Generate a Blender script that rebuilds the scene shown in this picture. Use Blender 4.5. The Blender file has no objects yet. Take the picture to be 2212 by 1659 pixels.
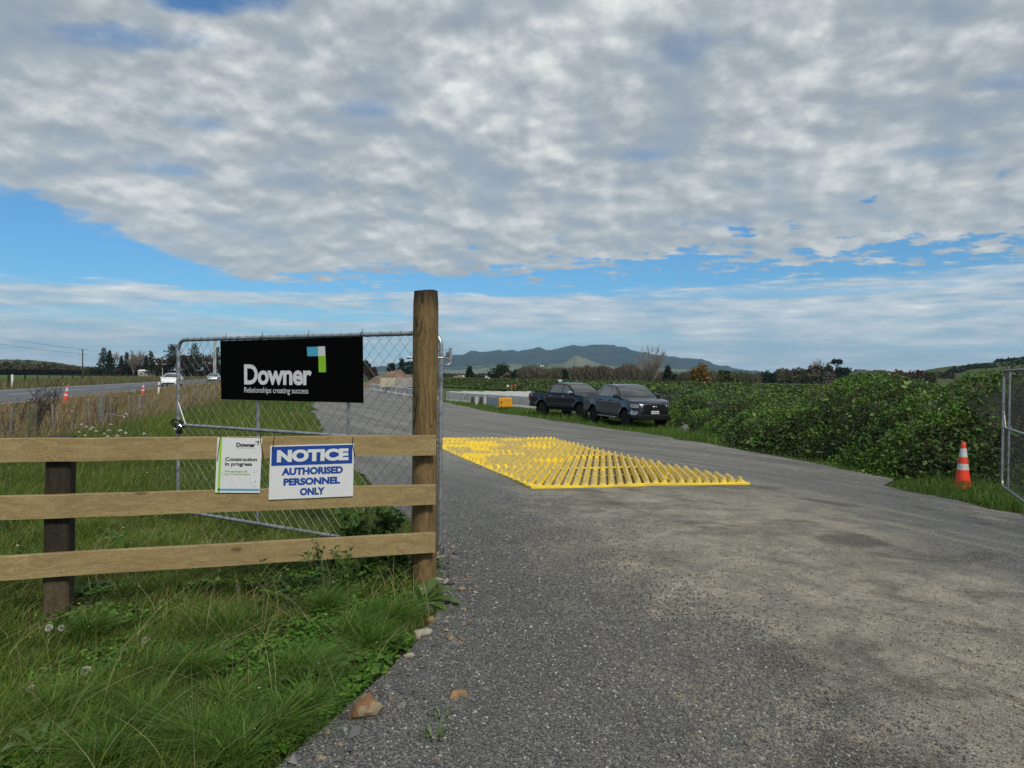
import bpy, bmesh, math, random
import numpy as np
from mathutils import Vector, Matrix
from mathutils.geometry import delaunay_2d_cdt
R = math.radians
rng = np.random.default_rng(7)
random.seed(7)
scene = bpy.context.scene
col = scene.collection

# ------------------------------------------------------------------ camera, sky, sun, exposure
EYE = 1.6
FPX, CXP, CYP = 1534.0, 1106.0, 829.5          # lens in units of a 2212 px wide frame
PITCH, ROLL = R(0.706), R(0.5)
F_ = np.array([0, math.cos(PITCH), -math.sin(PITCH)])
R0 = np.array([1.0, 0, 0]); U0 = np.array([0, math.sin(PITCH), math.cos(PITCH)])
RR = math.cos(ROLL)*R0 + math.sin(ROLL)*U0
UU = -math.sin(ROLL)*R0 + math.cos(ROLL)*U0
cam = bpy.data.cameras.new("camera"); camo = bpy.data.objects.new("camera", cam); col.objects.link(camo)
cam.sensor_width = 36; cam.lens = 36*FPX/2212
cam.clip_start = 0.05; cam.clip_end = 30000
camo.matrix_world = Matrix(((RR[0], UU[0], -F_[0], 0), (RR[1], UU[1], -F_[1], 0), (RR[2], UU[2], -F_[2], EYE), (0, 0, 0, 1)))
scene.camera = camo
scene.render.resolution_x = 1024; scene.render.resolution_y = 768
scene.view_settings.view_transform = 'Standard'; scene.view_settings.look = 'None'
scene.view_settings.exposure = 0.15; scene.view_settings.gamma = 1.0

SUN_EL, SUN_AZ = R(46), R(158)                    # azimuth from +Y towards +X
sun = bpy.data.lights.new("sun", 'SUN'); sun.energy = 2.9; sun.angle = R(10); sun.color = (1.0, 0.94, 0.82)
so = bpy.data.objects.new("sun", sun); col.objects.link(so)
sd = Vector((math.sin(SUN_AZ)*math.cos(SUN_EL), math.cos(SUN_AZ)*math.cos(SUN_EL), math.sin(SUN_EL)))
so.rotation_euler = sd.to_track_quat('Z', 'Y').to_euler(); so.location = (0, 0, 50)

class NT:
    """tiny node helper"""
    def __init__(s, tree): s.t = tree; s.n = tree.nodes; s.l = tree.links
    def new(s, typ, **kw):
        n = s.n.new(typ)
        for k, v in kw.items():
            if k in n.inputs.keys() if isinstance(k, str) else False: pass
            setattr(n, k, v)
        return n
    def put(s, sock, v):
        if isinstance(v, bpy.types.NodeSocket): s.l.new(v, sock)
        elif isinstance(v, (tuple, list)) and len(v) == 3 and sock.type == 'RGBA': sock.default_value = (*v, 1)
        else: sock.default_value = v
    def m(s, op, a, b=0.0, c=0.0, clamp=False):
        n = s.n.new('ShaderNodeMath'); n.operation = op; n.use_clamp = clamp
        s.put(n.inputs[0], a); s.put(n.inputs[1], b)
        if op in ('MULTIPLY_ADD',): s.put(n.inputs[2], c)
        return n.outputs[0]
    def ss(s, x, lo, hi, o0=0.0, o1=1.0):
        n = s.n.new('ShaderNodeMapRange'); n.interpolation_type = 'SMOOTHSTEP'
        s.put(n.inputs['Value'], x); s.put(n.inputs['From Min'], lo); s.put(n.inputs['From Max'], hi)
        s.put(n.inputs['To Min'], o0); s.put(n.inputs['To Max'], o1); return n.outputs[0]
    def mix(s, f, a, b, mode='MIX'):
        n = s.n.new('ShaderNodeMix'); n.data_type = 'RGBA'; n.blend_type = mode; n.clamp_factor = True
        s.put(n.inputs[0], f); s.put(n.inputs[6], a); s.put(n.inputs[7], b); return n.outputs[2]
    def noise(s, vec, scale, detail=4, rough=0.5, dist=0.0, out=0):
        n = s.n.new('ShaderNodeTexNoise')
        if vec is not None: s.l.new(vec, n.inputs['Vector'])
        s.put(n.inputs['Scale'], scale); s.put(n.inputs['Detail'], detail); s.put(n.inputs['Roughness'], rough); s.put(n.inputs['Distortion'], dist)
        return n.outputs[out]
    def vor(s, vec, scale, feature='F1', out='Distance', rnd=1.0):
        n = s.n.new('ShaderNodeTexVoronoi'); n.feature = feature
        if vec is not None: s.l.new(vec, n.inputs['Vector'])
        s.put(n.inputs['Scale'], scale); s.put(n.inputs['Randomness'], rnd)
        return n.outputs[out]
    def ramp(s, f, stops):
        n = s.n.new('ShaderNodeValToRGB'); s.put(n.inputs[0], f); e = n.color_ramp.elements
        while len(e) < len(stops): e.new(0.5)
        for i, (p, c) in enumerate(stops):
            e[i].position = p; e[i].color = (*c, 1) if len(c) == 3 else c
        return n.outputs[0]
    def xyz(s, v):
        n = s.n.new('ShaderNodeSeparateXYZ'); s.l.new(v, n.inputs[0]); return n.outputs
    def comb(s, x, y, z=0.0):
        n = s.n.new('ShaderNodeCombineXYZ'); s.put(n.inputs[0], x); s.put(n.inputs[1], y); s.put(n.inputs[2], z); return n.outputs[0]
    def vm(s, op, a, b=(0, 0, 0)):
        n = s.n.new('ShaderNodeVectorMath'); n.operation = op; s.put(n.inputs[0], a)
        if isinstance(b, (float, int)): n.inputs['Scale'].default_value = b
        else: s.put(n.inputs[1], b)
        return n.outputs[0]
    def bump(s, h, strength=0.5, dist=0.01):
        n = s.n.new('ShaderNodeBump'); s.put(n.inputs['Height'], h); s.put(n.inputs['Strength'], strength); s.put(n.inputs['Distance'], dist)
        return n.outputs[0]

world = bpy.data.worlds.new("World"); scene.world = world; world.use_nodes = True
def build_sky():
    k = NT(world.node_tree); k.n.clear()
    out = k.new('ShaderNodeOutputWorld'); bg = k.new('ShaderNodeBackground'); bg.inputs['Strength'].default_value = 0.1
    k.l.new(bg.outputs[0], out.inputs[0])
    sky = k.new('ShaderNodeTexSky'); sky.sky_type = 'NISHITA'; sky.sun_disc = False
    sky.sun_elevation = SUN_EL; sky.sun_rotation = SUN_AZ; sky.altitude = 50; sky.air_density = 1.0; sky.dust_density = 0.6; sky.ozone_density = 2.5
    tc = k.new('ShaderNodeTexCoord'); d = tc.outputs['Generated']
    x, y, z = k.xyz(d)
    zc = k.m('ADD', k.m('MAXIMUM', z, 0.0), 0.012)
    px = k.m('DIVIDE', x, zc); py = k.m('DIVIDE', y, zc)
    p = k.comb(px, py, 0)
    hyp = k.m('SQRT', k.m('ADD', k.m('MULTIPLY', x, x), k.m('MULTIPLY', y, y)))
    az = k.m('ARCTAN2', x, y); el = k.m('DIVIDE', z, k.m('MAXIMUM', hyp, 0.05))
    # clear blue behind the clouds
    blue = k.mix(1.0, sky.outputs[0], SKYTINT, 'MULTIPLY')
    blue = k.mix(k.ss(el, 0.02, 0.11, 0.5, 0.0), blue, (3.6, 6.2, 7.5))
    # main altocumulus sheet
    wob = k.m('SUBTRACT', k.noise(p, 1.1, 5, 0.6, 0.0), 0.5)
    zq0 = k.m('ADD', k.m('MAXIMUM', z, 0.0), 0.12); q0 = k.comb(k.m('DIVIDE', x, zq0), k.m('DIVIDE', y, zq0), 0)
    wob2 = k.m('SUBTRACT', k.noise(q0, 6.5, 7, 0.62, 0.0), 0.5)
    w = k.m('ADD', k.m('MULTIPLY', wob, 0.9), k.m('MULTIPLY', wob2, 1.0))
    ea = k.m('ADD', k.m('ADD', px, 2.72), k.m('MULTIPLY', w, 0.75))
    eb = k.m('SUBTRACT', 6.35, k.m('ADD', py, k.m('MULTIPLY', px, 0.36)))
    eb = k.m('ADD', eb, k.m('MULTIPLY', w, k.ss(px, -1.0, 1.5, 4.0, 7.5)))
    A = k.m('MULTIPLY', k.ss(ea, -0.04, 0.20), k.ss(eb, -0.3, 0.6))
    def spot(cx, cy, rx, ry, u, v, nz=0.0):
        a = k.m('DIVIDE', k.m('SUBTRACT', u, cx), rx); b = k.m('DIVIDE', k.m('SUBTRACT', v, cy), ry)
        r2 = k.m('ADD', k.m('MULTIPLY', a, a), k.m('MULTIPLY', b, b))
        if nz: r2 = k.m('ADD', r2, k.m('MULTIPLY', w, nz))
        return k.ss(r2, -0.2, 1.5, 1.0, 0.0)
    hole = None
    for (cx, cy, rx, ry, s_) in ((-0.80, 1.86, 0.20, 0.09, 0.95), (-1.12, 2.08, 0.22, 0.10, 0.7), (-1.2, 2.75, 0.13, 0.11, 0.35), (-1.62, 3.35, 0.18, 0.14, 0.4), (-0.55, 2.6, 0.12, 0.10, 0.35), (1.6, 2.3, 0.14, 0.08, 0.35), (1.75, 3.0, 0.2, 0.12, 0.25), (0.55, 3.1, 0.12, 0.1, 0.35), (0.5, 2.1, 0.08, 0.14, 0.3), (1.3, 4.3, 0.2, 0.2, 0.3)):
        g = k.m('MULTIPLY', spot(cx, cy, rx, ry, px, py, 3.0), s_); hole = g if hole is None else k.m('MAXIMUM', hole, g)
    A = k.m('MULTIPLY', A, k.m('SUBTRACT', 1.0, hole))
    # low banded clouds towards the horizon
    pb = k.comb(k.m('MULTIPLY', az, 3.4), k.m('MULTIPLY', el, 36.0), 0.0)
    nb = k.noise(pb, 1.0, 8, 0.62, 0.15)
    nb2 = k.noise(k.comb(k.m('MULTIPLY', az, 13.0), k.m('MULTIPLY', el, 85.0), 3.0), 1.0, 6, 0.62, 0.1)
    top = k.m('ADD', 0.114, k.m('MULTIPLY', az, 0.016))
    top = k.m('ADD', top, k.m('MULTIPLY', k.m('ABSOLUTE', k.m('SUBTRACT', az, -0.3)), 0.014))
    bt = k.m('ADD', k.m('MULTIPLY', k.m('SUBTRACT', top, el), 34.0), k.m('ADD', k.m('MULTIPLY', k.m('SUBTRACT', nb, 0.5), 3.2), k.m('MULTIPLY', k.m('SUBTRACT', nb2, 0.5), 1.2)))
    B = k.ss(bt, -0.1, 0.5)
    gaps = None
    for (cx, cy, rx, ry, s_) in ((-0.31, 0.080, 0.22, 0.013, 0.95), (0.05, 0.052, 0.20, 0.012, 0.6), (-0.52, 0.070, 0.16, 0.009, 0.55), (-0.33, 0.058, 0.2, 0.007, 0.6),
                                  (0.36, 0.112, 0.20, 0.008, 0.75), (0.05, 0.036, 0.12, 0.008, 0.85), (-0.3, 0.03, 0.25, 0.013, 0.75), (0.62, 0.036, 0.14, 0.007, 0.6), (0.55, 0.125, 0.1, 0.006, 0.4)):
        g = k.m('MULTIPLY', spot(cx, cy, rx, ry, az, el, 2.6), s_)
        gaps = g if gaps is None else k.m('MAXIMUM', gaps, g)
    B = k.m('MULTIPLY', B, k.m('SUBTRACT', 1.0, gaps))
    B = k.m('MULTIPLY', B, k.ss(k.m('ADD', nb2, k.m('MULTIPLY', nb, 0.6)), 0.55, 0.85, 0.55, 1.0))
    # relief of the puffs: cells of cloud with a lit rim towards the sun side
    zq = k.m('ADD', k.m('MAXIMUM', z, 0.0), 0.30); q = k.comb(k.m('DIVIDE', x, zq), k.m('DIVIDE', y, zq), 0)
    big = k.noise(q, 1.3, 4, 0.55, 0.0)
    mid = k.noise(q, 4.9, 5, 0.50, 0.0)
    def puffs(v): return k.noise(v, 10.5, 7, 0.52, 0.0)
    b1 = puffs(q); b2 = puffs(k.vm('ADD', q, (0.010, -0.030, 0)))
    rel = k.m('SUBTRACT', b1, b2)
    near = k.ss(el, 0.10, 0.5, 0.65, 1.0)
    br = k.m('MULTIPLY', rel, 1.0)
    br = k.m('ADD', br, k.m('MULTIPLY', k.ss(k.m('ADD', k.m('MULTIPLY', mid, 0.55), k.m('MULTIPLY', b1, 0.45)), 0.46, 0.66), 0.42))
    br = k.m('ADD', br, k.m('MULTIPLY', k.m('SUBTRACT', mid, 0.5), 0.75))
    br = k.m('ADD', br, k.m('MULTIPLY', k.m('SUBTRACT', big, 0.5), 0.95))
    br = k.m('ADD', k.m('MULTIPLY', br, near), 0.375)
    f1 = k.m('ADD', k.m('MULTIPLY', mid, 0.7), k.m('MULTIPLY', b1, 0.3))
    cA = k.ramp(br, [(0.0, (0.29, 0.335, 0.385)), (0.28, (0.355, 0.395, 0.425)), (0.56, (0.47, 0.51, 0.53)), (1.0, (0.72, 0.74, 0.73))])
    lB = k.m('ADD', k.m('MULTIPLY', k.m('SUBTRACT', nb2, 0.5), 1.9), k.m('ADD', k.m('MULTIPLY', k.m('SUBTRACT', nb, 0.5), 1.2), 0.48))
    cB = k.ramp(lB, [(0.0, (0.28, 0.37, 0.46)), (0.4, (0.44, 0.52, 0.58)), (0.75, (0.61, 0.66, 0.685)), (1.0, (0.82, 0.845, 0.84))])
    cA10 = k.mix(1.0, cA, (10, 10, 10), 'MULTIPLY'); cB10 = k.mix(1.0, cB, (10, 10, 10), 'MULTIPLY')
    c = k.mix(k.m('MULTIPLY', B, 0.94), blue, cB10)
    thin = k.ss(f1, 0.36, 0.54, 0.86, 1.0)
    c = k.mix(k.m('MULTIPLY', A, thin), c, cA10)
    c = k.mix(k.ss(z, -0.02, 0.0, 1.0, 0.0), c, (2.2, 2.8, 3.2))
    k.l.new(c, bg.inputs['Color'])
SKYTINT = (0.42, 0.80, 1.05)
build_sky()

# ------------------------------------------------------------------ pixel helpers and terrain
def ray(u, v):
    d = F_*FPX + RR*(u-CXP) - UU*(v-CYP)
    return d/d[1]
def P(u, v, Y):
    d = ray(u, v)*Y
    return np.array([d[0], d[1], EYE+d[2]])
def sst(x, a, b):
    t = np.clip((x-a)/(b-a), 0, 1); return t*t*(3-2*t)
def gz(x, y):
    x = np.asarray(x, float); y = np.asarray(y, float)
    t = x/np.maximum(y, 1.0)
    lat = sst(t, -0.40, -0.12)
    z = -0.58*sst(y, 5, 31)*lat - 0.12*sst(y, 30, 60)*lat
    z = z - 0.16*sst(x, 3, 7)*(1-sst(y, 11, 22))*sst(y, 2, 6)
    return z
def G(u, v, dz=0.0):
    d = ray(u, v); Y = 1.6*FPX/max(v-815, 5)
    for _ in range(40):
        Y = (EYE - (gz(d[0]*Y, Y)+dz))/max(-d[2], 1e-4)
        Y = min(float(Y), 400.0)
    return np.array([d[0]*Y, Y, float(gz(d[0]*Y, Y))+dz])
def GX(u, Y): d = ray(u, 830); x = d[0]*Y; return np.array([x, Y, float(gz(x, Y))])

_perm = np.random.default_rng(3).random((256, 256))
def vnoise(x, y):
    x = np.asarray(x, float); y = np.asarray(y, float)
    xi = np.floor(x).astype(int); yi = np.floor(y).astype(int); fx = x-xi; fy = y-yi
    fx = fx*fx*(3-2*fx); fy = fy*fy*(3-2*fy)
    g = lambda a, b: _perm[a & 255, b & 255]
    return (g(xi, yi)*(1-fx)+g(xi+1, yi)*fx)*(1-fy)+(g(xi, yi+1)*(1-fx)+g(xi+1, yi+1)*fx)*fy
def fbm(x, y, o=4, r=0.5):
    s = 0; a = 1; t = 0
    for i in range(o):
        s = s+a*vnoise(x*2**i+i*17.3, y*2**i-i*9.1); t += a; a *= r
    return s/t
def inpoly(x, y, poly):
    x = np.asarray(x); y = np.asarray(y); c = np.zeros(x.shape, bool); n = len(poly)
    for i in range(n):
        x1, y1 = poly[i][:2]; x2, y2 = poly[(i+1) % n][:2]
        if y1 == y2: continue
        c ^= ((y1 > y) != (y2 > y)) & (x < (x2-x1)*(y-y1)/(y2-y1)+x1)
    return c

# ------------------------------------------------------------------ object helpers
def tag(o, label=None, cat=None, group=None, kind=None):
    if label: o['label'] = label
    if cat: o['category'] = cat
    if group: o['group'] = group
    if kind: o['kind'] = kind
    return o
def empty(name, loc, rz=0.0, label=None, cat=None, group=None):
    o = bpy.data.objects.new(name, None); o.empty_display_size = 0.2; col.objects.link(o)
    o.location = [float(v) for v in loc]; o.rotation_euler = (0, 0, rz)
    return tag(o, label, cat, group)
def raw_mesh(name, V, L, starts, mats, colors=None, smooth=False, midx=None):
    me = bpy.data.meshes.new(name)
    V = np.asarray(V, np.float32).reshape(-1, 3)
    me.vertices.add(len(V)); me.vertices.foreach_set('co', V.ravel())
    L = np.asarray(L, np.int32).ravel(); me.loops.add(len(L)); me.loops.foreach_set('vertex_index', L)
    starts = np.asarray(starts, np.int32); me.polygons.add(len(starts)); me.polygons.foreach_set('loop_start', starts)
    for m in (mats if isinstance(mats, (list, tuple)) else [mats]): me.materials.append(m)
    if midx is not None: me.polygons.foreach_set('material_index', np.asarray(midx, np.int32))
    me.polygons.foreach_set('use_smooth', np.full(len(starts), smooth))
    me.update(calc_edges=True); me.validate()
    if colors is not None:
        at = me.color_attributes.new('col', 'FLOAT_COLOR', 'POINT')
        c = np.ones((len(V), 4), np.float32); c[:, :3] = colors; at.data.foreach_set('color', c.ravel())
    return me
def link(name, me, parent=None):
    o = bpy.data.objects.new(name, me); col.objects.link(o)
    if parent is not None: o.parent = parent
    return o
class MB:
    def __init__(s): s.v = []; s.f = []; s.mi = []; s.cur = 0
    def add(s, vs, fs):
        b = len(s.v); s.v += [tuple(float(c) for c in q) for q in vs]; s.f += [tuple(b+i for i in f) for f in fs]; s.mi += [s.cur]*len(fs); return s
    def box(s, c, size, M=None, bev=0.0):
        hx, hy, hz = [q/2 for q in size]
        if bev <= 0:
            vs = [Vector((sx*hx, sy*hy, sz*hz)) for sx in (-1, 1) for sy in (-1, 1) for sz in (-1, 1)]
            fs = [(0, 1, 3, 2), (4, 6, 7, 5), (0, 4, 5, 1), (2, 3, 7, 6), (0, 2, 6, 4), (1, 5, 7, 3)]
        else:
            bm = bmesh.new(); bmesh.ops.create_cube(bm, size=1)
            for v in bm.verts: v.co = Vector((v.co.x*size[0], v.co.y*size[1], v.co.z*size[2]))
            bmesh.ops.bevel(bm, geom=bm.edges[:], offset=bev, segments=2, affect='EDGES', profile=0.6)
            bm.verts.index_update(); vs = [v.co.copy() for v in bm.verts]; fs = [tuple(v.index for v in f.verts) for f in bm.faces]; bm.free()
        if M is not None: vs = [M @ v for v in vs]
        c = Vector([float(q) for q in c]); return s.add([v+c for v in vs], fs)
    def tube(s, pts, r, n=8, cap=True):
        pts = [Vector([float(c) for c in p]) for p in pts]
        rs = r if isinstance(r, (list, tuple)) else [r]*len(pts)
        vs = []; fs = []; prev = None
        for i, p in enumerate(pts):
            a = pts[max(i-1, 0)]; b = pts[min(i+1, len(pts)-1)]; t = (b-a)
            t = t.normalized() if t.length > 1e-9 else Vector((0, 0, 1))
            if prev is None:
                ref = Vector((0, 0, 1)) if abs(t.z) < 0.9 else Vector((1, 0, 0)); u = t.cross(ref).normalized()
            else:
                u = (prev-t*prev.dot(t)); u = u.normalized() if u.length > 1e-6 else t.orthogonal().normalized()
            prev = u; w = t.cross(u)
            for j in range(n):
                an = 2*math.pi*j/n; vs.append(p+(u*math.cos(an)+w*math.sin(an))*rs[i])
        m = len(pts)
        for i in range(m-1):
            for j in range(n):
                k = (j+1) % n; fs.append((i*n+j, i*n+k, (i+1)*n+k, (i+1)*n+j))
        if cap: fs.append(tuple(range(n-1, -1, -1))); fs.append(tuple((m-1)*n+j for j in range(n)))
        return s.add(vs, fs)
    def lathe(s, prof, n=16, M=None, c=(0, 0, 0)):
        vs = []; fs = []; m = len(prof)
        for (r, z) in prof:
            for j in range(n):
                a = 2*math.pi*j/n; vs.append(Vector((r*math.cos(a), r*math.sin(a), z)))
        for i in range(m-1):
            for j in range(n):
                k = (j+1) % n; fs.append((i*n+j, i*n+k, (i+1)*n+k, (i+1)*n+j))
        if prof[0][0] > 1e-5: fs.append(tuple(range(n-1, -1, -1)))
        if prof[-1][0] > 1e-5: fs.append(tuple((m-1)*n+j for j in range(n)))
        if M is not None: vs = [M @ v for v in vs]
        c = Vector([float(q) for q in c]); return s.add([v+c for v in vs], fs)
    def prism(s, poly, map3, depth):
        """2D polygon -> two caps + sides, map3(x,y,d)"""
        n = len(poly); vs = [map3(a, b, 0.0) for a, b in poly]+[map3(a, b, depth) for a, b in poly]
        fs = [tuple(range(n-1, -1, -1)), tuple(range(n, 2*n))]+[(i, (i+1) % n, n+(i+1) % n, n+i) for i in range(n)]
        return s.add(vs, fs)
    def build(s, name, mat, parent=None, smooth=False, world=True, sharp=None, colors=None):
        vs = s.v
        if parent is not None and world:
            o = parent
            L = Vector((0, 0, 0))
            while o is not None: L += o.location; o = o.parent
            vs = [(a-L.x, b-L.y, c-L.z) for a, b, c in vs]
        me = bpy.data.meshes.new(name); me.from_pydata(vs, [], s.f)
        for m in (mat if isinstance(mat, (list, tuple)) else [mat]): me.materials.append(m)
        if isinstance(mat, (list, tuple)): me.polygons.foreach_set('material_index', s.mi)
        bm = bmesh.new(); bm.from_mesh(me); bmesh.ops.recalc_face_normals(bm, faces=bm.faces); bm.to_mesh(me); bm.free()
        if smooth:
            me.polygons.foreach_set('use_smooth', [True]*len(me.polygons))
            me.set_sharp_from_angle(angle=R(sharp or 40))
        me.update()
        return link(name, me, parent)
def copy_thing(o, loc, rz=0.0, sc=1.0, label=None, group=None):
    c = o.copy(); col.objects.link(c); c.location = [float(v) for v in loc]; c.rotation_euler = (0, 0, rz)
    c.scale = (sc, sc, sc) if not isinstance(sc, (tuple, list)) else sc
    if label: c['label'] = label
    if group: c['group'] = group
    for ch in o.children:
        d = ch.copy(); col.objects.link(d); d.parent = c
        for g in ch.children:
            e = g.copy(); col.objects.link(e); e.parent = d
    return c

# ------------------------------------------------------------------ materials
def mat(name, base=(0.5, 0.5, 0.5), rough=0.6, metal=0.0, col2=None, nscale=6.0, nfac=(0.35, 0.7), bump=0.0, bscale=40.0, spec=0.5, coat=0.0, detail=5, stretch=None, bdist=0.01):
    m = bpy.data.materials.new(name); m.use_nodes = True; k = NT(m.node_tree)
    b = k.n['Principled BSDF']; b.inputs['Roughness'].default_value = rough; b.inputs['Metallic'].default_value = metal
    b.inputs['Specular IOR Level'].default_value = spec
    if coat: b.inputs['Coat Weight'].default_value = coat; b.inputs['Coat Roughness'].default_value = 0.06
    tc = k.new('ShaderNodeTexCoord'); v = tc.outputs['Object']
    if stretch:
        mp = k.new('ShaderNodeMapping'); mp.inputs['Scale'].default_value = stretch; k.l.new(v, mp.inputs[0]); v = mp.outputs[0]
    if col2 is not None:
        n = k.noise(v, nscale, detail, 0.6); k.l.new(k.mix(k.ss(n, nfac[0], nfac[1]), base, col2), b.inputs['Base Color'])
    else: b.inputs['Base Color'].default_value = (*base, 1)
    if bump: k.l.new(k.bump(k.noise(v, bscale, 5, 0.6), bump, bdist), b.inputs['Normal'])
    return m
def leaf_mat(name, rough=0.5, transl=0.25, spec=0.35):
    m = bpy.data.materials.new(name); m.use_nodes = True; k = NT(m.node_tree); b = k.n['Principled BSDF']
    at = k.new('ShaderNodeAttribute'); at.attribute_name = 'col'
    k.l.new(at.outputs['Color'], b.inputs['Base Color']); b.inputs['Roughness'].default_value = rough; b.inputs['Specular IOR Level'].default_value = spec
    if transl:
        t = k.new('ShaderNodeBsdfTranslucent'); k.l.new(k.mix(1.0, at.outputs['Color'], (1.5, 1.6, 0.7), 'MULTIPLY'), t.inputs[0])
        mx = k.new('ShaderNodeMixShader'); mx.inputs[0].default_value = transl
        k.l.new(b.outputs[0], mx.inputs[1]); k.l.new(t.outputs[0], mx.inputs[2]); k.l.new(mx.outputs[0], k.n['Material Output'].inputs[0])
    return m
M = {}
M['leaf'] = leaf_mat('leaf_green'); M['grass'] = leaf_mat('grass_blade', 0.55, 0.3, 0.3); M['farleaf'] = leaf_mat('far_foliage', 0.8, 0.1, 0.1)
M['bark'] = mat('bark', (0.09, 0.07, 0.055), 0.9, col2=(0.05, 0.04, 0.03), nscale=3, bump=0.4, bscale=8, bdist=0.05)
for nm_, c_, r_ in (): pass
M['galv'] = mat('galvanised_steel', (0.42, 0.44, 0.46), 0.42, 0.75, col2=(0.26, 0.28, 0.30), nscale=14, bump=0.06, bscale=90)
M['wire'] = mat('galvanised_wire', (0.15, 0.155, 0.16), 0.45, 0.85, col2=(0.06, 0.06, 0.06), nscale=9)
M['black'] = mat('black_plastic', (0.006, 0.006, 0.0065), 0.5, spec=0.2, col2=(0.012, 0.012, 0.012), nscale=8)
M['rubber'] = mat('tyre_rubber', (0.012, 0.012, 0.012), 0.85, col2=(0.028, 0.026, 0.024), nscale=12, bump=0.2, bscale=60, spec=0.1)
M['white'] = mat('white_paint', (0.72, 0.74, 0.75), 0.45, col2=(0.58, 0.59, 0.58), nscale=5, nfac=(0.45, 0.8))
M['orange'] = mat('cone_orange', (0.75, 0.045, 0.012), 0.5, col2=(0.55, 0.05, 0.02), nscale=5)
M['reflect'] = mat('reflective_band', (0.55, 0.57, 0.58), 0.35, 0.1, col2=(0.40, 0.41, 0.42), nscale=14, bump=0.15, bscale=150)
M['chrome'] = mat('chrome', (0.75, 0.76, 0.78), 0.15, 1.0)
M['glass'] = mat('tinted_glass', (0.010, 0.013, 0.015), 0.03, spec=1.0); M['glass'].node_tree.nodes['Principled BSDF'].inputs['IOR'].default_value = 1.85
M['darkmetal'] = mat('dark_rim_metal', (0.34, 0.34, 0.36), 0.35, 0.6)
M['lamp'] = mat('headlight_glass', (0.32, 0.34, 0.36), 0.12, 0.3, spec=0.8)
M['red'] = mat('red_lamp', (0.28, 0.012, 0.01), 0.25)
M['concrete'] = mat('concrete', (0.46, 0.46, 0.45), 0.85, col2=(0.33, 0.33, 0.32), nscale=1.6, nfac=(0.3, 0.75), bump=0.3, bscale=30)
M['asphalt'] = None

def wood_mat(name, c1, c2, c3, axis='X', knots=True, check=0.0, ring=22.0, topdark=None, lowpale=None):
    m = bpy.data.materials.new(name); m.use_nodes = True; k = NT(m.node_tree); b = k.n['Principled BSDF']
    tc = k.new('ShaderNodeTexCoord'); oi = k.new('ShaderNodeObjectInfo'); v = k.vm('ADD', tc.outputs['Object'], k.comb(k.m('MULTIPLY', oi.outputs['Random'], 17.0 if axis == 'X' else 0.0), 0, k.m('MULTIPLY', oi.outputs['Random'], 5.0 if axis == 'X' else 0.0))); mp = k.new('ShaderNodeMapping'); k.l.new(v, mp.inputs[0])
    sc = {'X': (0.55, 7.0, 7.0), 'Z': (9.0, 9.0, 0.35)}[axis]; mp.inputs['Scale'].default_value = sc; g = mp.outputs[0]
    warp = k.noise(v, 2.2, 3, 0.5, 0, out=1)
    vv = k.vm('ADD', g, k.vm('SCALE', warp, 1.3))
    fac = 0.0
    if knots:
        kp = k.new('ShaderNodeMapping'); k.l.new(v, kp.inputs[0]); kp.inputs['Scale'].default_value = (2.6, 6.5, 6.5) if axis == 'X' else (3, 3, 1.2)
        kd = k.vor(kp.outputs[0], 1.0, rnd=0.9)
        knot = k.ss(kd, 0.05, 0.17, 1.0, 0.0); ringw = k.ss(kd, 0.0, 0.42, 1.0, 0.0)
        vv = k.vm('ADD', vv, k.comb(0, 0, k.m('MULTIPLY', ringw, 2.2)))
    n1 = k.noise(vv, 3.2, 4, 0.55)
    lines = k.m('FRACT', k.m('MULTIPLY', n1, ring)); lines = k.ss(lines, 0.0, 1.0)
    c = k.mix(k.ss(n1, 0.35, 0.68), c1, c2)
    c = k.mix(k.m('MULTIPLY', lines, 0.55), c, c3)
    fine = k.noise(g, 30, 3, 0.6); c = k.mix(k.ss(fine, 0.5, 0.75, 0.0, 0.35), c, c3)
    if knots: c = k.mix(k.m('MULTIPLY', knot, 0.75), c, tuple(q*0.45 for q in c3))
    hgt = k.m('ADD', k.m('MULTIPLY', lines, 0.4), fine)
    if check:
        cg = k.new('ShaderNodeMapping'); k.l.new(v, cg.inputs[0]); cg.inputs['Scale'].default_value = (20, 20, 0.9)
        cr = k.vor(k.vm('ADD', cg.outputs[0], k.vm('SCALE', warp, 1.6)), 1.0, 'DISTANCE_TO_EDGE'); crk = k.ss(cr, 0.0, 0.05, check, 0.0)
        crk = k.m('MULTIPLY', crk, k.ss(k.noise(v, 3.0, 2), 0.42, 0.55))
        c = k.mix(crk, c, (0.012, 0.009, 0.006)); hgt = k.m('SUBTRACT', hgt, k.m('MULTIPLY', crk, 3.0))
    if lowpale:
        z = k.xyz(v)[2]; c = k.mix(k.ss(k.m('ADD', z, k.m('MULTIPLY', k.noise(v, 9, 3), 0.10)), lowpale[1], lowpale[0], 0.8, 0.0), c, k.mix(lines, (0.105, 0.082, 0.048), (0.05, 0.038, 0.022)))
    if topdark:
        z = k.xyz(v)[2]; c = k.mix(k.m('MULTIPLY', k.ss(k.m('ADD', z, k.m('MULTIPLY', k.noise(g, 3, 3), 0.14)), topdark[0], topdark[1]), 0.85), c, (0.02, 0.016, 0.012))
    k.l.new(c, b.inputs['Base Color']); b.inputs['Roughness'].default_value = 0.75; b.inputs['Specular IOR Level'].default_value = 0.25
    k.l.new(k.bump(hgt, 0.35, 0.003), b.inputs['Normal'])
    return m
M['rail_wood'] = wood_mat('pine_rail', (0.345, 0.272, 0.135), (0.26, 0.195, 0.09), (0.115, 0.070, 0.028))
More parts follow.
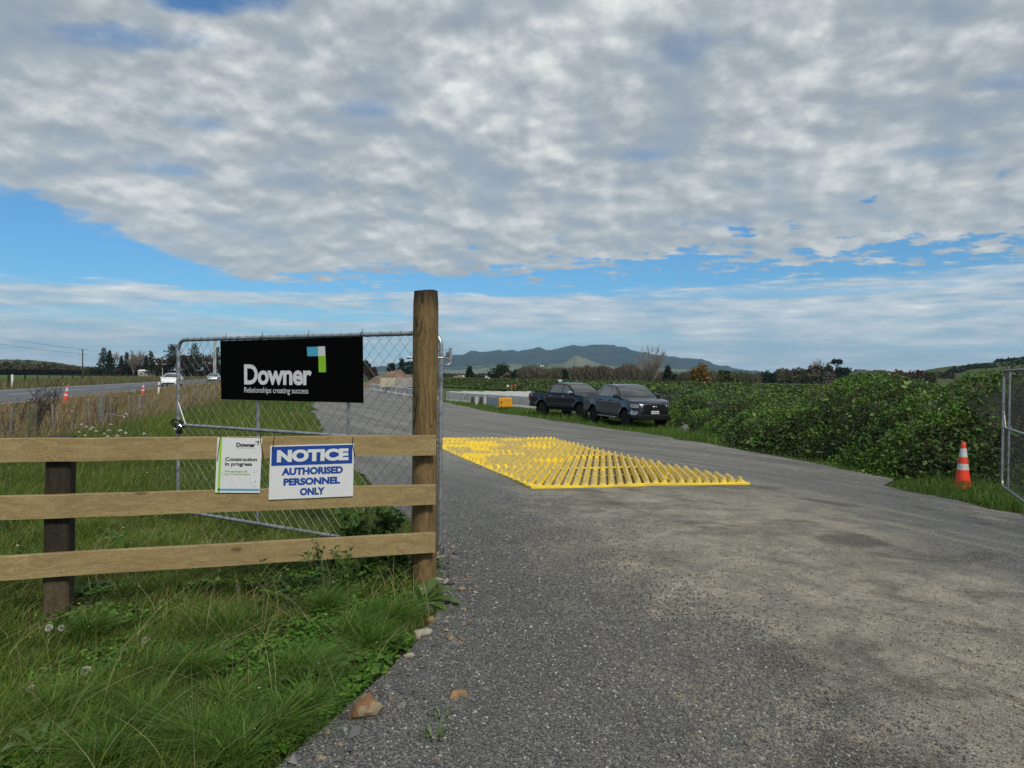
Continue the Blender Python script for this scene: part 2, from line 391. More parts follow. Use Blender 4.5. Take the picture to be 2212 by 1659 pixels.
M['post_wood'] = wood_mat('round_post_wood', (0.21, 0.145, 0.062), (0.13, 0.086, 0.037), (0.055, 0.035, 0.017), 'Z', False, 1.0, 9.0, topdark=(2.12, 2.30))
M['old_wood'] = wood_mat('weathered_post_wood', (0.022, 0.018, 0.012), (0.012, 0.010, 0.007), (0.045, 0.037, 0.025), 'Z', False, 1.0, 8.0, lowpale=(0.42, 0.30))
M['grey_wood'] = wood_mat('grey_lichen_wood', (0.24, 0.235, 0.21), (0.13, 0.125, 0.11), (0.07, 0.065, 0.055), 'Z', False, 0.6, 8.0)

def gravel_mat():
    m = bpy.data.materials.new('gravel'); m.use_nodes = True; k = NT(m.node_tree); b = k.n['Principled BSDF']
    g = k.new('ShaderNodeNewGeometry'); v = g.outputs['Position']; x, y, z = k.xyz(v)
    v2 = k.comb(x, y, 0)
    stone = k.vor(v2, 85, out='Color'); sd_ = k.vor(v2, 85); fine = k.noise(v2, 160, 3, 0.7)
    sr = k.xyz(stone)[0]; sg = k.xyz(stone)[1]
    c = k.ramp(sr, [(0.0, (0.085, 0.088, 0.088)), (0.5, (0.135, 0.139, 0.138)), (0.9, (0.205, 0.208, 0.204)), (0.98, (0.27, 0.27, 0.265)), (1.0, (0.38, 0.38, 0.37))])
    c = k.mix(k.ss(sd_, 0.35, 0.85, 0.0, 0.75), c, (0.02, 0.021, 0.023))
    # compacted dusty band with its own wear
    n1 = k.noise(k.comb(k.m('MULTIPLY', x, 1.0), k.m('MULTIPLY', y, 0.55), 0), 0.8, 6, 0.62, 0.6)
    n2 = k.noise(v2, 2.4, 6, 0.65, 0.4)
    edge = k.m('ADD', k.m('MULTIPLY', k.m('SUBTRACT', n1, 0.5), 2.2), k.m('MULTIPLY', k.m('SUBTRACT', n2, 0.5), 0.8))
    xl = k.m('ADD', k.m('SUBTRACT', x, k.m('SUBTRACT', 0.70, k.m('MULTIPLY', y, 0.08))), edge)
    xr = k.m('ADD', k.m('SUBTRACT', k.m('ADD', 3.3, k.m('MULTIPLY', y, 0.12)), x), edge)
    band = k.m('MULTIPLY', k.ss(xl, -0.4, 0.9), k.ss(xr, -0.6, 0.8)); band = k.m('MULTIPLY', band, k.ss(k.m('ADD', y, k.m('MULTIPLY', edge, 2.0)), 9.5, 13.0, 1.0, 0.0))
    dust = k.mix(k.ss(n2, 0.35, 0.7), (0.22, 0.208, 0.168), (0.41, 0.365, 0.28))
    dust = k.mix(k.m('MULTIPLY', k.ss(fine, 0.4, 0.7), 0.55), dust, (0.13, 0.125, 0.11))
    cd = k.mix(k.ss(sr, 0.35, 0.95, 0.30, 0.80), dust, c)
    cd = k.mix(0.50, cd, dust)
    c = k.mix(k.m('MULTIPLY', band, 0.94), c, cd)
    # wheel tracks swinging in from the gate: brown where mud was dragged, pale where it dried
    sx_ = k.m('ADD', k.m('MULTIPLY', x, 0.89), k.m('MULTIPLY', y, 0.455)); ty_ = k.m('SUBTRACT', k.m('MULTIPLY', y, 0.89), k.m('MULTIPLY', x, 0.455))
    tr = k.noise(k.comb(k.m('MULTIPLY', sx_, 2.3), k.m('MULTIPLY', ty_, 0.30), 4.0), 1.0, 7, 0.66, 0.35)
    inb = k.m('MULTIPLY', k.ss(x, -0.4, 1.4), k.ss(y, 11, 16, 1.0, 0.0))
    c = k.mix(k.m('MULTIPLY', k.ss(tr, 0.54, 0.66), k.m('MULTIPLY', inb, 0.60)), c, (0.092, 0.074, 0.052))
    c = k.mix(k.m('MULTIPLY', k.ss(tr, 0.46, 0.34), k.m('MULTIPLY', inb, 0.40)), c, (0.33, 0.295, 0.225))
    # far, driven surface: finer and paler, streaked along the way the trucks go
    far = k.ss(y, 8, 16)
    st = k.noise(k.comb(k.m('ADD', k.m('MULTIPLY', x, 0.9), k.m('MULTIPLY', y, 0.5)), k.m('MULTIPLY', k.m('SUBTRACT', y, k.m('MULTIPLY', x, 0.4)), 0.06), 0), 1.6, 6, 0.62, 0.5)
    fc = k.mix(k.ss(st, 0.36, 0.64), (0.125, 0.124, 0.116), (0.245, 0.24, 0.218))
    fc = k.mix(k.ss(k.noise(v2, 9, 8, 0.85), 0.42, 0.60, 0, 0.55), fc, (0.085, 0.085, 0.082)); fc = k.mix(k.ss(k.noise(v2, 11, 8, 0.9), 0.56, 0.68, 0, 0.6), fc, (0.36, 0.36, 0.34))
    vr1 = k.xyz(k.vor(v2, 34, out='Color'))[0]; vr2 = k.xyz(k.vor(v2, 13, out='Color'))[1]
    gr = k.m('ADD', k.m('ADD', k.m('MULTIPLY', vr1, 0.75), k.m('MULTIPLY', vr2, 0.30)), 0.50)
    fc = k.mix(1.0, fc, k.comb(gr, gr, gr), 'MULTIPLY')
    gd = k.m('MULTIPLY', band, 0.9); gd2 = k.m('ADD', k.m('MULTIPLY', vr1, 0.45), 0.78); c = k.mix(gd, c, k.mix(1.0, c, k.comb(gd2, gd2, gd2), 'MULTIPLY'))
    c = k.mix(k.m('MULTIPLY', far, 0.75), c, fc)
    # damp dark blotches
    bl = k.noise(k.comb(k.m('MULTIPLY', x, 0.8), y, 0), 1.15, 5, 0.55, 0.7)
    blot = k.m('MULTIPLY', k.ss(bl, 0.52, 0.66), k.ss(x, 0.2, 1.4)); blot = k.m('MULTIPLY', blot, k.ss(y, 9, 13, 1.0, 0.25))
    for (bx, by, brx, bry, bs) in ((1.62, 3.95, 0.34, 0.30, 0.9), (2.15, 3.62, 0.30, 0.16, 0.8), (1.2, 8.9, 1.5, 0.5, 0.55), (2.6, 7.4, 0.9, 0.45, 0.5), (1.1, 6.3, 0.5, 0.4, 0.35), (3.3, 5.9, 0.6, 0.3, 0.4)):
        da = k.m('DIVIDE', k.m('SUBTRACT', x, bx), brx); db = k.m('DIVIDE', k.m('SUBTRACT', y, by), bry); rr2 = k.m('ADD', k.m('ADD', k.m('MULTIPLY', da, da), k.m('MULTIPLY', db, db)), k.m('MULTIPLY', k.m('SUBTRACT', n2, 0.5), 4.5))
        blot = k.m('MAXIMUM', blot, k.m('MULTIPLY', k.ss(rr2, -0.3, 1.5, 1.0, 0.0), bs))
    blot = k.m('MULTIPLY', blot, k.ss(sr, 0.55, 0.9, 1.0, 0.35))
    c = k.mix(k.m('MULTIPLY', blot, 0.80), c, (0.045, 0.038, 0.030))
    c = k.mix(k.ss(k.noise(v2, 0.35, 4, 0.6), 0.35, 0.65, 0.0, 0.22), c, (0.06, 0.063, 0.068))
    k.l.new(c, b.inputs['Base Color']); b.inputs['Roughness'].default_value = 0.9; b.inputs['Specular IOR Level'].default_value = 0.25
    h = k.m('SUBTRACT', k.m('MULTIPLY', fine, 0.35), sd_)
    nb_ = k.m('MULTIPLY', k.ss(y, 4, 18, 1.0, 0.35), 1.0)
    n = k.new('ShaderNodeBump'); k.l.new(h, n.inputs['Height']); k.l.new(nb_, n.inputs['Strength']); n.inputs['Distance'].default_value = 0.008
    k.l.new(n.outputs[0], b.inputs['Normal'])
    return m
M['gravel'] = gravel_mat()
def asphalt_mat():
    m = bpy.data.materials.new('asphalt'); m.use_nodes = True; k = NT(m.node_tree); b = k.n['Principled BSDF']
    g = k.new('ShaderNodeNewGeometry'); x, y, z = k.xyz(g.outputs['Position'])
    along = k.comb(k.m('ADD', x, k.m('MULTIPLY', y, 0.283)), k.m('MULTIPLY', y, 0.02), 0)
    n = k.noise(along, 0.9, 5, 0.6)
    c = k.mix(k.ss(n, 0.35, 0.65), (0.052, 0.054, 0.060), (0.10, 0.103, 0.112))
    c = k.mix(k.ss(k.noise(g.outputs['Position'], 5, 5, 0.7), 0.4, 0.7, 0, 0.4), c, (0.04, 0.04, 0.045))
    k.l.new(c, b.inputs['Base Color']); b.inputs['Roughness'].default_value = 0.62; return m
M['asphalt'] = asphalt_mat()
def ground_mat():
    m = bpy.data.materials.new('pasture'); m.use_nodes = True; k = NT(m.node_tree); b = k.n['Principled BSDF']
    g = k.new('ShaderNodeNewGeometry'); v = g.outputs['Position']; x, y, z = k.xyz(v)
    n = k.noise(v, 1.7, 6, 0.65); n2 = k.noise(v, 0.05, 5, 0.6)
    c = k.mix(k.ss(n, 0.35, 0.7), (0.018, 0.030, 0.009), (0.05, 0.055, 0.02))
    far = k.mix(k.ss(n2, 0.35, 0.65), (0.045, 0.085, 0.022), (0.075, 0.095, 0.035))
    c = k.mix(k.ss(y, 22, 60), c, far)
    k.l.new(c, b.inputs['Base Color']); b.inputs['Roughness'].default_value = 0.95; b.inputs['Specular IOR Level'].default_value = 0.1
    k.l.new(k.bump(k.noise(v, 9, 5, 0.7), 0.8, 0.05), b.inputs['Normal']); return m
M['ground'] = ground_mat()

# ------------------------------------------------------------------ terrain sheets
def ground_sheet():
    rad = np.concatenate([[0.0], np.geomspace(0.8, 12000, 170)])
    th = np.concatenate([np.arange(-45, 45, 0.6), np.arange(45, 315, 5.0)])*math.pi/180
    nr, nt = len(rad), len(th)
    RRr, TT = np.meshgrid(rad, th, indexing='ij'); X = RRr*np.sin(TT); Y = RRr*np.cos(TT)
    Z = gz(X, np.where(Y > 0, Y, 0.0)); V = np.stack([X, Y, Z], -1).reshape(-1, 3)
    i, j = np.meshgrid(np.arange(nr-1), np.arange(nt), indexing='ij'); j2 = (j+1) % nt
    L = np.stack([i*nt+j, i*nt+j2, (i+1)*nt+j2, (i+1)*nt+j], -1).reshape(-1, 4)
    me = raw_mesh('ground', V, L, np.arange(len(L))*4, M['ground'], smooth=True)
    o = link('ground', me); tag(o, kind='structure'); return o
ground_sheet()
def sheet(name, poly, step, material, dz, zf=gz, growth=True, jit=0.0):
    """polygon in world XY laid on the terrain"""
    pl = []
    for i in range(len(poly)):
        a = np.array(poly[i][:2], float); b = np.array(poly[(i+1) % len(poly)][:2], float); n = max(1, int(np.linalg.norm(b-a)/step(a)))
        for q in range(n):
            p = a+(b-a)*q/n
            if jit and q: p = p+np.array([vnoise(p[0]*4, p[1]*4)-0.5, vnoise(p[0]*4+50, p[1]*4)-0.5])*jit*step(a)
            pl.append(p)
    pl = np.array(pl); lo = pl.min(0); hi = pl.max(0); pts = []
    y = lo[1]
    while y < hi[1]:
        s = step(np.array([0, y])); xs = np.arange(lo[0]+s*0.37, hi[0], s); pts.append(np.stack([xs, np.full_like(xs, y+s*0.3)], -1)); y += s
    pts = np.concatenate(pts); pts = pts[inpoly(pts[:, 0], pts[:, 1], pl)]
    allp = [Vector((float(a), float(b))) for a, b in np.concatenate([pl, pts])]; n = len(pl)
    vv, ee, ff, *_ = delaunay_2d_cdt(allp, [(i, (i+1) % n) for i in range(n)], [], 1, 1e-5)
    XY = np.array([tuple(v) for v in vv]); Z = zf(XY[:, 0], XY[:, 1])+dz
    me = bpy.data.meshes.new(name); me.from_pydata([(float(a), float(b), float(c)) for (a, b), c in zip(XY, Z)], [], ff)
    bm = bmesh.new(); bm.from_mesh(me); bmesh.ops.recalc_face_normals(bm, faces=bm.faces)
    if sum(f.normal.z for f in bm.faces) < 0: bmesh.ops.reverse_faces(bm, faces=bm.faces)
    bm.to_mesh(me); bm.free(); me.materials.append(material); me.polygons.foreach_set('use_smooth', [True]*len(me.polygons))
    o = link(name, me); tag(o, kind='structure'); return o
left_edge = [(560, 1720), (610, 1659), (690, 1590), (790, 1500), (850, 1445), (900, 1395), (935, 1345), (955, 1290), (948, 1215), (925, 1175), (880, 1130), (840, 1085), (802, 1049), (765, 1013), (735, 972), (707, 938), (676, 888), (680, 870), (715, 853), (760, 843), (786, 832)]
right_edge = [(800, 833), (832, 845), (893, 856), (959, 869), (1009, 879), (1089, 895), (1169, 905), (1283, 922), (1416, 941), (1538, 961), (1617, 977), (1740, 999), (1866, 1024), (1934, 1036), (1909, 1051), (1956, 1064), (2064, 1082), (2136, 1103), (2212, 1114), (2400, 1170)]
YARD = [tuple(G(u, v)[:2]) for u, v in left_edge]+[tuple(G(u, v)[:2]) for u, v in right_edge]
ne = YARD[-1]; ns = YARD[0]
YARD += [(ne[0]+3, ne[1]-4), (9, -3), (-1.2, -3), (ns[0]*1.0, ns[1]-1.0)]
sheet('gravel_yard', YARD, lambda p: 0.22+max(0, p[1]-4)*0.035, M['gravel'], 0.02, jit=0.5)

# highway
def hw(Y, off):                                       # near edge line of the road, off = metres to its left
    return (-14.70-0.283*Y-off*0.962, Y-off*0.272)
def hwstrip(o0, o1, Ya, Yb): return [hw(Ya, o0), hw(Yb, o0), hw(Yb, o1), hw(Ya, o1)]
sheet('highway', hwstrip(-0.9, 10.4, -20, 260), lambda p: 6.0, M['asphalt'], 0.03)
mk = MB()
def strip3(o0, o1, Ya, Yb, n=14):
    for i in range(n):
        a, b = Ya+(Yb-Ya)*i/n, Ya+(Yb-Ya)*(i+1)/n
        q = [hw(a, o0), hw(b, o0), hw(b, o1), hw(a, o1)]; mk.add([(x, y, float(gz(x, y))+0.045) for x, y in q], [(0, 1, 2, 3)])
strip3(0.0, 0.16, -20, 250); strip3(9.3, 9.46, -20, 250)
y_ = -18
while y_ < 220: strip3(4.9, 5.02, y_, y_+5, 1); y_ += 11
mo = mk.build('road_markings', M['white']); tag(mo, kind='structure')
M['field'] = mat('green_field', (0.05, 0.105, 0.018), 0.95, col2=(0.075, 0.12, 0.03), nscale=0.12, spec=0.1, bump=0.5, bscale=2, bdist=0.1)
sheet('field', [(-62, 78), (-150, 78), (-330, 250), (-70, 250), (-88, 160)], lambda p: 14.0, M['field'], 0.05)

# ------------------------------------------------------------------ hills
def hill_mat(name, c1, c2, sc, c3=None, bdist=6.0):
    m = bpy.data.materials.new(name); m.use_nodes = True; k = NT(m.node_tree); b = k.n['Principled BSDF']
    g = k.new('ShaderNodeNewGeometry'); v = g.outputs['Position']
    c = k.mix(k.ss(k.noise(v, sc, 6, 0.65), 0.35, 0.65), c1, c2)
    if c3: c = k.mix(k.ss(k.noise(v, sc*0.35, 5, 0.6), 0.5, 0.56), c, c3)
    k.l.new(c, b.inputs['Base Color']); b.inputs['Roughness'].default_value = 0.95; b.inputs['Specular IOR Level'].default_value = 0.05
    k.l.new(k.bump(k.noise(v, sc*3, 6, 0.7), 0.9, bdist), b.inputs['Normal']); return m
def ridge(name, prof, Y, front, back, material, rough=0.06, nx=160, nd=40, seed=0, label=None, base=-8.0, pw=1.3):
    """hill range: skyline given in pixels, standing at depth Y"""
    us = np.array([p[0] for p in prof], float); vs = np.array([p[1] for p in prof], float)
    uu = np.linspace(us[0], us[-1], nx); vv = np.interp(uu, us, vs)
    V = []
    top = np.array([P(u, v, Y) for u, v in zip(uu, vv)]); H = top[:, 2]-base
    ds = np.concatenate([np.linspace(-1, 0, nd), np.linspace(0, 1, nd//2)[1:]])
    for d in ds:
        yy = Y+(d*front if d < 0 else d*back); s = (1-abs(d)**pw) if d < 0 else (1-d*d)
        nz = fbm(top[:, 0]/(abs(front)*0.09)+seed, np.full(nx, yy/(abs(front)*0.3)), 5, 0.55)-0.5
        gul = rough*H.max()*nz*4*min(1, abs(d)*4)*(1-abs(d))
        jag = (fbm(top[:, 0]/(Y*0.004)+seed*3, np.full(nx, 1.0+yy/(Y*.01)), 3)-0.5)*Y*0.0026*(1-abs(d))
        V.append(np.stack([top[:, 0]*(yy/Y)**0.5, np.full(nx, yy), base+np.maximum(H*s+gul*s+jag, 0)], -1))
    V = np.array(V); m = len(ds); i, j = np.meshgrid(np.arange(m-1), np.arange(nx-1), indexing='ij')
    L = np.stack([i*nx+j, i*nx+j+1, (i+1)*nx+j+1, (i+1)*nx+j], -1).reshape(-1, 4)
    me = raw_mesh(name, V.reshape(-1, 3), L, np.arange(len(L))*4, material, smooth=True); o = link(name, me); tag(o, kind='structure'); return o
M['mountain'] = hill_mat('bush_clad_mountain', (0.012, 0.024, 0.018), (0.034, 0.046, 0.032), 0.006, bdist=30)
M['pasture_hill'] = hill_mat('pasture_hill', (0.095, 0.115, 0.065), (0.145, 0.155, 0.095), 0.008, (0.035, 0.05, 0.035), 8)
M['bare_hill'] = hill_mat('bare_hill', (0.15, 0.15, 0.10), (0.10, 0.11, 0.065), 0.006, None, 10)
M['near_hill'] = hill_mat('scrub_hill', (0.05, 0.06, 0.025), (0.09, 0.085, 0.045), 0.02, (0.04, 0.035, 0.02), 2)
M['green_hill'] = hill_mat('grassed_hill', (0.045, 0.07, 0.022), (0.07, 0.085, 0.035), 0.03, None, 2)
ridge('mountain', [(640, 806), (720, 800), (800, 794), (848, 788), (880, 783), (920, 776), (958, 771), (993, 768), (1022, 761.5), (1057, 760), (1078, 755.6), (1087, 758), (1105, 756), (1118, 759), (1137, 756), (1153, 753), (1164, 750), (1182, 756.7), (1201, 754), (1217, 750), (1238, 745.5), (1259, 748), (1283, 745), (1305, 745), (1327, 750), (1346, 750), (1375, 761), (1435, 769), (1459, 771), (1519, 782), (1567, 794), (1600, 801), (1650, 810), (1700, 816)], 5200, 1500, 1500, M['mountain'], seed=1, nx=420, nd=80, rough=0.13)
ridge('foothills', [(780, 806), (860, 800), (940, 797), (1000, 793), (1060, 790), (1100, 783), (1118, 779), (1140, 786), (1200, 786), (1260, 790), (1330, 792), (1360, 787), (1400, 795), (1520, 800), (1600, 806), (1660, 812)], 3500, 700, 600, M['pasture_hill'], seed=5, nx=260, nd=40, rough=0.04)
ridge('bare_hill', [(1180, 806), (1209, 790), (1228, 777), (1243, 767.5), (1250, 769), (1262, 773.5), (1283, 782), (1310, 789), (1335, 792), (1360, 796), (1390, 808)], 3000, 420, 300, M['bare_hill'], seed=9, nx=90, nd=30, rough=0.02, pw=1.0)
ridge('hill', [(-300, 782), (-60, 776), (0, 777), (50, 777.5), (95, 781), (130, 787), (165, 791), (200, 799), (260, 806)], 900, 330, 300, M['near_hill'], seed=12, nx=140, nd=30, rough=0.03)
ridge('hill', [(1600, 824), (1680, 817), (1740, 806), (1830, 803), (1880, 801), (1960, 806), (2030, 803), (2060, 794), (2110, 786), (2180, 780), (2204, 774), (2260, 765), (2400, 750), (2560, 740)], 420, 170, 160, M['green_hill'], seed=15, nx=200, nd=40, rough=0.05, base=-3)
ridge('hill', [(480, 806), (560, 803), (640, 800), (700, 802), (800, 806)], 1500, 300, 300, M['near_hill'], seed=21, nx=80, nd=20)

# ------------------------------------------------------------------ timber fence with the round gate post
RL = np.array([-3.154, 4.374]); RRt = np.array([-0.561, 5.28]); RD = (RRt-RL)/np.linalg.norm(RRt-RL); RNv = np.array([RD[1], -RD[0]])   # RNv faces the camera
def railpt(s, z, off=0.0):
    """s metres left of the right end of the rails, off towards the camera"""
    p = RRt-RD*s+RNv*off; return np.array([p[0], p[1], z])
fence = empty('timber_fence', (railpt(1.5, 0)), 0, 'new three rail pine fence along the long grass, ending at a tall round gate post', 'fence')
slopes = [(1.149, 1.181), (0.781, 0.824), (0.42, 0.451)]
LR = np.linalg.norm(RRt-RL)
rail_ang = math.atan2(RD[1], RD[0])
screws = [(0.06, -0.10), (0.06, 0.045)]
for i, (zr, zl) in enumerate(slopes):
    length = 5.4; hh = 0.145; sl = (zl-zr)/LR
    mb = MB(); n = 24
    vs = []; fs = []
    rr = np.random.default_rng(i)
    for q in range(n+1):
        x = -length*q/n; zt = -sl*x; wv = (vnoise(q*0.9, i*7.0)-0.5)*0.004
        for (yy, zz) in ((0, 0), (0.003, 0.003), (0.042, 0.003), (0.045, 0), (0.045, -hh), (0, -hh)):
            vs.append((x, yy+wv, zt+zz-0.003+wv))
    for q in range(n):
        for j in range(6):
            a = q*6+j; b = q*6+(j+1) % 6; fs.append((a, b, b+6, a+6))
    fs += [tuple(range(5, -1, -1)), tuple(n*6+j for j in range(6))]
    mb.add(vs, fs)
    o = mb.build('rail', M['rail_wood'], fence, world=False)
    p = railpt(0, zr); o.location = (p[0]-fence.location.x, p[1]-fence.location.y, p[2]-fence.location.z); o.rotation_euler = (0, 0, rail_ang)
    # shift the texture of each rail by moving its mesh along the grain
    for (sx) in (0.05, 2.43):
        for dz in (-0.03, -0.118):
            s_ = MB(); s_.lathe([(0.0, 0.003), (0.004, 0.0025), (0.0055, 0.0), (0.0055, -0.004)], 8, Matrix.Rotation(R(90), 3, 'X').to_3x3(), (0, 0, 0))
            so_ = s_.build('screw', M['galv'], o, world=False); so_.location = (-sx+(0.01 if dz < -0.1 else 0), -0.001, -sl*(-sx)*1.0+dz)
POSTC = np.array([P(917.5, 1000, 5.415)[0], 5.415])
def roundpost(c, r0, r1, h, seed, n=28, lean=0.0, rag=0.004):
    mb = MB(); vs = []; fs = []; rows = 26
    for i in range(rows+1):
        z = -0.3+(h+0.3)*i/rows; r = r0+(r1-r0)*i/rows
        for j in range(n):
            a = 2*math.pi*j/n; rr_ = r+(vnoise(j*0.8+seed, z*1.1)-0.5)*rag*2
            if i == rows: rr_ -= 0.006
            vs.append((c[0]+rr_*math.cos(a)+lean*z, c[1]+rr_*math.sin(a), z+(0.004*math.sin(a*2+seed) if i == rows else 0)))
    for i in range(rows):
        for j in range(n): fs.append((i*n+j, i*n+(j+1) % n, (i+1)*n+(j+1) % n, (i+1)*n+j))
    fs.append(tuple(rows*n+j for j in range(n))); mb.add(vs, fs); return mb
gp = roundpost(POSTC, 0.096, 0.094, 2.235, 3).build('gate_post', M['post_wood'], fence, smooth=True, sharp=50)
tag(gp, 'tall round brown gate post with a dark weathered top')
# square post behind the rails, left
sl_ = None
for s in np.linspace(0.5, 4, 400):
    p = railpt(s, 1.0, -0.045-0.08)
    u = CXP+FPX*p[0]/p[1]
    if u < 131: sl_ = s; break
p0 = railpt(sl_, 0, -0.045-0.082)
mb = MB(); Mr = Matrix.Rotation(rail_ang, 3, 'Z')
vs = []; fs = []; n = 12; ring = [(-.068, -.075), (-.055, -.081), (.058, -.081), (.072, -.068), (.072, .06), (.055, .075), (-.055, .075), (-.072, .055)]
for i in range(n+1):
    z = -0.25+(1.178+0.25)*i/n
    for (a, b) in ring:
        w = (vnoise(z*3, a*40+b*20)-0.5)*0.008; v = Mr @ Vector((a+w+(z-0.6)*0.012, b+w, 0)); vs.append((p0[0]+v.x, p0[1]+v.y, z))
m_ = len(ring)
for i in range(n):
    for j in range(m_): fs.append((i*m_+j, i*m_+(j+1) % m_, (i+1)*m_+(j+1) % m_, (i+1)*m_+j))
fs.append(tuple(n*m_+j for j in range(m_))); mb.add(vs, fs)
tag(mb.build('post', M['old_wood'], fence), 'dark square weathered post')

# ------------------------------------------------------------------ chain link gates
def chain_gate(A, B, z0, z1, label, upr, sag=0.0, zm=1.05, lock=True, wirer=0.0020, side=1, scal=1.0):
    """A = hinge end, B = free end (XY), frame from z0 to z1"""
    A = np.array(A, float); B = np.array(B, float); Lg = np.linalg.norm(B-A); D = (B-A)/Lg; N = np.array([-D[1], D[0]])
    if N[1] > 0: N = -N
    def W(s, z, o=0.0): p = A+D*s+N*o; return (p[0], p[1], z)
    g = empty('chain_link_gate', (A[0], A[1], z0), 0, label, 'gate', None)
    r = 0.0185; rc = 0.11; mb = MB(); pts = []
    def arc(cs, cz, a0, a1):
        return [(cs+rc*math.cos(a), cz+rc*math.sin(a)) for a in np.linspace(a0, a1, 8)]
    loop = [(rc, z0), (Lg-rc, z0)]+arc(Lg-rc, z0+rc, -math.pi/2, 0)+[(Lg, z1-rc)]+arc(Lg-rc, z1-rc, 0, math.pi/2)+[(rc, z1)]+arc(rc, z1-rc, math.pi/2, math.pi)+[(0, z0+rc)]+arc(rc, z0+rc, math.pi, 1.5*math.pi)
    mb.tube([W(s, z) for s, z in loop]+[W(rc+0.01, z0)], r, 12, False); mb.build('frame', M['galv'], g, smooth=True)
    mb = MB(); mb.tube([W(0.015, zm), W(Lg-0.015, zm)], 0.0165, 10); mb.build('mid_rail', M['galv'], g, smooth=True)
    for s in upr:
        mb = MB(); mb.tube([W(s, z0+0.012, -0.004), W(s, z1-0.012, -0.004)], 0.0145, 10); mb.build('upright', M['galv'], g, smooth=True)
    # woven wire
    a = 0.0565*scal; hp = 0.059*scal; nw = int((Lg-0.04)/a); nz = int((z1-z0-0.02)/hp)+1
    mb = MB(); rw = np.random.default_rng(5)
    for k_ in range(nw+1):
        x0 = 0.02+a*(k_+0.5); pts = []
        for j in range(nz+1):
            z = z1+0.002-(z1-z0-0.004)*j/nz; sx = ((j+k_) % 2)*2-1
            s = x0+sx*a*0.52+(vnoise(k_*1.7, j*0.4)-0.5)*0.008
            pts.append(W(min(max(s, 0.01), Lg-0.01), z+(vnoise(j*.7, k_*2.1)-0.5)*0.006, 0.012+sx*0.0022*(1 if k_ % 2 else -1)))
        mb.tube(pts, wirer, 4, False)
    # loops of the wire over the frame tubes
    for k_ in range(nw//2):
        s = 0.06+a*2*k_
        for (zz, cz) in ((z1, 1), (z0, -1)):
            pts = [W(s+0.05*t/10, zz+0.0215*math.sin(t/10*2*math.pi), 0.0215*math.cos(t/10*2*math.pi)) for t in range(11)]
            mb.tube(pts, wirer*1.1, 4, False)
    for k_ in range(nz//2):
        z = z0+0.12+hp*2*k_
        if z > z1-0.1: break
        for sp in (0, Lg):
            pts = [W(sp+0.0215*math.sin(t/10*2*math.pi), z-0.05*t/10, 0.0215*math.cos(t/10*2*math.pi)) for t in range(11)]
            mb.tube(pts, wirer*1.1, 4, False)
    mb.build('wire_mesh', M['wire'], g)
    if lock:
        mb = MB(); mb.tube([W(Lg-0.012, zm+0.24, 0.01), W(Lg-0.14, zm+0.01, 0.012)], 0.006, 6); mb.build('brace_rod', M['white'], g)
    return g, W, Lg
GA, GB = np.array([-0.577, 5.75]), np.array([-3.506, 7.46])
gate, GW, GL = chain_gate(GA, GB, 0.145, 1.94, 'swung-open galvanised chain link gate hung from the tall round post, carrying a black banner', [1.0, 2.17])
# hinges of the gate, fixed through the post
hg = MB()
hz = 1.585+0.145
hp_ = P(886, 773, 5.45); hr = P(962, 774, 5.60)
hg.tube([(POSTC[0]-0.135, POSTC[1]+0.0, hr[2]), (POSTC[0]+0.13, POSTC[1]+0.02, hr[2]), (hr[0]+0.012, hr[1]+0.05, hr[2]), (hr[0]+0.036, hr[1]+0.06, hr[2]-0.015), (hr[0]+0.036, hr[1]+0.06, hr[2]-0.04), (hr[0]+0.01, hr[1]+0.05, hr[2]-0.053), (POSTC[0]+0.08, POSTC[1]+0.02, hr[2]-0.053)], 0.0085, 8)
hg.tube([(POSTC[0]-0.14, POSTC[1], hr[2]), (POSTC[0]-0.115, POSTC[1], hr[2])], 0.015, 6)
hg.box((hr[0]+0.02, hr[1]+0.09, hr[2]+0.035), (0.05, 0.03, 0.045), bev=0.006)
hg.tube([(hr[0]+0.036, hr[1]+0.06, hr[2]-0.01), (hr[0]+0.036, hr[1]+0.06, hr[2]+0.085)], 0.013, 8)
hg.tube([(POSTC[0]+0.05, POSTC[1]+0.1, hr[2]+0.068), (hr[0]+0.036, hr[1]+0.06, hr[2]+0.068)], 0.003, 5)
hg.build('hinge', M['galv'], gate, smooth=True)
hb = P(955, 1196, 5.6); hg = MB()
hg.box((hb[0], hb[1]+0.08, hb[2]+0.01), (0.05, 0.03, 0.05), bev=0.006); hg.tube([(hb[0]+0.018, hb[1]+0.05, hb[2]-0.03), (hb[0]+0.018, hb[1]+0.05, hb[2]+0.055)], 0.012, 8)
hg.tube([(POSTC[0]-0.12, POSTC[1], hb[2]-0.03), (hb[0]+0.018, hb[1]+0.05, hb[2]-0.03)], 0.009, 8); hg.build('hinge', M['galv'], gate, smooth=True)
# lock cable
lk = empty('lock_cable', GW(GL, 1.05), 0, 'black cable lock looped round the free end of the open gate', 'lock')
mb = MB()
for w_ in range(3):
    pts = [GW(GL-0.03+0.062*math.cos(t/24*2*math.pi)*(1+0.06*w_), 1.065+0.045*math.sin(t/24*2*math.pi+0.3*w_)-0.004*w_, 0.02+0.035*math.sin(t/24*2*math.pi+w_)) for t in range(25)]
    mb.tube(pts, 0.0055, 6, False)
mb.build('cable', M['black'], lk, smooth=True)
mb = MB(); c = GW(GL-0.065, 0.985, 0.03); mb.box(c, (0.055, 0.03, 0.05), bev=0.008); mb.build('padlock', M['black'], lk)
mb = MB(); mb.tube([(c[0]-.017, c[1], c[2]+.02), (c[0]-.017, c[1], c[2]+.055), (c[0], c[1], c[2]+.068), (c[0]+.017, c[1], c[2]+.055), (c[0]+.017, c[1], c[2]+.02)], 0.004, 6); mb.build('shackle', M['chrome'], lk)
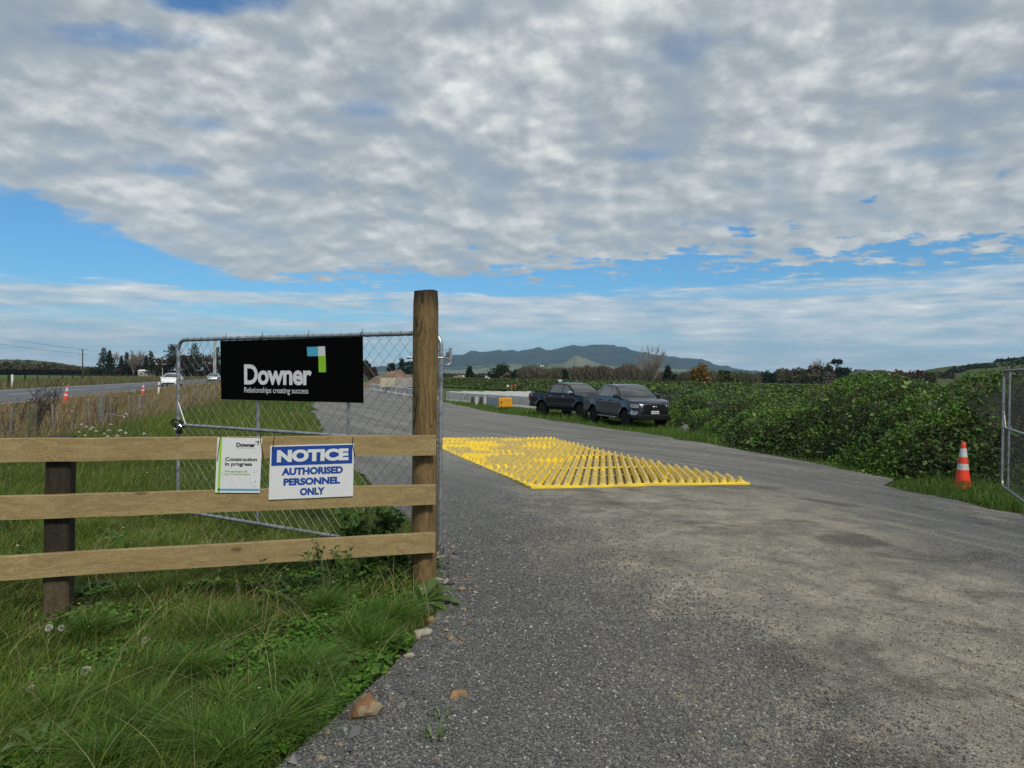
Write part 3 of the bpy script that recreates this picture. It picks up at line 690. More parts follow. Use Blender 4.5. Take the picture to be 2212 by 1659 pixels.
# gate at the right, swung out along the track
chain_gate((5.98, 7.55), (7.68, 11.09), -0.06, 1.74, 'galvanised chain link gate standing open before the brambles at the right edge', [1.1, 2.25, 3.42], zm=0.86)

# ------------------------------------------------------------------ signs
def flatmat(name, c, c2=None, rough=0.5): return mat(name, c, rough, col2=c2, nscale=9, nfac=(0.5, 0.9))
M['sign_white'] = flatmat('sign_white', (0.56, 0.58, 0.60), (0.47, 0.49, 0.50)); M['sign_blue'] = flatmat('sign_blue', (0.006, 0.045, 0.26), None, 0.4)
M['sign_black'] = mat('banner_black', (0.0012, 0.0012, 0.0014), 0.95, spec=0.05); M['ink'] = flatmat('black_ink', (0.006, 0.006, 0.008))
M['cyan'] = flatmat('sign_cyan', (0.06, 0.36, 0.56)); M['lime'] = flatmat('sign_lime', (0.22, 0.48, 0.012)); M['dullgreen'] = flatmat('sign_dull_green', (0.17, 0.27, 0.06)); M['lettering'] = flatmat('banner_lettering', (0.60, 0.61, 0.64))
M['skyblue'] = flatmat('sign_stripe_blue', (0.07, 0.27, 0.45)); M['speck'] = flatmat('mud_specks', (0.05, 0.045, 0.04))
class Quad:
    """flat sign: s,t in 0..1 (t down) between four corners; n points to the viewer"""
    def __init__(s, tl, tr, bl, br):
        s.c = [np.array(q, float) for q in (tl, tr, bl, br)]
        e1 = s.c[1]-s.c[0]; e2 = s.c[2]-s.c[0]; n = np.cross(e1, e2); n /= np.linalg.norm(n)
        if n[1] > 0: n = -n
        s.n = n; s.w = np.linalg.norm(e1); s.h = np.linalg.norm(e2)
    def p(s, a, b, d=0.0, bow=0.0):
        tl, tr, bl, br = s.c; q = (tl*(1-a)+tr*a)*(1-b)+(bl*(1-a)+br*a)*b
        return q+s.n*(d+bow*math.sin(math.pi*min(max(a, 0), 1))*math.sin(math.pi*min(max(b, 0), 1)))
def qpanel(q, name, m, parent, rect=(0, 0, 1, 1), d0=0.0, d1=0.003, bow=0.0, nx=12):
    mb = MB(); vs = []; fs = []
    for L in (d0, d1):
        for j in range(nx+1):
            for i in range(nx+1): vs.append(q.p(rect[0]+(rect[2]-rect[0])*i/nx, rect[1]+(rect[3]-rect[1])*j/nx, L, bow))
    k_ = (nx+1)**2
    for j in range(nx):
        for i in range(nx):
            a = j*(nx+1)+i; fs.append((k_+a, k_+a+1, k_+a+nx+2, k_+a+nx+1)); fs.append((a, a+nx+1, a+nx+2, a+1))
    per = [i for i in range(nx+1)]+[(nx+1)*j+nx for j in range(1, nx+1)]+[(nx+1)*nx+i for i in range(nx-1, -1, -1)]+[(nx+1)*j for j in range(nx-1, 0, -1)]
    for i in range(len(per)): a = per[i]; b = per[(i+1) % len(per)]; fs.append((a, b, b+k_, a+k_))
    mb.add(vs, fs); return mb.build(name, m, parent)
def text_mesh(txt, bold=0.0, spacing=1.0):
    cu = bpy.data.curves.new('t', 'FONT'); cu.body = txt; cu.offset = bold; cu.space_character = spacing; cu.resolution_u = 4; cu.fill_mode = 'FRONT'
    o = bpy.data.objects.new('t', cu); col.objects.link(o); dg = bpy.context.evaluated_depsgraph_get(); dg.update()
    me = bpy.data.meshes.new_from_object(o.evaluated_get(dg)); vs = np.array([v.co[:] for v in me.vertices]); fs = [tuple(p.vertices) for p in me.polygons]
    bpy.data.objects.remove(o); bpy.data.curves.remove(cu); bpy.data.meshes.remove(me); return vs, fs
def qtext(q, txt, rect, m, parent, name='lettering', bold=0.02, d=0.004, bow=0.0, spacing=1.0):
    """rect = (s0,t0,s1,t1) for the ink box"""
    vs, fs = text_mesh(txt, bold, spacing); lo = vs.min(0); hi = vs.max(0)
    mb = MB(); out = []
    for v in vs:
        a = (v[0]-lo[0])/(hi[0]-lo[0]); b = 1-(v[1]-lo[1])/(hi[1]-lo[1]); out.append(q.p(rect[0]+(rect[2]-rect[0])*a, rect[1]+(rect[3]-rect[1])*b, d, bow))
    mb.add(out, fs); me = bpy.data.meshes.new(name); base = parent.location
    me.from_pydata([(v[0]-base.x, v[1]-base.y, v[2]-base.z) for v in mb.v], [], mb.f); me.materials.append(m); return link(name, me, parent)
def plane_hit(u, v, A, N):
    d = ray(u, v); o = np.array([0, 0, EYE]); N3 = np.array([N[0], N[1], 0.0]); A3 = np.array([A[0], A[1], 0.0])
    t = np.dot(A3-o, N3)/np.dot(d, N3); return o+d*t
Dg = (GB-GA)/GL; Ng = np.array([-Dg[1], Dg[0]]); Ng = Ng if Ng[1] < 0 else -Ng
Ab = GA+Ng*0.03
bq = Quad(*[plane_hit(u, v, Ab, Ng) for u, v in ((476, 736.5), (784, 727.5), (478, 862.5), (785.5, 870.5))])
ban = empty('company_banner', bq.p(0.5, 1.0), 0, 'black banner with white company name and blue, white and green mark, on the gate', 'banner')
qpanel(bq, 'banner_sheet', M['sign_black'], ban, bow=-0.01, d1=0.002)
def bs(u0, v0, u1, v1):     # banner lettering boxes read off an enlarged view of the banner
    return ((u0-440)/1096, (v0-470)/478, (u1-440)/1096, (v1-470)/478)
BW = -0.01
qtext(bq, 'Downer', (0.183, 0.405, 0.668, 0.745), M['lettering'], ban, bold=0.03, bow=BW, d=0.004, spacing=0.95)
qtext(bq, 'Relationships creating success', (0.184, 0.785, 0.645, 0.905), M['lettering'], ban, bold=0.0, bow=BW, d=0.004, spacing=0.95)
qpanel(bq, 'blue_block', M['cyan'], ban, (0.640, 0.135, 0.713, 0.282), 0.0021, 0.004, BW, 4)
qpanel(bq, 'white_block', M['lettering'], ban, (0.7135, 0.132, 0.760, 0.280), 0.0021, 0.004, BW, 4)
qpanel(bq, 'green_block', M['lime'], ban, (0.7145, 0.281, 0.762, 0.535), 0.0021, 0.004, BW, 4)
for a in (0.03, 0.31, 0.64, 0.985):
    mb = MB(); q = bq.p(a, 0.0); mb.tube([(q[0], q[1], q[2]-0.01), (q[0]+0.004, q[1]-0.012, q[2]+0.02), (q[0]+0.01, q[1]+0.03, q[2]+0.05), (q[0]+0.002, q[1]+0.05, q[2]+0.01)], 0.003, 5)
    mb.tube([(q[0]+0.01, q[1]+0.02, q[2]+0.04), (q[0]+0.02, q[1]+0.0, q[2]+0.075)], 0.002, 4); mb.build('cable_tie', M['black'], ban)
for a in (0.31, 0.64, 0.985):
    mb = MB(); q = bq.p(a, 1.0); mb.tube([(q[0], q[1]-0.004, q[2]+0.02), (q[0]+0.01, q[1]+0.02, q[2]-0.006), (q[0]+0.02, q[1], q[2]-0.02)], 0.0025, 4); mb.build('cable_tie', M['black'], ban)
# notice sign and construction sign on the rails
Af = RRt+RNv*0.006
nq = Quad(*[plane_hit(u, v, Af, RNv) for u, v in ((584, 962.5), (764.5, 957.8), (580, 1079.5), (762.5, 1071.5))])
ns_ = empty('notice_sign', nq.p(0.5, 1.0), 0, 'white and blue notice board for authorised personnel, tied across the top two rails', 'sign')
qpanel(nq, 'sign_board', M['sign_white'], ns_, d1=0.004)
qpanel(nq, 'blue_header', M['sign_blue'], ns_, (0.018, 0.022, 0.982, 0.375), 0.0041, 0.0055, 0, 2)
qtext(nq, 'NOTICE', (0.080, 0.085, 0.935, 0.315), M['sign_white'], ns_, bold=0.06, d=0.0065, spacing=1.0)
qtext(nq, 'AUTHORISED', (0.140, 0.420, 0.870, 0.560), M['sign_blue'], ns_, bold=0.055, d=0.0052)
qtext(nq, 'PERSONNEL', (0.165, 0.615, 0.838, 0.752), M['sign_blue'], ns_, bold=0.055, d=0.0052)
qtext(nq, 'ONLY', (0.360, 0.805, 0.655, 0.945), M['sign_blue'], ns_, bold=0.055, d=0.0052)
cq = Quad(*[plane_hit(u, v, Af, RNv) for u, v in ((469.5, 945.0), (566.5, 946.5), (464.5, 1064), (561, 1064.5))])
cs_ = empty('construction_sign', cq.p(0.5, 1.0), 0, 'small white construction in progress sign with a green side stripe, tied left of the notice', 'sign')
qpanel(cq, 'sign_board', M['sign_white'], cs_, d1=0.004)
qpanel(cq, 'green_stripe', M['lime'], cs_, (0.055, 0.0, 0.105, 0.925), 0.0041, 0.0052, 0, 2)
qpanel(cq, 'green_stripe', M['lime'], cs_, (0.055, 0.963, 0.105, 1.0), 0.0041, 0.0052, 0, 2)
qpanel(cq, 'black_block', M['ink'], cs_, (0.055, 0.926, 0.105, 0.962), 0.0041, 0.0052, 0, 2)
qpanel(cq, 'blue_stripe', M['skyblue'], cs_, (0.106, 0.926, 0.99, 0.962), 0.0041, 0.0052, 0, 2)
qtext(cq, 'Downer', (0.425, 0.088, 0.855, 0.165), M['ink'], cs_, bold=0.045, d=0.0046, spacing=0.9)
qtext(cq, 'Relationships creating success', (0.425, 0.175, 0.84, 0.192), M['ink'], cs_, bold=0.01, d=0.0046)
qpanel(cq, 'blue_block', M['skyblue'], cs_, (0.845, 0.052, 0.893, 0.076), 0.0041, 0.0052, 0, 1)
qpanel(cq, 'black_block', M['ink'], cs_, (0.8935, 0.052, 0.935, 0.076), 0.0041, 0.0052, 0, 1)
qpanel(cq, 'green_block', M['dullgreen'], cs_, (0.8935, 0.0765, 0.935, 0.126), 0.0041, 0.0052, 0, 1)
qtext(cq, 'Construction', (0.195, 0.355, 0.905, 0.425), M['ink'], cs_, bold=0.035, d=0.0046)
qtext(cq, 'in progress', (0.195, 0.445, 0.80, 0.530), M['ink'], cs_, bold=0.035, d=0.0046)
qtext(cq, 'We apologise for', (0.19, 0.590, 0.705, 0.642), M['dullgreen'], cs_, bold=0.02, d=0.0046)
qtext(cq, 'any inconvenience', (0.185, 0.645, 0.765, 0.690), M['dullgreen'], cs_, bold=0.02, d=0.0046)
mb = MB(); rs_ = random.Random(4)
for _ in range(46):
    a = rs_.uniform(0.12, 0.95); b = min(0.91, 0.55+rs_.random()**0.7*0.36); r_ = rs_.uniform(0.004, 0.011); an = rs_.uniform(0, 3)
    mb.add([cq.p(a+r_*math.cos(an+t)*(1 if t % 2 else 0.5), b+r_*0.8*math.sin(an+t), 0.0048) for t in (0, 1.5, 3, 4.6)], [(0, 1, 2, 3)])
mb.build('mud_specks', M['speck'], cs_)
def tie(q, a, b, a2, b2, parent, up=0.045):
    mb = MB(); p = q.p(a, b, 0.006); p2 = q.p(a2, b2, 0.006); t = np.array([p2[0], p2[1], p2[2]])
    mb.tube([p2, p, (p[0]*0.5+t[0]*0.5, p[1], (p[2]+t[2])/2)], 0.0022, 5)
    mb.tube([p, p2], 0.0026, 5)
    return mb.build('cable_tie', M['black'], parent)
tie(nq, 0.025, 0.09, 0.045, -0.20, ns_); tie(nq, 0.985, 0.04, 0.985, -0.13, ns_); tie(nq, 0.985, 0.04, 1.02, 0.26, ns_)
tie(cq, 0.06, 0.03, 0.085, -0.08, cs_); tie(cq, 0.06, 0.03, 0.02, 0.42, cs_); tie(cq, 0.96, 0.03, 0.96, -0.08, cs_); tie(cq, 0.96, 0.03, 1.06, 0.38, cs_)

# ------------------------------------------------------------------ traffic cones
def cone(pos, h, label, tilt=0.0, letters=None, rz=0.0, group=None):
    g = empty('traffic_cone', pos, rz, label, 'traffic cone', group); g.rotation_euler = (0, tilt, rz)
    k_ = h/0.9; r0, r1 = 0.145*k_, 0.036*k_
    rad = lambda t: r0+(r1-r0)*t
    mb = MB(); mb.lathe([(rad(0)+0.004, 0.03*k_)]+[(rad(t), 0.035*k_+(h-0.035*k_)*t) for t in np.linspace(0.0, 1, 12)]+[(r1*0.9, h+0.004), (r1*0.6, h+0.002), (r1*0.55, h-0.06)], 24)
    mb.build('cone_body', M['orange'], g, smooth=True, world=False)
    for (a, b) in ((0.40, 0.53), (0.68, 0.87)):
        mb = MB(); mb.lathe([(rad(t)+0.0018, 0.035*k_+(h-0.035*k_)*t) for t in (a, (a+b)/2, b)], 24)
        mb.build('reflective_band', M['reflect'], g, smooth=True, world=False)
    mb = MB(); vs = []
    s_ = 0.20*k_; o8 = [(s_, s_*0.55), (s_*0.55, s_), (-s_*0.55, s_), (-s_, s_*0.55), (-s_, -s_*0.55), (-s_*0.55, -s_), (s_*0.55, -s_), (s_, -s_*0.55)]
    mb.prism(o8, lambda a, b, d: (a, b, d), 0.03*k_); mb.build('cone_base', M['rubber'], g, world=False)
    if letters:
        vs, fs = text_mesh(letters, 0.02); lo = vs.min(0); hi = vs.max(0); out = []
        for v in vs:
            z = 0.095+(v[1]-lo[1])/(hi[1]-lo[1])*0.065; t = (z-0.035*k_)/(h-0.035*k_); r_ = rad(t)+0.0025
            a = -math.pi/2-0.06+((v[0]-lo[0])/(hi[0]-lo[0])-0.5)*0.13/r_; out.append((r_*math.cos(a), r_*math.sin(a), z))
        me = bpy.data.meshes.new('lettering'); me.from_pydata(out, [], fs); me.materials.append(M['ink']); link('lettering', me, g)
    return g
pc = G(2079, 1056); cone((pc[0], pc[1], pc[2]-0.01), 0.775*pc[1]/12.5 if False else 0.80, 'orange and white cone marked WTS, standing on grass in front of the brambles', letters='WTS', rz=R(-8), tilt=R(0.4))
pc1 = G(140, 872); cone((pc1[0], pc1[1], 0.0), 0.92, 'nearer roadside cone, leaning, past the dry grass at the left', tilt=R(9), group='cones along the highway')
pc2 = G(308, 856); cone((pc2[0], pc2[1], 0.0), 0.85, 'farther roadside cone near the white marker post', tilt=R(4), group='cones along the highway')
def whitepost(pos, h, label, band=True, r=0.05, tilt=0.0):
    g = empty('marker_post', pos, 0, label, 'marker post'); g.rotation_euler = (0, tilt, 0); mb = MB(); mb.box((0, 0, h/2), (2*r, 0.03, h), bev=0.008); mb.build('stake', M['white'], g, world=False)
    if band: mb = MB(); mb.box((0, 0, h*0.73), (2*r+0.006, 0.036, 0.12)); mb.build('red_band', M['red'], g, world=False)
    return g
q_ = G(342, 856); whitepost((q_[0], q_[1], 0), 0.95, 'white marker post with a red band beside the highway', tilt=R(3))
q_ = G(26.5, 838); whitepost((q_[0], q_[1], 0), 1.25, 'plain white post across the highway by the green field', False, 0.09)

# ------------------------------------------------------------------ yellow rumble mats
M['yellow'] = mat('yellow_plastic', (0.82, 0.60, 0.016), 0.5, col2=(0.62, 0.44, 0.06), nscale=2.6, nfac=(0.42, 0.62), bump=0.05, bscale=90)
M['notch_shade'] = mat('notch_mud_shade', (0.16, 0.12, 0.055), 0.9, col2=(0.30, 0.22, 0.06), nscale=6, nfac=(0.45, 0.6))
M['yellow_dirty'] = mat('worn_yellow_plastic', (0.58, 0.46, 0.10), 0.75, col2=(0.38, 0.30, 0.13), nscale=9, nfac=(0.35, 0.6), bump=0.2, bscale=80)
seams = [((1146, 1056), (1622, 1047)), ((1059, 1016), (1449, 1010)), ((992, 987), (1331, 984)), ((944, 965.5), (1248, 963.5)), ((903, 951), (1192, 949.5))]
mlab = ['nearest yellow ridged plastic mat on the gravel, its front corner pointing at the camera', 'second yellow ridged mat from the front, bright yellow at its left end', 'third yellow ridged mat from the front, dull with dried mud', 'farthest yellow ridged mat, beyond the other three']
RDIR = np.array([0.128, 0.992])
for i in range(4):
    A, B = G(*seams[i][0], 0.022)[:2], G(*seams[i][1], 0.022)[:2]; Dd, Cc = G(*seams[i+1][0], 0.022)[:2], G(*seams[i+1][1], 0.022)[:2]
    if i: Dd_ = Dd
    quad = [A, B, Cc, Dd]; cen = sum(quad)/4; quad = [cen+(q-cen)*0.995 for q in quad]; A, B, Cc, Dd = quad
    g = empty('rumble_mat', (cen[0], cen[1], float(gz(*cen))), 0, mlab[i], 'ground mat', 'yellow rumble mats on the track')
    zf = lambda p: float(gz(p[0], p[1]))+0.024+(0.022*math.sin(p[0]*1.7+1.0)**2*math.exp(-(p[1]-11)**2/4))
    # frame flange
    fl = MB()
    for k_ in range(4):
        a, b = quad[k_], quad[(k_+1) % 4]; inn = 0.09
        an, bn = cen+(a-cen)*(1-inn/1.6), cen+(b-cen)*(1-inn/1.6); n = 16
        vs = []
        for q in range(n+1):
            p = a+(b-a)*q/n; pi = an+(bn-an)*q/n
            vs += [(p[0], p[1], zf(p)-0.02), (p[0], p[1], zf(p)+0.012), (pi[0], pi[1], zf(pi)+0.018), (pi[0], pi[1], zf(pi)-0.004)]
        fs = []
        for q in range(n):
            for j in range(4): fs.append((q*4+j, q*4+(j+1) % 4, (q+1)*4+(j+1) % 4, (q+1)*4+j))
        fl.add(vs, fs)
    fl.build('mat_edge', M['yellow'], g)
    # ridges
    rg = MB(); PER = np.array([RDIR[1], -RDIR[0]]); pr = [np.dot(q, PER) for q in quad]; lo, hi = min(pr), max(pr); pitch = 0.134
    kk = int(lo/pitch)
    W0, W1, W2 = 0.047, 0.030, 0.015; HT = 0.094
    while kk*pitch < hi:
        off = kk*pitch; kk += 1
        # clip the line to the quad
        ts = []
        for k_ in range(4):
            a, b = quad[k_], quad[(k_+1) % 4]; fa, fb = np.dot(a, PER)-off, np.dot(b, PER)-off
            if fa*fb < 0: p = a+(b-a)*fa/(fa-fb); ts.append(np.dot(p, RDIR))
        if len(ts) < 2: continue
        t0, t1 = min(ts)+0.045, max(ts)-0.035
        if t1-t0 < 0.15: continue
        npit = max(1, int((t1-t0)/0.085)); step = (t1-t0)/npit
        vs = []; rows = []
        def row(t, hgt, wsc=1.0):
            c0 = PER*off+RDIR*t; zb = zf(c0); b_ = len(vs)
            for (w_, h_) in ((-W0, 0.0), (-W1*wsc, hgt*0.55), (-W2*wsc, hgt), (W2*wsc, hgt), (W1*wsc, hgt*0.55), (W0, 0.0)):
                p = c0+PER*w_; vs.append((p[0], p[1], zb+h_))
            rows.append(b_)
        row(t0, 0.004); row(t0+0.035, HT*0.55, 1.0)
        mid = random.random(); gap = random.choice((0.25, 0.5, 0.7)) if random.random() < 0.14 else None
        for q in range(npit):
            t = t0+0.05+q*(t1-t0-0.10)/npit; st = (t1-t0-0.10)/npit; hh_ = HT*(0.90+0.16*random.random())*(0.18 if gap and abs(q/npit-gap) < 0.06 else 1)
            row(t, hh_*0.52, 0.7); row(t+st*0.16, hh_, 1.2); row(t+st*0.58, hh_, 1.2); row(t+st*0.76, hh_*0.52, 0.7)
        row(t1-0.035, HT*0.55, 1.0); row(t1, 0.004)
        fs = []
        for a, b in zip(rows[:-1], rows[1:]):
            for j in range(5): fs.append((a+j, a+j+1, b+j+1, b+j))
        tops = len(fs)
        rg.cur = 0; rg.add(vs, fs)
        # dirty tops
        for n_, f in enumerate(fs):
            if n_ % 5 in (1, 2, 3) and vnoise(vs[f[0]][0]*1.3+i*9, vs[f[0]][1]*1.3) > (0.26 if i in (0, 2) else 0.42): rg.mi[len(rg.mi)-len(fs)+n_] = 1
        for n_ in range(len(fs)):
            sg = n_//5; ph = (sg-2) % 4
            if 2 <= sg < 2+4*npit and ph == 3 and n_ % 5 in (1, 2, 3) and random.random() < 0.8: rg.mi[len(rg.mi)-len(fs)+n_] = 2  # mud brown painted into the notches as shade between the teeth
        # cross webs tying the ridges together
        for t in (t0+0.02, (t0+t1)/2, t1-0.06):
            c0 = PER*off+RDIR*t; zb = zf(c0)
            if np.dot(c0+PER*pitch, PER) > hi: continue
            a = c0+PER*0.04; b = c0+PER*(pitch-0.04); rg.cur = 0
            rg.add([(a[0], a[1], zb+0.012), (b[0], b[1], zb+0.012), (b[0]+RDIR[0]*.05, b[1]+RDIR[1]*.05, zb+0.012), (a[0]+RDIR[0]*.05, a[1]+RDIR[1]*.05, zb+0.012)], [(0, 1, 2, 3)])
    rg.build('ridges', [M['yellow'], M['yellow_dirty'], M['notch_shade']], g)

# ------------------------------------------------------------------ concrete barriers, crash cushion, markers
def barrier_line(P0, P1):  return np.array(P0, float), np.array(P1, float)
BL = [G(1185, 888)[:2], G(959, 867)[:2], np.array([-17.5, 92.0])]
M['conc_end'] = mat('black_end_plate', (0.015, 0.015, 0.016), 0.6, col2=(0.04, 0.04, 0.04), nscale=4)
def make_barrier(L):
    g = empty('concrete_barrier', (0, 0, 0), 0)
    prof = [(-0.34, 0), (0.34, 0), (0.34, 0.12), (0.24, 0.26), (0.19, 0.84), (0.17, 0.86), (-0.17, 0.86), (-0.19, 0.84), (-0.24, 0.26), (-0.34, 0.12)]
    mb = MB(); mb.prism(prof, lambda a, b, d: (d-L/2, a, b), L-0.14); mb.build('barrier_body', M['concrete'], g, world=False)
    for s in (-1, 1):
        mb = MB(); x0 = L/2-0.14 if s > 0 else -L/2-0.001
        mb.box((s*(L/2-0.075)-(0.07 if s > 0 else -0.0) if False else (L/2-0.105 if s > 0 else -L/2-0.035), 0, 0.40), (0.07, 0.26, 0.78), bev=0.01); mb.build('end_plate', M['conc_end'], g, world=False)
    return g
proto = make_barrier(4.0); first = True
def put_barrier(x, y, z, ang, label, group='concrete barriers stored in rows'):
    global first
    if first:
        proto.location = (x, y, z); proto.rotation_euler = (0, 0, ang); proto['label'] = label; proto['category'] = 'barrier'; proto['group'] = group; first = False; return proto
    return copy_thing(proto, (x, y, z), ang, 1.0, label, group)
a_, b_, c_ = BL; d1 = (b_-a_)/np.linalg.norm(b_-a_); n1 = np.array([-d1[1], d1[0]]); n1 = n1 if n1[1] > 0 else -n1
ang1 = math.atan2(d1[1], d1[0])
rowlab = 'grey concrete barrier stored behind the front row, between the grass verge and the green bank'
for r_ in range(20):
    off = r_*0.72; Ltot = np.linalg.norm(b_-a_)+4
    for q in range(-1, 5):
        s = q*4.05+(r_*1.3) % 2.0; p = a_+d1*s+n1*(0.33+off)
        z = float(gz(p[0], p[1]))-0.02
        lab = 'grey concrete barrier in the front row facing the track, right of the gate post' if r_ == 0 else rowlab
        put_barrier(p[0], p[1], z, ang1, lab, 'concrete barriers in the front row' if r_ == 0 else 'concrete barriers in the rows behind')
d2 = (c_-b_)/np.linalg.norm(c_-b_); ang2 = math.atan2(d2[1], d2[0])
for q in range(8):
    p = b_+d2*(4.6*q+3.2); put_barrier(p[0], p[1], float(gz(*p)), ang2, 'grey concrete barrier in the line seen through the gate mesh, beside the grass strip', 'concrete barriers along the far track')
for q, (u, v) in enumerate(((845, 831), (880, 831))):
    p = P(u, v, 84.0); lab = ('pale yellowish concrete block stacked higher, seen through the gate mesh', 'grey concrete block stacked beside the pale one, against the round post')[q]
    g = empty('concrete_block', (p[0], p[1], p[2]-0.3), R(8), lab, 'concrete block'); mb = MB(); mb.box((0, 0, 0.55), (2.6, 1.0, 1.1), bev=0.05)
    mb.build('block_body', mat('block_concrete', (0.40, 0.37, 0.28) if q == 0 else (0.27, 0.27, 0.28), 0.9, col2=(0.25, 0.24, 0.2), nscale=1.5, bump=0.3), g, world=False)
    mb = MB(); mb.box((1.1, -0.52, 0.5), (0.30, 0.04, 1.0)); mb.build('end_plate', M['conc_end'], g, world=False)
# two barriers standing end-on, black tapered ends
for q, (u0, u1) in enumerate(((1014.5, 1027), (1033.0, 1045.5))):
    pa = G((u0+u1)/2, 876.5); s = (u1-u0)/FPX*pa[1]/2
    g = empty('barrier_end_section', pa, R(4), ('left', 'right')[q]+' black tapered barrier end next to the steel crash cushion', 'barrier', 'black barrier ends')
    mb = MB(); mb.prism([(-s*1.05, 0), (s*1.05, 0), (s*0.98, 0.1), (s*0.55, 0.35), (s*0.45, 0.66), (-s*0.45, 0.66), (-s*0.55, 0.35), (-s*0.98, 0.1)], lambda a, b, d: (a, d, b), 0.5)
    mb.build('end_face', M['conc_end'], g, world=False)
    mb = MB(); mb.box((0.02+s*1.35, 0.2, 0.34), (s*0.8, 0.3, 0.62), bev=0.03); mb.build('concrete_wedge', M['concrete'], g, world=False)
ca = G(1091, 886); cush = empty('crash_cushion', ca, 0, 'steel guardrail crash cushion with a yellow box nose on the grass verge', 'crash cushion')
wn = (1106-1076)/FPX*ca[1]; ztop = 1.6-(860.5-811.3)/FPX*ca[1]; zbot = 1.6-(880.5-811.3)/FPX*ca[1]
dirc = P(1050, 865, ca[1]+3.4)-P(1078, 868, ca[1]); dirc[2] = 0
z0c, z1c = zbot-ca[2], ztop-ca[2]
M['amber'] = mat('amber_plastic', (0.62, 0.30, 0.005), 0.45, col2=(0.5, 0.22, 0.01), nscale=4)
mb = MB(); mb.box((0.02, 0.25, (z0c+z1c)/2), (wn*0.98, 0.55, z1c-z0c), bev=0.05)
for q in (0.25, 0.62): mb.box((-wn/2+wn*q, -0.03, (z0c+z1c)/2), (0.02, 0.03, (z1c-z0c)*0.9))
mb.build('nose_box', M['amber'], cush, world=False)
mb = MB(); mb.add([(-wn*0.34, -0.052, z0c+(z1c-z0c)*0.62), (-wn*0.24, -0.052, z0c+(z1c-z0c)*0.66), (-wn*0.27, -0.052, z0c+(z1c-z0c)*0.35), (-wn*0.31, -0.052, z0c+(z1c-z0c)*0.42)], [(0, 1, 2, 3)]); mb.build('black_mark', M['black'], cush, world=False)
for q in range(3):
    mb = MB(); zz = z0c+(z1c-z0c)*(0.25+0.29*q); prof = [(-0.12, 0), (-0.09, -0.05), (-0.03, -0.05), (0, 0.0), (0.03, -0.05), (0.09, -0.05), (0.12, 0)]
    for side in (0, 1):
        o_ = np.array([-wn/2+0.05, 0.3, 0]) if side == 0 else np.array([wn/2-0.1, 0.5, 0]); e_ = o_+dirc
        vs = [(o_[0]+pz*0, o_[1]+py, zz+pz*0.8) for pz, py in prof]+[(e_[0], e_[1]+py, zz+pz*0.8) for pz, py in prof]
        vs += [(a, b+0.012, c) for a, b, c in vs]; fs = []
        for j in range(6): fs += [(j, j+1, 8+j, 7+j), (14+j, 21+j, 22+j, 15+j)]
        fs += [(0, 7, 21, 14), (6, 20, 27, 13)]; mb.add(vs, fs)
    mb.build('guardrail', M['galv'], cush, world=False)
for q in range(4):
    mb = MB(); b0 = np.array([-0.2, 0.4, 0])+dirc*(0.1+0.28*q); mb.tube([(b0[0], b0[1], z0c+0.1), (b0[0]+0.12, b0[1]-0.1, -0.1)], 0.03, 6); mb.tube([(b0[0]+.5, b0[1], z0c+0.1), (b0[0]+0.4, b0[1]-0.1, -0.1)], 0.03, 6); mb.build('leg', M['darkmetal'], cush, world=False)
for q, (u, v, h_, c_k) in enumerate(((1096.5, 845, 0.85, 'white'), (1105.5, 846, 0.8, 'orange'), (1113, 845, 0.95, 'orange'), (1098.5, 843.5, 0.7, 'white'))):
    pp = G(u, v); g = empty('survey_peg', pp, 0, {'white': 'white-topped survey peg in the verge before the green bank', 'orange': 'orange-topped survey peg in the verge before the green bank'}[c_k], 'survey peg', c_k+' survey pegs')
    mb = MB(); mb.box((0, 0, h_/2), (0.06, 0.06, h_)); mb.build('stake', M['grey_wood'], g, world=False)
    mb = MB(); mb.box((0, 0, h_-0.08), (0.22, 0.07, 0.26), bev=0.02); mb.build('peg_top', M[c_k], g, world=False)

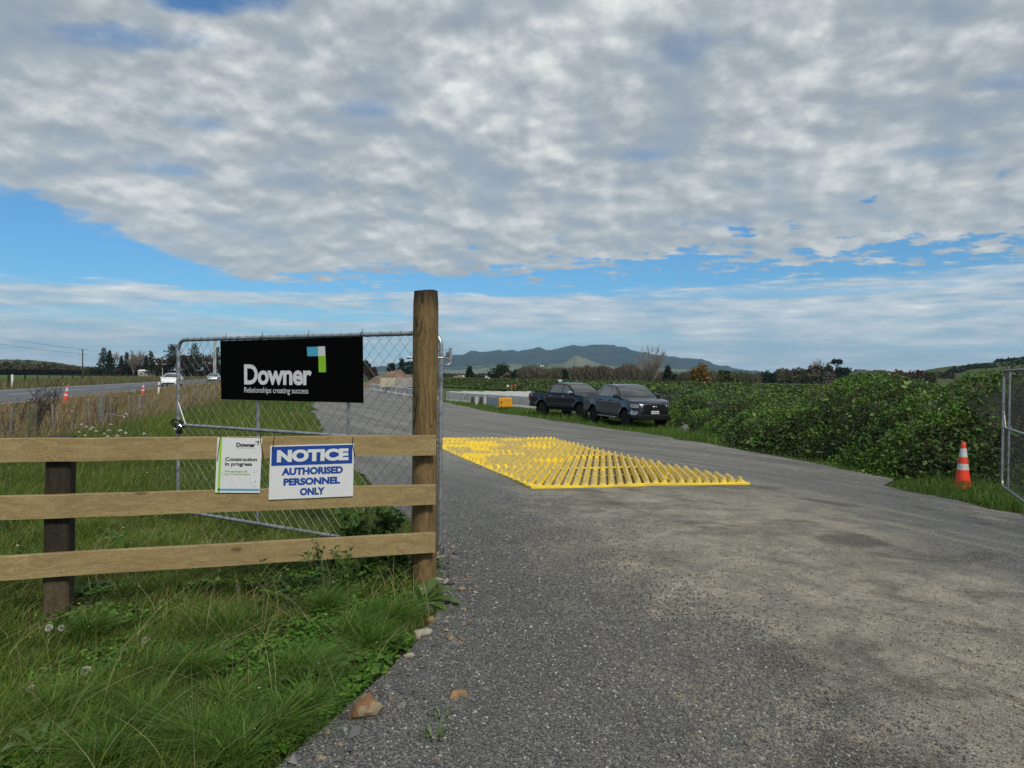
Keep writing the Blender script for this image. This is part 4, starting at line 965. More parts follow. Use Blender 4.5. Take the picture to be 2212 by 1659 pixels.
# ------------------------------------------------------------------ vehicles
def fillet(pts, r=0.03): return pts
def body_shell(prof, wfun, grid=0.11, chamf=0.035, crown=0.03, nw=7):
    """closed side profile (x,z) -> both flanks and the strip over the top, with wheel arches"""
    P2 = np.array(prof, float); n = len(P2)
    area = 0.5*np.sum(P2[:, 0]*np.roll(P2[:, 1], -1)-np.roll(P2[:, 0], -1)*P2[:, 1])
    if area < 0: P2 = P2[::-1].copy()
    # resample long edges
    pl = []
    for i in range(n):
        a, b = P2[i], P2[(i+1) % n]; k_ = max(1, int(np.linalg.norm(b-a)/0.16))
        for q in range(k_): pl.append(a+(b-a)*q/k_)
    pl = np.array(pl); n = len(pl); t = np.roll(pl, -1, 0)-np.roll(pl, 1, 0); t /= np.linalg.norm(t, axis=1)[:, None]+1e-9
    inn = pl+np.stack([-t[:, 1], t[:, 0]], -1)*chamf
    xs, zs = np.meshgrid(np.arange(pl[:, 0].min(), pl[:, 0].max(), grid), np.arange(pl[:, 1].min(), pl[:, 1].max(), grid)); gp_ = np.stack([xs.ravel(), zs.ravel()], -1)
    gp_ = gp_[inpoly(gp_[:, 0], gp_[:, 1], inn)]
    dmin = np.array([np.min(np.linalg.norm(pl-q, axis=1)) for q in gp_]) if len(gp_) else np.zeros(0); gp_ = gp_[dmin > chamf*1.8] if len(gp_) else gp_
    inn_ok = inn[inpoly(inn[:, 0], inn[:, 1], pl)]
    allp = [Vector(map(float, q)) for q in np.concatenate([pl, inn_ok, gp_])]
    vv, ee, ff, ov, *_ = delaunay_2d_cdt(allp, [(i, (i+1) % n) for i in range(n)], [], 1, 1e-5)
    mb = MB(); XY = np.array([tuple(v) for v in vv]); isout = np.array([any(o < n for o in q) for q in ov])
    wv = np.array([wfun(x, z) for x, z in XY])-np.where(isout, chamf*0.75, 0)
    mb.add([(x, w, z) for (x, z), w in zip(XY, wv)], [tuple(f) for f in ff]); mb.add([(x, -w, z) for (x, z), w in zip(XY, wv)], [tuple(reversed(f)) for f in ff])
    for i in range(n):
        a, b = pl[i], pl[(i+1) % n]; vs = []
        for q in (a, b):
            w = wfun(q[0], q[1])-chamf*0.75
            for s in np.linspace(-1, 1, nw): vs.append((q[0]+(crown*0.9*(1-s*s) if q[0] > pl[:, 0].max()-0.12 else 0), w*s, q[1]+(crown*(1-s*s) if q[1] > 0.9 else 0)))
        mb.add(vs, [(j, j+1, nw+j+1, nw+j) for j in range(nw-1)])
    return mb
def weld(o, d=0.0008, ang=38):
    bm = bmesh.new(); bm.from_mesh(o.data); bmesh.ops.remove_doubles(bm, verts=bm.verts, dist=d); bmesh.ops.recalc_face_normals(bm, faces=bm.faces); bm.to_mesh(o.data); bm.free()
    o.data.polygons.foreach_set('use_smooth', [True]*len(o.data.polygons)); o.data.set_sharp_from_angle(angle=R(ang)); return o
def side_patch(mb, poly, wfun, off, side, grid=0.12):
    P2 = np.array(poly, float); n0 = len(P2); pl = []
    for i in range(n0):
        a, b = P2[i], P2[(i+1) % n0]; k_ = max(1, int(np.linalg.norm(b-a)/grid))
        for q in range(k_): pl.append(a+(b-a)*q/k_)
    n = len(pl); allp = [Vector(map(float, q)) for q in pl]
    vv, ee, ff, *_ = delaunay_2d_cdt(allp, [(i, (i+1) % n) for i in range(n)], [], 1, 1e-5)
    vs = [(v[0], side*(wfun(v[0], v[1])+off), v[1]) for v in vv]
    mb.add(vs, [tuple(f) for f in ff])
def wheel(parent, x, y, r, w, rim, side, spokes=6):
    t = empty_child('wheel', parent, (x, y, r))
    mb = MB(); Rx = Matrix.Rotation(R(90), 3, 'X')
    mb.lathe([(r*0.62, -w/2), (r*0.9, -w/2), (r*0.98, -w*0.38), (r, -w*0.25), (r, w*0.25), (r*0.98, w*0.38), (r*0.9, w/2), (r*0.62, w/2)], 28, Rx); mb.build('tyre', M['rubber'], t, smooth=True, world=False)
    mb = MB(); yf = side*w*0.36
    mb.lathe([(r*0.66, -0.012), (r*0.66, 0.012), (r*0.58, 0.015), (r*0.57, -0.05)], 24, Rx, (0, yf, 0))
    mb.lathe([(0.0, 0.01), (r*0.16, 0.01), (r*0.16, -0.02)], 12, Rx @ Matrix.Rotation(R(180) if side > 0 else 0, 3, 'X'), (0, yf, 0))
    for s in range(spokes):
        a = 2*math.pi*s/spokes
        for da in (-0.13, 0.13):
            p0 = Vector((math.cos(a+da*0.5)*r*0.12, yf, math.sin(a+da*0.5)*r*0.12)); p1 = Vector((math.cos(a+da*1.6)*r*0.6, yf, math.sin(a+da*1.6)*r*0.6))
            mb.tube([p0, p1], [0.024, 0.017], 5)
    mb.build('rim', rim, t, world=False)
    mb = MB(); mb.lathe([(0.0, 0), (r*0.64, 0)], 20, Rx, (0, side*w*0.1, 0)); mb.build('brake_disc', M['black'], t, world=False)
    return t
def empty_child(name, parent, loc):
    o = bpy.data.objects.new(name, None); col.objects.link(o); o.parent = parent; o.location = loc; o.empty_display_size = 0.1; return o
def arch(cx, r, z0, n=12):
    a0 = math.asin(min(0.95, (z0-r*0+0.0)/1e9)) if False else 0
    return [(cx+r*math.cos(a), 0.40+r*math.sin(a)) for a in np.linspace(0, math.pi, n)]
def pickup(pos, rz, label, paint, style):
    g = empty('pickup_truck', pos, rz, label, 'pickup truck')
    Rw, xr, xf = 0.385, 1.24, 4.46; L = 5.35
    bo = 0.50; ra = 0.485
    ar = lambda c: [(c+ra*math.cos(a), Rw+ra*math.sin(a)) for a in np.linspace(math.asin((bo-Rw)/ra), math.pi-math.asin((bo-Rw)/ra), 13)]
    prof = [(0.0, 0.60), (0.06, bo)]+ar(xr)[::-1]+ar(xf)[::-1]+[(5.05, 0.40), (5.27, 0.44), (5.34, 0.62), (5.35, 0.80), (5.31, 0.92), (5.27, 1.04), (5.16, 1.12), (4.75, 1.19), (4.25, 1.235), (4.02, 1.25), (3.70, 1.47), (3.32, 1.70), (3.12, 1.765), (2.7, 1.805), (2.2, 1.80), (1.92, 1.765), (1.78, 1.62), (1.70, 1.30), (1.66, 1.27), (0.55, 1.27), (0.06, 1.25), (0.02, 1.0), (0.03, 0.8)]
    def wf(x, z):
        w = 0.925
        if z > 1.22: w -= (z-1.22)*0.38+0.012
        elif z > 1.0: w -= (z-1.0)*0.10
        elif z < 0.62: w -= (0.62-z)*0.12
        w -= 0.018*math.exp(-((z-0.80)/0.10)**2)                    # waist below the shoulder line
        for c_x in (xr, xf):
            d = math.hypot(x-c_x, z-Rw)
            if d < 0.66: w += 0.035*max(0, 1-abs(d-0.5)/0.16)
        if x > 4.75: w -= 0.33*((x-4.75)/0.6)**2
        if x < 0.25: w -= 0.05*((0.25-x)/0.25)**2
        return w
    b = weld(body_shell(prof, wf).build('body', paint, g, world=False))
    # under-body and wheel wells
    mb = MB(); mb.box((2.65, 0, 0.55), (4.6, 1.25, 0.36)); mb.box((xr, 0, 0.62), (1.0, 1.5, 0.5)); mb.box((xf, 0, 0.62), (1.0, 1.5, 0.5)); mb.build('chassis', M['black'], g, world=False)
    for x in (xr, xf):
        for s in (-1, 1): wheel(g, x, s*0.79, Rw, 0.25, M['darkmetal'], s)
    fr = [(2.98, 1.30), (3.84, 1.295), (3.58, 1.475), (3.28, 1.665), (3.02, 1.71)]
    rr_ = [(1.93, 1.31), (2.90, 1.30), (2.94, 1.71), (2.26, 1.715), (2.03, 1.67)]
    for s in (-1, 1):
        mb = MB(); side_patch(mb, fr, wf, 0.004, s); mb.build('side_window', M['glass'], g, world=False)
        mb = MB(); side_patch(mb, rr_, wf, 0.004, s); mb.build('side_window', M['glass'], g, world=False)
        mb = MB()
        for (x0, z0, x1, z1) in ((1.74, 0.60, 1.76, 1.28), (2.92, 0.52, 2.95, 1.29), (3.93, 0.62, 3.95, 1.22)): side_patch(mb, [(x0, z0), (x0+0.014, z0), (x1+0.014, z1), (x1, z1)], wf, 0.003, s)
        side_patch(mb, [(1.80, 0.535), (3.92, 0.535), (3.92, 0.55), (1.80, 0.55)], wf, 0.003, s); mb.build('door_gap', M['black'], g, world=False)
        for x in (2.02, 3.12):
            mb = MB(); mb.box((x, s*(wf(x, 1.13)+0.022), 1.13), (0.19, 0.035, 0.045), bev=0.012); mb.build('door_handle', M['chrome'] if style == 'chrome' else M['black'], g, world=False)
        mb = MB(); mb.box((3.78, s*1.02, 1.33), (0.13, 0.22, 0.17), bev=0.045); mb.tube([(3.74, s*0.86, 1.26), (3.77, s*0.96, 1.28)], 0.025, 6); mb.build('side_mirror', M['chrome'] if style == 'chrome' else paint, g, smooth=True, world=False)
        mb = MB(); mb.box((2.85, s*0.93, 0.43), (1.85, 0.16, 0.035), bev=0.01); mb.build('side_step', M['darkmetal'] if style != 'chrome' else M['black'], g, world=False)
        mb = MB(); mb.box((0.05, s*0.86, 1.0), (0.10, 0.10, 0.34), bev=0.02) if style == 'chrome' else mb.box((0.02, s*0.80, 1.0), (0.05, 0.12, 0.34), bev=0.015); mb.build('tail_light', M['red'], g, world=False)
        # headlight wrapping the corner
        mb = MB(); vs = []
        for (x, z) in ((4.92, 1.05), (4.92, 0.90), (5.12, 1.04), (5.12, 0.88), (5.235, 1.02), (5.25, 0.885)): vs.append((x+0.0, s*(wf(x, z)+0.012), z))
        vs += [(5.325, s*0.52, 1.005), (5.345, s*0.52, 0.885)]
        mb.add(vs, [(0, 1, 3, 2), (2, 3, 5, 4), (4, 5, 7, 6)]); mb.build('headlight', M['lamp'], g, world=False)
        mb = MB(); side_patch(mb, [(4.80, 0.66), (5.15, 0.58), (5.26, 0.66), (5.2, 0.76), (4.98, 0.80)], wf, 0.006, s); 
        mb.build('fog_light_surround', M['galv'] if style != 'chrome' else M['black'], g, world=False)
    # screens
    def screen(name, x0, z0, x1, z1, wtr, off=0.008):
        mb = MB(); nn = 9; vs = []; dx, dz = x1-x0, z1-z0; l_ = math.hypot(dx, dz); nx_, nz_ = abs(dz)/l_*(1 if name == 'windscreen' else -1), abs(dx)/l_
        for i in range(5):
            t = i/4; x = x0+dx*t; z = z0+dz*t
            # follow the body profile
            if name == 'windscreen': z = np.interp(x, [3.12, 3.32, 3.70, 4.02], [1.765, 1.70, 1.47, 1.25])
            w = wf(x, z)-0.035-wtr
            for s in np.linspace(-1, 1, nn): vs.append((x+nx_*off, w*s, z+nz_*off+0.03*(1-s*s)))
        mb.add(vs, [(i*nn+j, i*nn+j+1, (i+1)*nn+j+1, (i+1)*nn+j) for i in range(4) for j in range(nn-1)]); return mb.build(name, M['glass'], g, smooth=True, world=False)
    screen('windscreen', 3.95, 1.30, 3.20, 1.73, 0.04); screen('rear_window', 1.735, 1.42, 1.80, 1.69, 0.10)
    # front: grille, bumper, plate
    mb = MB(); mb.add([(5.335, a, z) for a, z in ((-0.50, 0.99), (-0.42, 1.02), (0.42, 1.02), (0.50, 0.99), (0.56, 0.90), (0.44, 0.76), (-0.44, 0.76), (-0.56, 0.90))]+[(5.385, a*0.97, 0.885+(z-0.885)*0.93) for a, z in ((-0.50, 0.99), (-0.42, 1.02), (0.42, 1.02), (0.50, 0.99), (0.56, 0.90), (0.44, 0.76), (-0.44, 0.76), (-0.56, 0.90))], [tuple(range(8, 16))]+[(i, (i+1) % 8, 8+(i+1) % 8, 8+i) for i in range(8)]); mb.build('grille', M['black'], g, world=False)
    if style != 'chrome':
        mb = MB(); mb.lathe([(0.0, 0.012), (0.8, 0.01), (1.0, 0.0)], 20, Matrix.Rotation(R(90), 3, 'Y') @ Matrix.Diagonal((0.045, 0.11, 1.0)), (5.39, 0, 0.92)); mb.build('badge', M['chrome'], g, smooth=True, world=False)
    mb = MB(); mb.box((5.27, 0, 0.50), (0.20, 1.50, 0.24), bev=0.05); mb.build('front_bumper', M['black'], g, world=False)
    mb = MB(); mb.box((5.40, 0, 0.70), (0.02, 0.36, 0.125), bev=0.004); pl_ = mb.build('number_plate', M['sign_white'], g, world=False)
    vs, fs = text_mesh('NYF669', 0.02, 1.05); lo = vs.min(0); hi = vs.max(0)
    me = bpy.data.meshes.new('lettering'); me.from_pydata([(5.4125, -0.155+0.31*(v[0]-lo[0])/(hi[0]-lo[0]), 0.662+0.076*(v[1]-lo[1])/(hi[1]-lo[1])) for v in vs], [], fs); me.materials.append(M['ink'])
    if style != 'chrome': link('lettering', me, pl_)
    mb = MB(); mb.box((-0.05, 0, 0.62), (0.16, 1.6, 0.16), bev=0.04); mb.build('rear_bumper', M['chrome'] if style == 'chrome' else M['black'], g, smooth=True, world=False)
    mb = MB(); mb.box((0.88, 0, 1.295), (1.50, 1.55, 0.03), bev=0.01); mb.build('tonneau_cover', M['black'], g, world=False)
    if style == 'chrome':
        for s in (-1, 1):
            mb = MB(); mb.tube([(0.12, s*0.80, 1.335), (1.55, s*0.80, 1.335)], 0.018, 6)
            for x in (0.15, 0.62, 1.08, 1.5): mb.box((x, s*0.80, 1.305), (0.06, 0.05, 0.06))
            mb.build('bed_rail', M['black'], g, world=False)
        mb = MB()
        side_patch(mb, [(0.20, 1.12), (0.40, 1.13), (0.38, 1.18), (0.22, 1.17)], wf, 0.004, 1); side_patch(mb, [(0.20, 1.12), (0.40, 1.13), (0.38, 1.18), (0.22, 1.17)], wf, 0.004, -1); mb.build('side_decal', M['lamp'], g, world=False)
        for s in (-1, 1): mb = MB(); mb.box((0.76, s*0.80, 0.40), (0.02, 0.26, 0.28)); mb.build('mud_flap', M['rubber'], g, world=False)
    mb = MB(); mb.lathe([(0.022, 0), (0.012, 0.05), (0.0, 0.055)], 8, None, (2.45, 0, 1.83)); mb.build('antenna', M['black'], g, world=False)
    return g
M['grey_paint'] = mat('dark_grey_paint', (0.042, 0.052, 0.066), 0.24, 0.85, col2=(0.055, 0.065, 0.078), nscale=2.5, coat=0.4)
M['black_paint'] = mat('black_paint', (0.0015, 0.002, 0.003), 0.12, 0.0, col2=(0.003, 0.0035, 0.005), nscale=2.5, spec=0.5)
def place_truck(wf_px, wr_px, label, paint, style, hd, sc=1.0):
    """front near-side wheel contact pixel, rear one, heading vector (x,y)"""
    a = G(*wf_px); hd = np.array(hd)/np.linalg.norm(hd); near = np.array([hd[1], -hd[0]])   # right-hand side of the truck when looking ahead
    org = a[:2]-hd*4.46*sc-near*0.80*sc
    return pickup((org[0], org[1], float(a[2])), math.atan2(hd[1], hd[0]), label, paint, style)
# trucks face the camera: their near flank is their right-hand side (driver on the far side from the hedge)
place_truck((1354, 925), (1283, 916), 'dark grey pickup truck parked nearer on the verge, with black grille and number plate', M['grey_paint'], 'plain', (0.305, -0.952))
place_truck((1256, 906), (1174, 897), 'black pickup truck with chrome mirrors and handles parked behind the grey one', M['black_paint'], 'chrome', (0.56, -0.83))
def car(pos, rz, label, paint):
    g = empty('car', pos, rz, label, 'car'); Rw, xr, xf = 0.31, 0.85, 3.50; ra = 0.37; bo = 0.26
    ar = lambda c: [(c+ra*math.cos(a), Rw+ra*math.sin(a)) for a in np.linspace(math.asin((bo-Rw)/ra), math.pi-math.asin((bo-Rw)/ra), 11)]
    prof = [(0.0, 0.45), (0.10, bo)]+ar(xr)[::-1]+ar(xf)[::-1]+[(4.25, 0.22), (4.34, 0.34), (4.36, 0.52), (4.28, 0.68), (4.05, 0.78), (3.35, 0.93), (2.75, 1.26), (2.35, 1.42), (1.5, 1.46), (0.75, 1.38), (0.25, 1.05), (0.05, 0.9)]
    def wf(x, z):
        w = 0.875
        if z > 0.88: w -= (z-0.88)*0.42
        if x > 3.7: w -= 0.22*((x-3.7)/0.66)**2
        if x < 0.5: w -= 0.08*((0.5-x)/0.5)**2
        return w
    weld(body_shell(prof, wf, crown=0.04).build('body', paint, g, world=False))
    for x in (xr, xf):
        for s in (-1, 1): wheel(g, x, s*0.76, Rw, 0.2, M['darkmetal'], s, 5)
    for s in (-1, 1):
        mb = MB(); side_patch(mb, [(0.62, 0.98), (3.15, 0.94), (2.72, 1.20), (2.35, 1.36), (1.5, 1.39), (0.85, 1.31)], wf, 0.004, s); mb.build('side_window', M['glass'], g, world=False)
        mb = MB(); mb.box((2.95, s*0.98, 0.98), (0.12, 0.20, 0.13), bev=0.03); mb.build('side_mirror', paint, g, world=False)
        mb = MB(); mb.add([(3.95, s*(wf(3.95, 0.72)+0.008), 0.78), (3.95, s*(wf(3.95, 0.68)+0.008), 0.68), (4.22, s*(wf(4.22, 0.62)+0.006), 0.60), (4.22, s*(wf(4.22, 0.68)+0.006), 0.68), (4.37, s*0.42, 0.60), (4.35, s*0.42, 0.655)], [(0, 1, 2, 3), (3, 2, 4, 5)]); mb.build('headlight', M['darkmetal'], g, world=False)
    mb = MB(); vs = []
    for i in range(4):
        t = i/3; x = 3.28-t*0.82; z = float(np.interp(x, [2.35, 2.75, 3.35], [1.42, 1.26, 0.93])); w = wf(x, z)-0.09
        for s in np.linspace(-1, 1, 7): vs.append((x+0.01, w*s, z+0.012+0.04*(1-s*s)))
    mb.add(vs, [(i*7+j, i*7+j+1, (i+1)*7+j+1, (i+1)*7+j) for i in range(3) for j in range(6)]); mb.build('windscreen', M['glass'], g, smooth=True, world=False)
    mb = MB(); mb.box((4.365, 0, 0.34), (0.05, 1.25, 0.15), bev=0.02); mb.build('grille', M['black'], g, world=False)
    mb = MB(); mb.box((4.40, 0, 0.50), (0.012, 0.36, 0.11)); mb.build('number_plate', M['lettering'], g, world=False)
    return g
M['white_car'] = mat('white_car_paint', (0.75, 0.77, 0.79), 0.25, col2=(0.68, 0.70, 0.72), nscale=2, coat=0.5)
M['silver_car'] = mat('silver_car_paint', (0.42, 0.45, 0.48), 0.28, 0.5, col2=(0.36, 0.39, 0.42), nscale=2, coat=0.5)
hd = np.array([0.272, -0.962]); hang = math.atan2(hd[1], hd[0])
q_ = P(372, 834, 80.0); x_, y_ = q_[0], 80.0; org = np.array([x_, y_])-hd*2.1+np.array([0, 0]); car((org[0], org[1], 0.03), hang, 'white hatchback coming along the highway, partly behind the gate frame', M['white_car'])
q_ = P(462, 825, 122.0); org = np.array([q_[0], 122.0])-hd*2.1; car((org[0], org[1], 0.03), hang, 'small distant silver car on the highway, seen through the gate mesh', M['silver_car'])

# ------------------------------------------------------------------ vegetation helpers
def rnd_dirs(n, r=rng):
    v = r.normal(size=(n, 3)); return v/np.linalg.norm(v, axis=1)[:, None]
def leaf_quads(P_, size, cols, up=0.3, aspect=0.5, droop=0.0, r=rng, nrm=None, flat=0.0):
    """pointed leaves: 4 verts each; returns V (N,4,3), C (N,4,3)"""
    n = len(P_); d = rnd_dirs(n, r); d[:, 2] = d[:, 2]*(1-flat)-droop; d /= np.linalg.norm(d, axis=1)[:, None]
    k_ = rnd_dirs(n, r); k_[:, 2] += up; s = np.cross(d, k_); s /= np.linalg.norm(s, axis=1)[:, None]+1e-9
    sz = np.asarray(size)*(0.6+0.8*r.random(n)); sz = sz[:, None]
    a = P_; b = P_+d*sz; m1 = P_+d*sz*0.42+s*sz*aspect*0.5; m2 = P_+d*sz*0.42-s*sz*aspect*0.5
    V = np.stack([a, m1, b, m2], 1); C = np.repeat(cols[:, None, :], 4, 1); return V, C
def pal(n, cols, var=0.25, r=rng, w=None):
    cols = np.array(cols); idx = r.choice(len(cols), n, p=w); c = cols[idx]; return np.clip(c*(1+var*(r.random((n, 1))*2-1))*(1+0.08*(r.random((n, 3))*2-1)), 0, 1)
def quads_object(name, VV, CC, material, parent=None, smooth=False):
    V = np.concatenate([v.reshape(-1, 3) for v in VV]); C = np.concatenate([c.reshape(-1, 3) for c in CC]); n = len(V)//4
    me = raw_mesh(name, V, np.arange(n*4), np.arange(n)*4, material, C, smooth); return link(name, me, parent)
def blades(P_, h, w, cols, lean=0.5, seg=3, r=rng, wind=(0.15, 0.0)):
    """curved tapered grass blades"""
    n = len(P_); a = r.random(n)*2*np.pi; L = lean*(0.3+r.random(n)*1.0); h = np.asarray(h)*np.ones(n); w = np.asarray(w)*np.ones(n)
    dx = np.cos(a)*L+wind[0]; dy = np.sin(a)*L+wind[1]; fa = r.random(n)*2*np.pi; sx, sy = np.cos(fa)*0.85+0.3, np.sin(fa)*0.5
    V = []; ts = np.linspace(0, 1, seg+1)
    for t in ts:
        off = t**1.8*h; wz = w*(1-t)**0.7*0.5+0.0003
        x = P_[:, 0]+dx*off; y = P_[:, 1]+dy*off; z = P_[:, 2]+h*(t-0.28*t*t*np.minimum(L, 1.4))
        V.append(np.stack([np.stack([x-sx*wz, y-sy*wz, z], -1), np.stack([x+sx*wz, y+sy*wz, z], -1)], 1))
    V = np.stack(V, 1)                                   # n, seg+1, 2, 3
    Q = np.stack([V[:, :-1, 0], V[:, :-1, 1], V[:, 1:, 1], V[:, 1:, 0]], 2)   # n, seg, 4, 3
    C = np.broadcast_to(cols[:, None, None, :], Q.shape); return Q.reshape(-1, 4, 3), C.reshape(-1, 4, 3).copy()
def scatter(n, x0, x1, y0, y1, f=None, r=rng):
    x = r.uniform(x0, x1, n); y = r.uniform(y0, y1, n)
    if f is not None: m = f(x, y); x, y = x[m], y[m]
    return np.stack([x, y, gz(x, y)], -1)
yard = np.array(YARD)
def seg_dist(x, y, poly):
    d = np.full(np.shape(x), 1e9)
    for i in range(len(poly)):
        a, b = poly[i], poly[(i+1) % len(poly)]; ab = b-a; t = np.clip(((x-a[0])*ab[0]+(y-a[1])*ab[1])/(ab@ab+1e-9), 0, 1)
        d = np.minimum(d, np.hypot(x-a[0]-t*ab[0], y-a[1]-t*ab[1]))
    return d
def out_yard(x, y, soft=0.10):
    ins = inpoly(x, y, YARD); d = seg_dist(x, y, yard); jit_ = (fbm(x*3, y*3, 3)-0.5)*0.9*soft*3
    return (~ins & (d > jit_*0.5)) | (ins & (d < jit_*0.6))
def in_view(x, y, m=0.10):
    return (y > 1.5) & (np.abs(x/np.maximum(y, .1)) < 0.72+m+0.3/np.maximum(y, 1))
GREEN = [(0.040, 0.092, 0.010), (0.062, 0.128, 0.012), (0.080, 0.150, 0.018), (0.046, 0.100, 0.022), (0.115, 0.165, 0.032)]
OLIVE = [(0.105, 0.130, 0.020), (0.135, 0.145, 0.028), (0.080, 0.115, 0.016), (0.19, 0.175, 0.07)]
DRY = [(0.21, 0.145, 0.075), (0.27, 0.195, 0.11), (0.15, 0.10, 0.055), (0.105, 0.075, 0.045), (0.32, 0.26, 0.16)]

# near grass: clumpy long blades, thick towards the camera
GV, GC = [], []
def grass_patch(n, x0, x1, y0, y1, h, w, cols, lean=0.6, cond=None, seg=3, var=0.3, clump=1.6, wts=None):
    p = scatter(n, x0, x1, y0, y1, lambda x, y: in_view(x, y) & out_yard(x, y) & (cond(x, y) if cond is not None else True))
    if not len(p): return
    cl = fbm(p[:, 0]*clump, p[:, 1]*clump, 3); hh_ = h*(0.35+1.25*sst(cl, 0.3, 0.72))*(0.55+0.9*rng.random(len(p)))
    d = seg_dist(p[:, 0], p[:, 1], yard); hh_ *= 0.35+0.65*sst(d, 0.0, 0.5)
    c = pal(len(p), cols, var, w=wts); tone = fbm(p[:, 0]*0.7+9, p[:, 1]*0.7, 3)[:, None]; c = c*(0.75+0.6*tone)
    Q, C = blades(p, hh_, w, c, lean, seg); GV.append(Q); GC.append(C)
left = lambda x, y: x < 0.2
grass_patch(46000, -3.6, 0.2, 1.9, 4.3, 0.12, 0.0058, GREEN+OLIVE[:2], 0.95, left, 4)
grass_patch(60000, -5.2, 0.2, 4.2, 7.6, 0.12, 0.0065, GREEN+OLIVE, 0.8, left, 3)
grass_patch(70000, -11, 0.5, 7.4, 14, 0.16, 0.008, GREEN+OLIVE, 0.7, left, 2)
lineX = lambda y: -6.86-0.23*y
grass_patch(60000, -16, 0, 13.5, 30, 0.20, 0.016, OLIVE+GREEN[1:], 0.6, lambda x, y: (x > lineX(y)+0.2) & (x < -1), 2)
grass_patch(34000, -22, 0, 29, 70, 0.22, 0.035, GREEN+OLIVE, 0.5, lambda x, y: (x > lineX(y)) & (x < -2), 2)
# tufts of long fine grass
tufts = [G(u, v) for u, v in ((505, 1560), (420, 1610), (570, 1500), (640, 1470), (700, 1440), (330, 1590), (745, 1370), (800, 1340), (470, 1650), (600, 1600), (560, 1640), (850, 1360), (230, 1640), (690, 1330), (780, 1420), (300, 1480), (150, 1540), (400, 1480), (520, 1380), (200, 1380), (640, 1560))]
for c in tufts:
    n = 420; c = c+np.array([rng.normal(0, .06), rng.normal(0, .08), 0]); a = rng.random(n)*2*np.pi; rr_ = np.abs(rng.normal(0, 0.05, n)); p = np.stack([c[0]+np.cos(a)*rr_, c[1]+np.sin(a)*rr_, np.full(n, c[2])], -1)
    cc = pal(n, [(0.045, 0.105, 0.014), (0.070, 0.145, 0.018), (0.11, 0.185, 0.035)], 0.4); wd = rng.normal(0.25, 0.45); Q, C = blades(p, 0.14+0.12*rng.random(n), 0.0052, cc, 1.3, 5, wind=(wd, -0.1)); GV.append(Q); GC.append(C)
# pale dry stalks bent over
n = 420; p = scatter(n*3, -3.6, -0.3, 2.4, 6.5, lambda x, y: in_view(x, y) & out_yard(x, y)); cc = pal(len(p), [(0.30, 0.27, 0.13), (0.24, 0.24, 0.10), (0.33, 0.26, 0.15)], 0.25)
Q, C = blades(p, 0.22+0.16*rng.random(len(p)), 0.0032, cc, 1.6, 6); GV.append(Q); GC.append(C)
# verge grass to the right of the track
right = lambda x, y: x > -5
grass_patch(52000, 3.0, 9.5, 7, 15.5, 0.13, 0.008, GREEN, 0.8, right, 3)
grass_patch(80000, -1.5, 11, 15, 34, 0.16, 0.016, GREEN, 0.7, lambda x, y: seg_dist(x, y, yard) < 4.5, 2)
grass_patch(60000, -18, 4, 30, 64, 0.20, 0.03, GREEN, 0.6, lambda x, y: (x > -0.24*y+2) & (seg_dist(x, y, yard) < 4.5), 2)
go = quads_object('grass', GV, GC, M['grass']); tag(go, 'long green grass along the fence and the track', 'grass', kind='stuff')
# broad-leaved ground cover (clover and buttercup) among the near grass
VV, CC = [], []
def clover(cx, cy, r_, n, sz, cols):
    a = rng.random(n)*2*np.pi; d = r_*np.sqrt(rng.random(n)); x = cx+np.cos(a)*d; y = cy+np.sin(a)*d*0.8; m = out_yard(x, y, 0.03); x, y = x[m], y[m]; n = len(x)
    p = np.stack([x, y, gz(x, y)+0.03+0.07*rng.random(n)*(1-d[m]/r_*0.6)], -1); cc = pal(n, cols, 0.3)
    for k_ in range(3): V, C = leaf_quads(p, np.full(n, sz), cc, 2.5, 0.95, 0.0, flat=0.7); VV.append(V); CC.append(C)
for (u, v, r_, n) in ((620, 1440, 0.35, 500), (700, 1480, 0.28, 420), (610, 1540, 0.3, 380), (730, 1380, 0.3, 400), (640, 1380, 0.35, 420), (560, 1430, 0.3, 300), (820, 1400, 0.2, 260), (690, 1530, 0.22, 300), (480, 1420, 0.35, 260), (110, 1560, 0.3, 240), (250, 1460, 0.4, 240), (60, 1640, 0.25, 260), (760, 1330, 0.3, 320), (540, 1620, 0.2, 200), (380, 1400, 0.4, 240), (850, 1260, 0.22, 260), (700, 1270, 0.5, 500), (620, 1250, 0.5, 400), (800, 1180, 0.4, 420), (860, 1130, 0.3, 300), (770, 1120, 0.5, 420), (2290-90, 1095, 0.5, 300), (2120, 1080, 0.5, 200)):
    c = G(u, v); clover(c[0], c[1], r_, n, 0.022+0.004*(c[1] > 5), [(0.045, 0.125, 0.010), (0.065, 0.16, 0.014), (0.09, 0.19, 0.020), (0.035, 0.09, 0.012)])
rc_ = np.random.default_rng(77)
for _ in range(34):
    yy = 2.5+rc_.random()**1.3*4.5; xx = -rc_.uniform(0.1, 0.66)*yy; clover(xx, yy, rc_.uniform(0.12, 0.35), int(rc_.integers(60, 200)), rc_.uniform(0.016, 0.034), [(0.05, 0.135, 0.012), (0.075, 0.165, 0.016), (0.04, 0.10, 0.014), (0.10, 0.17, 0.03)])
o = quads_object('clover', VV, CC, M['leaf']); tag(o, 'low clover and buttercup leaves in the near grass', 'ground cover', kind='stuff')
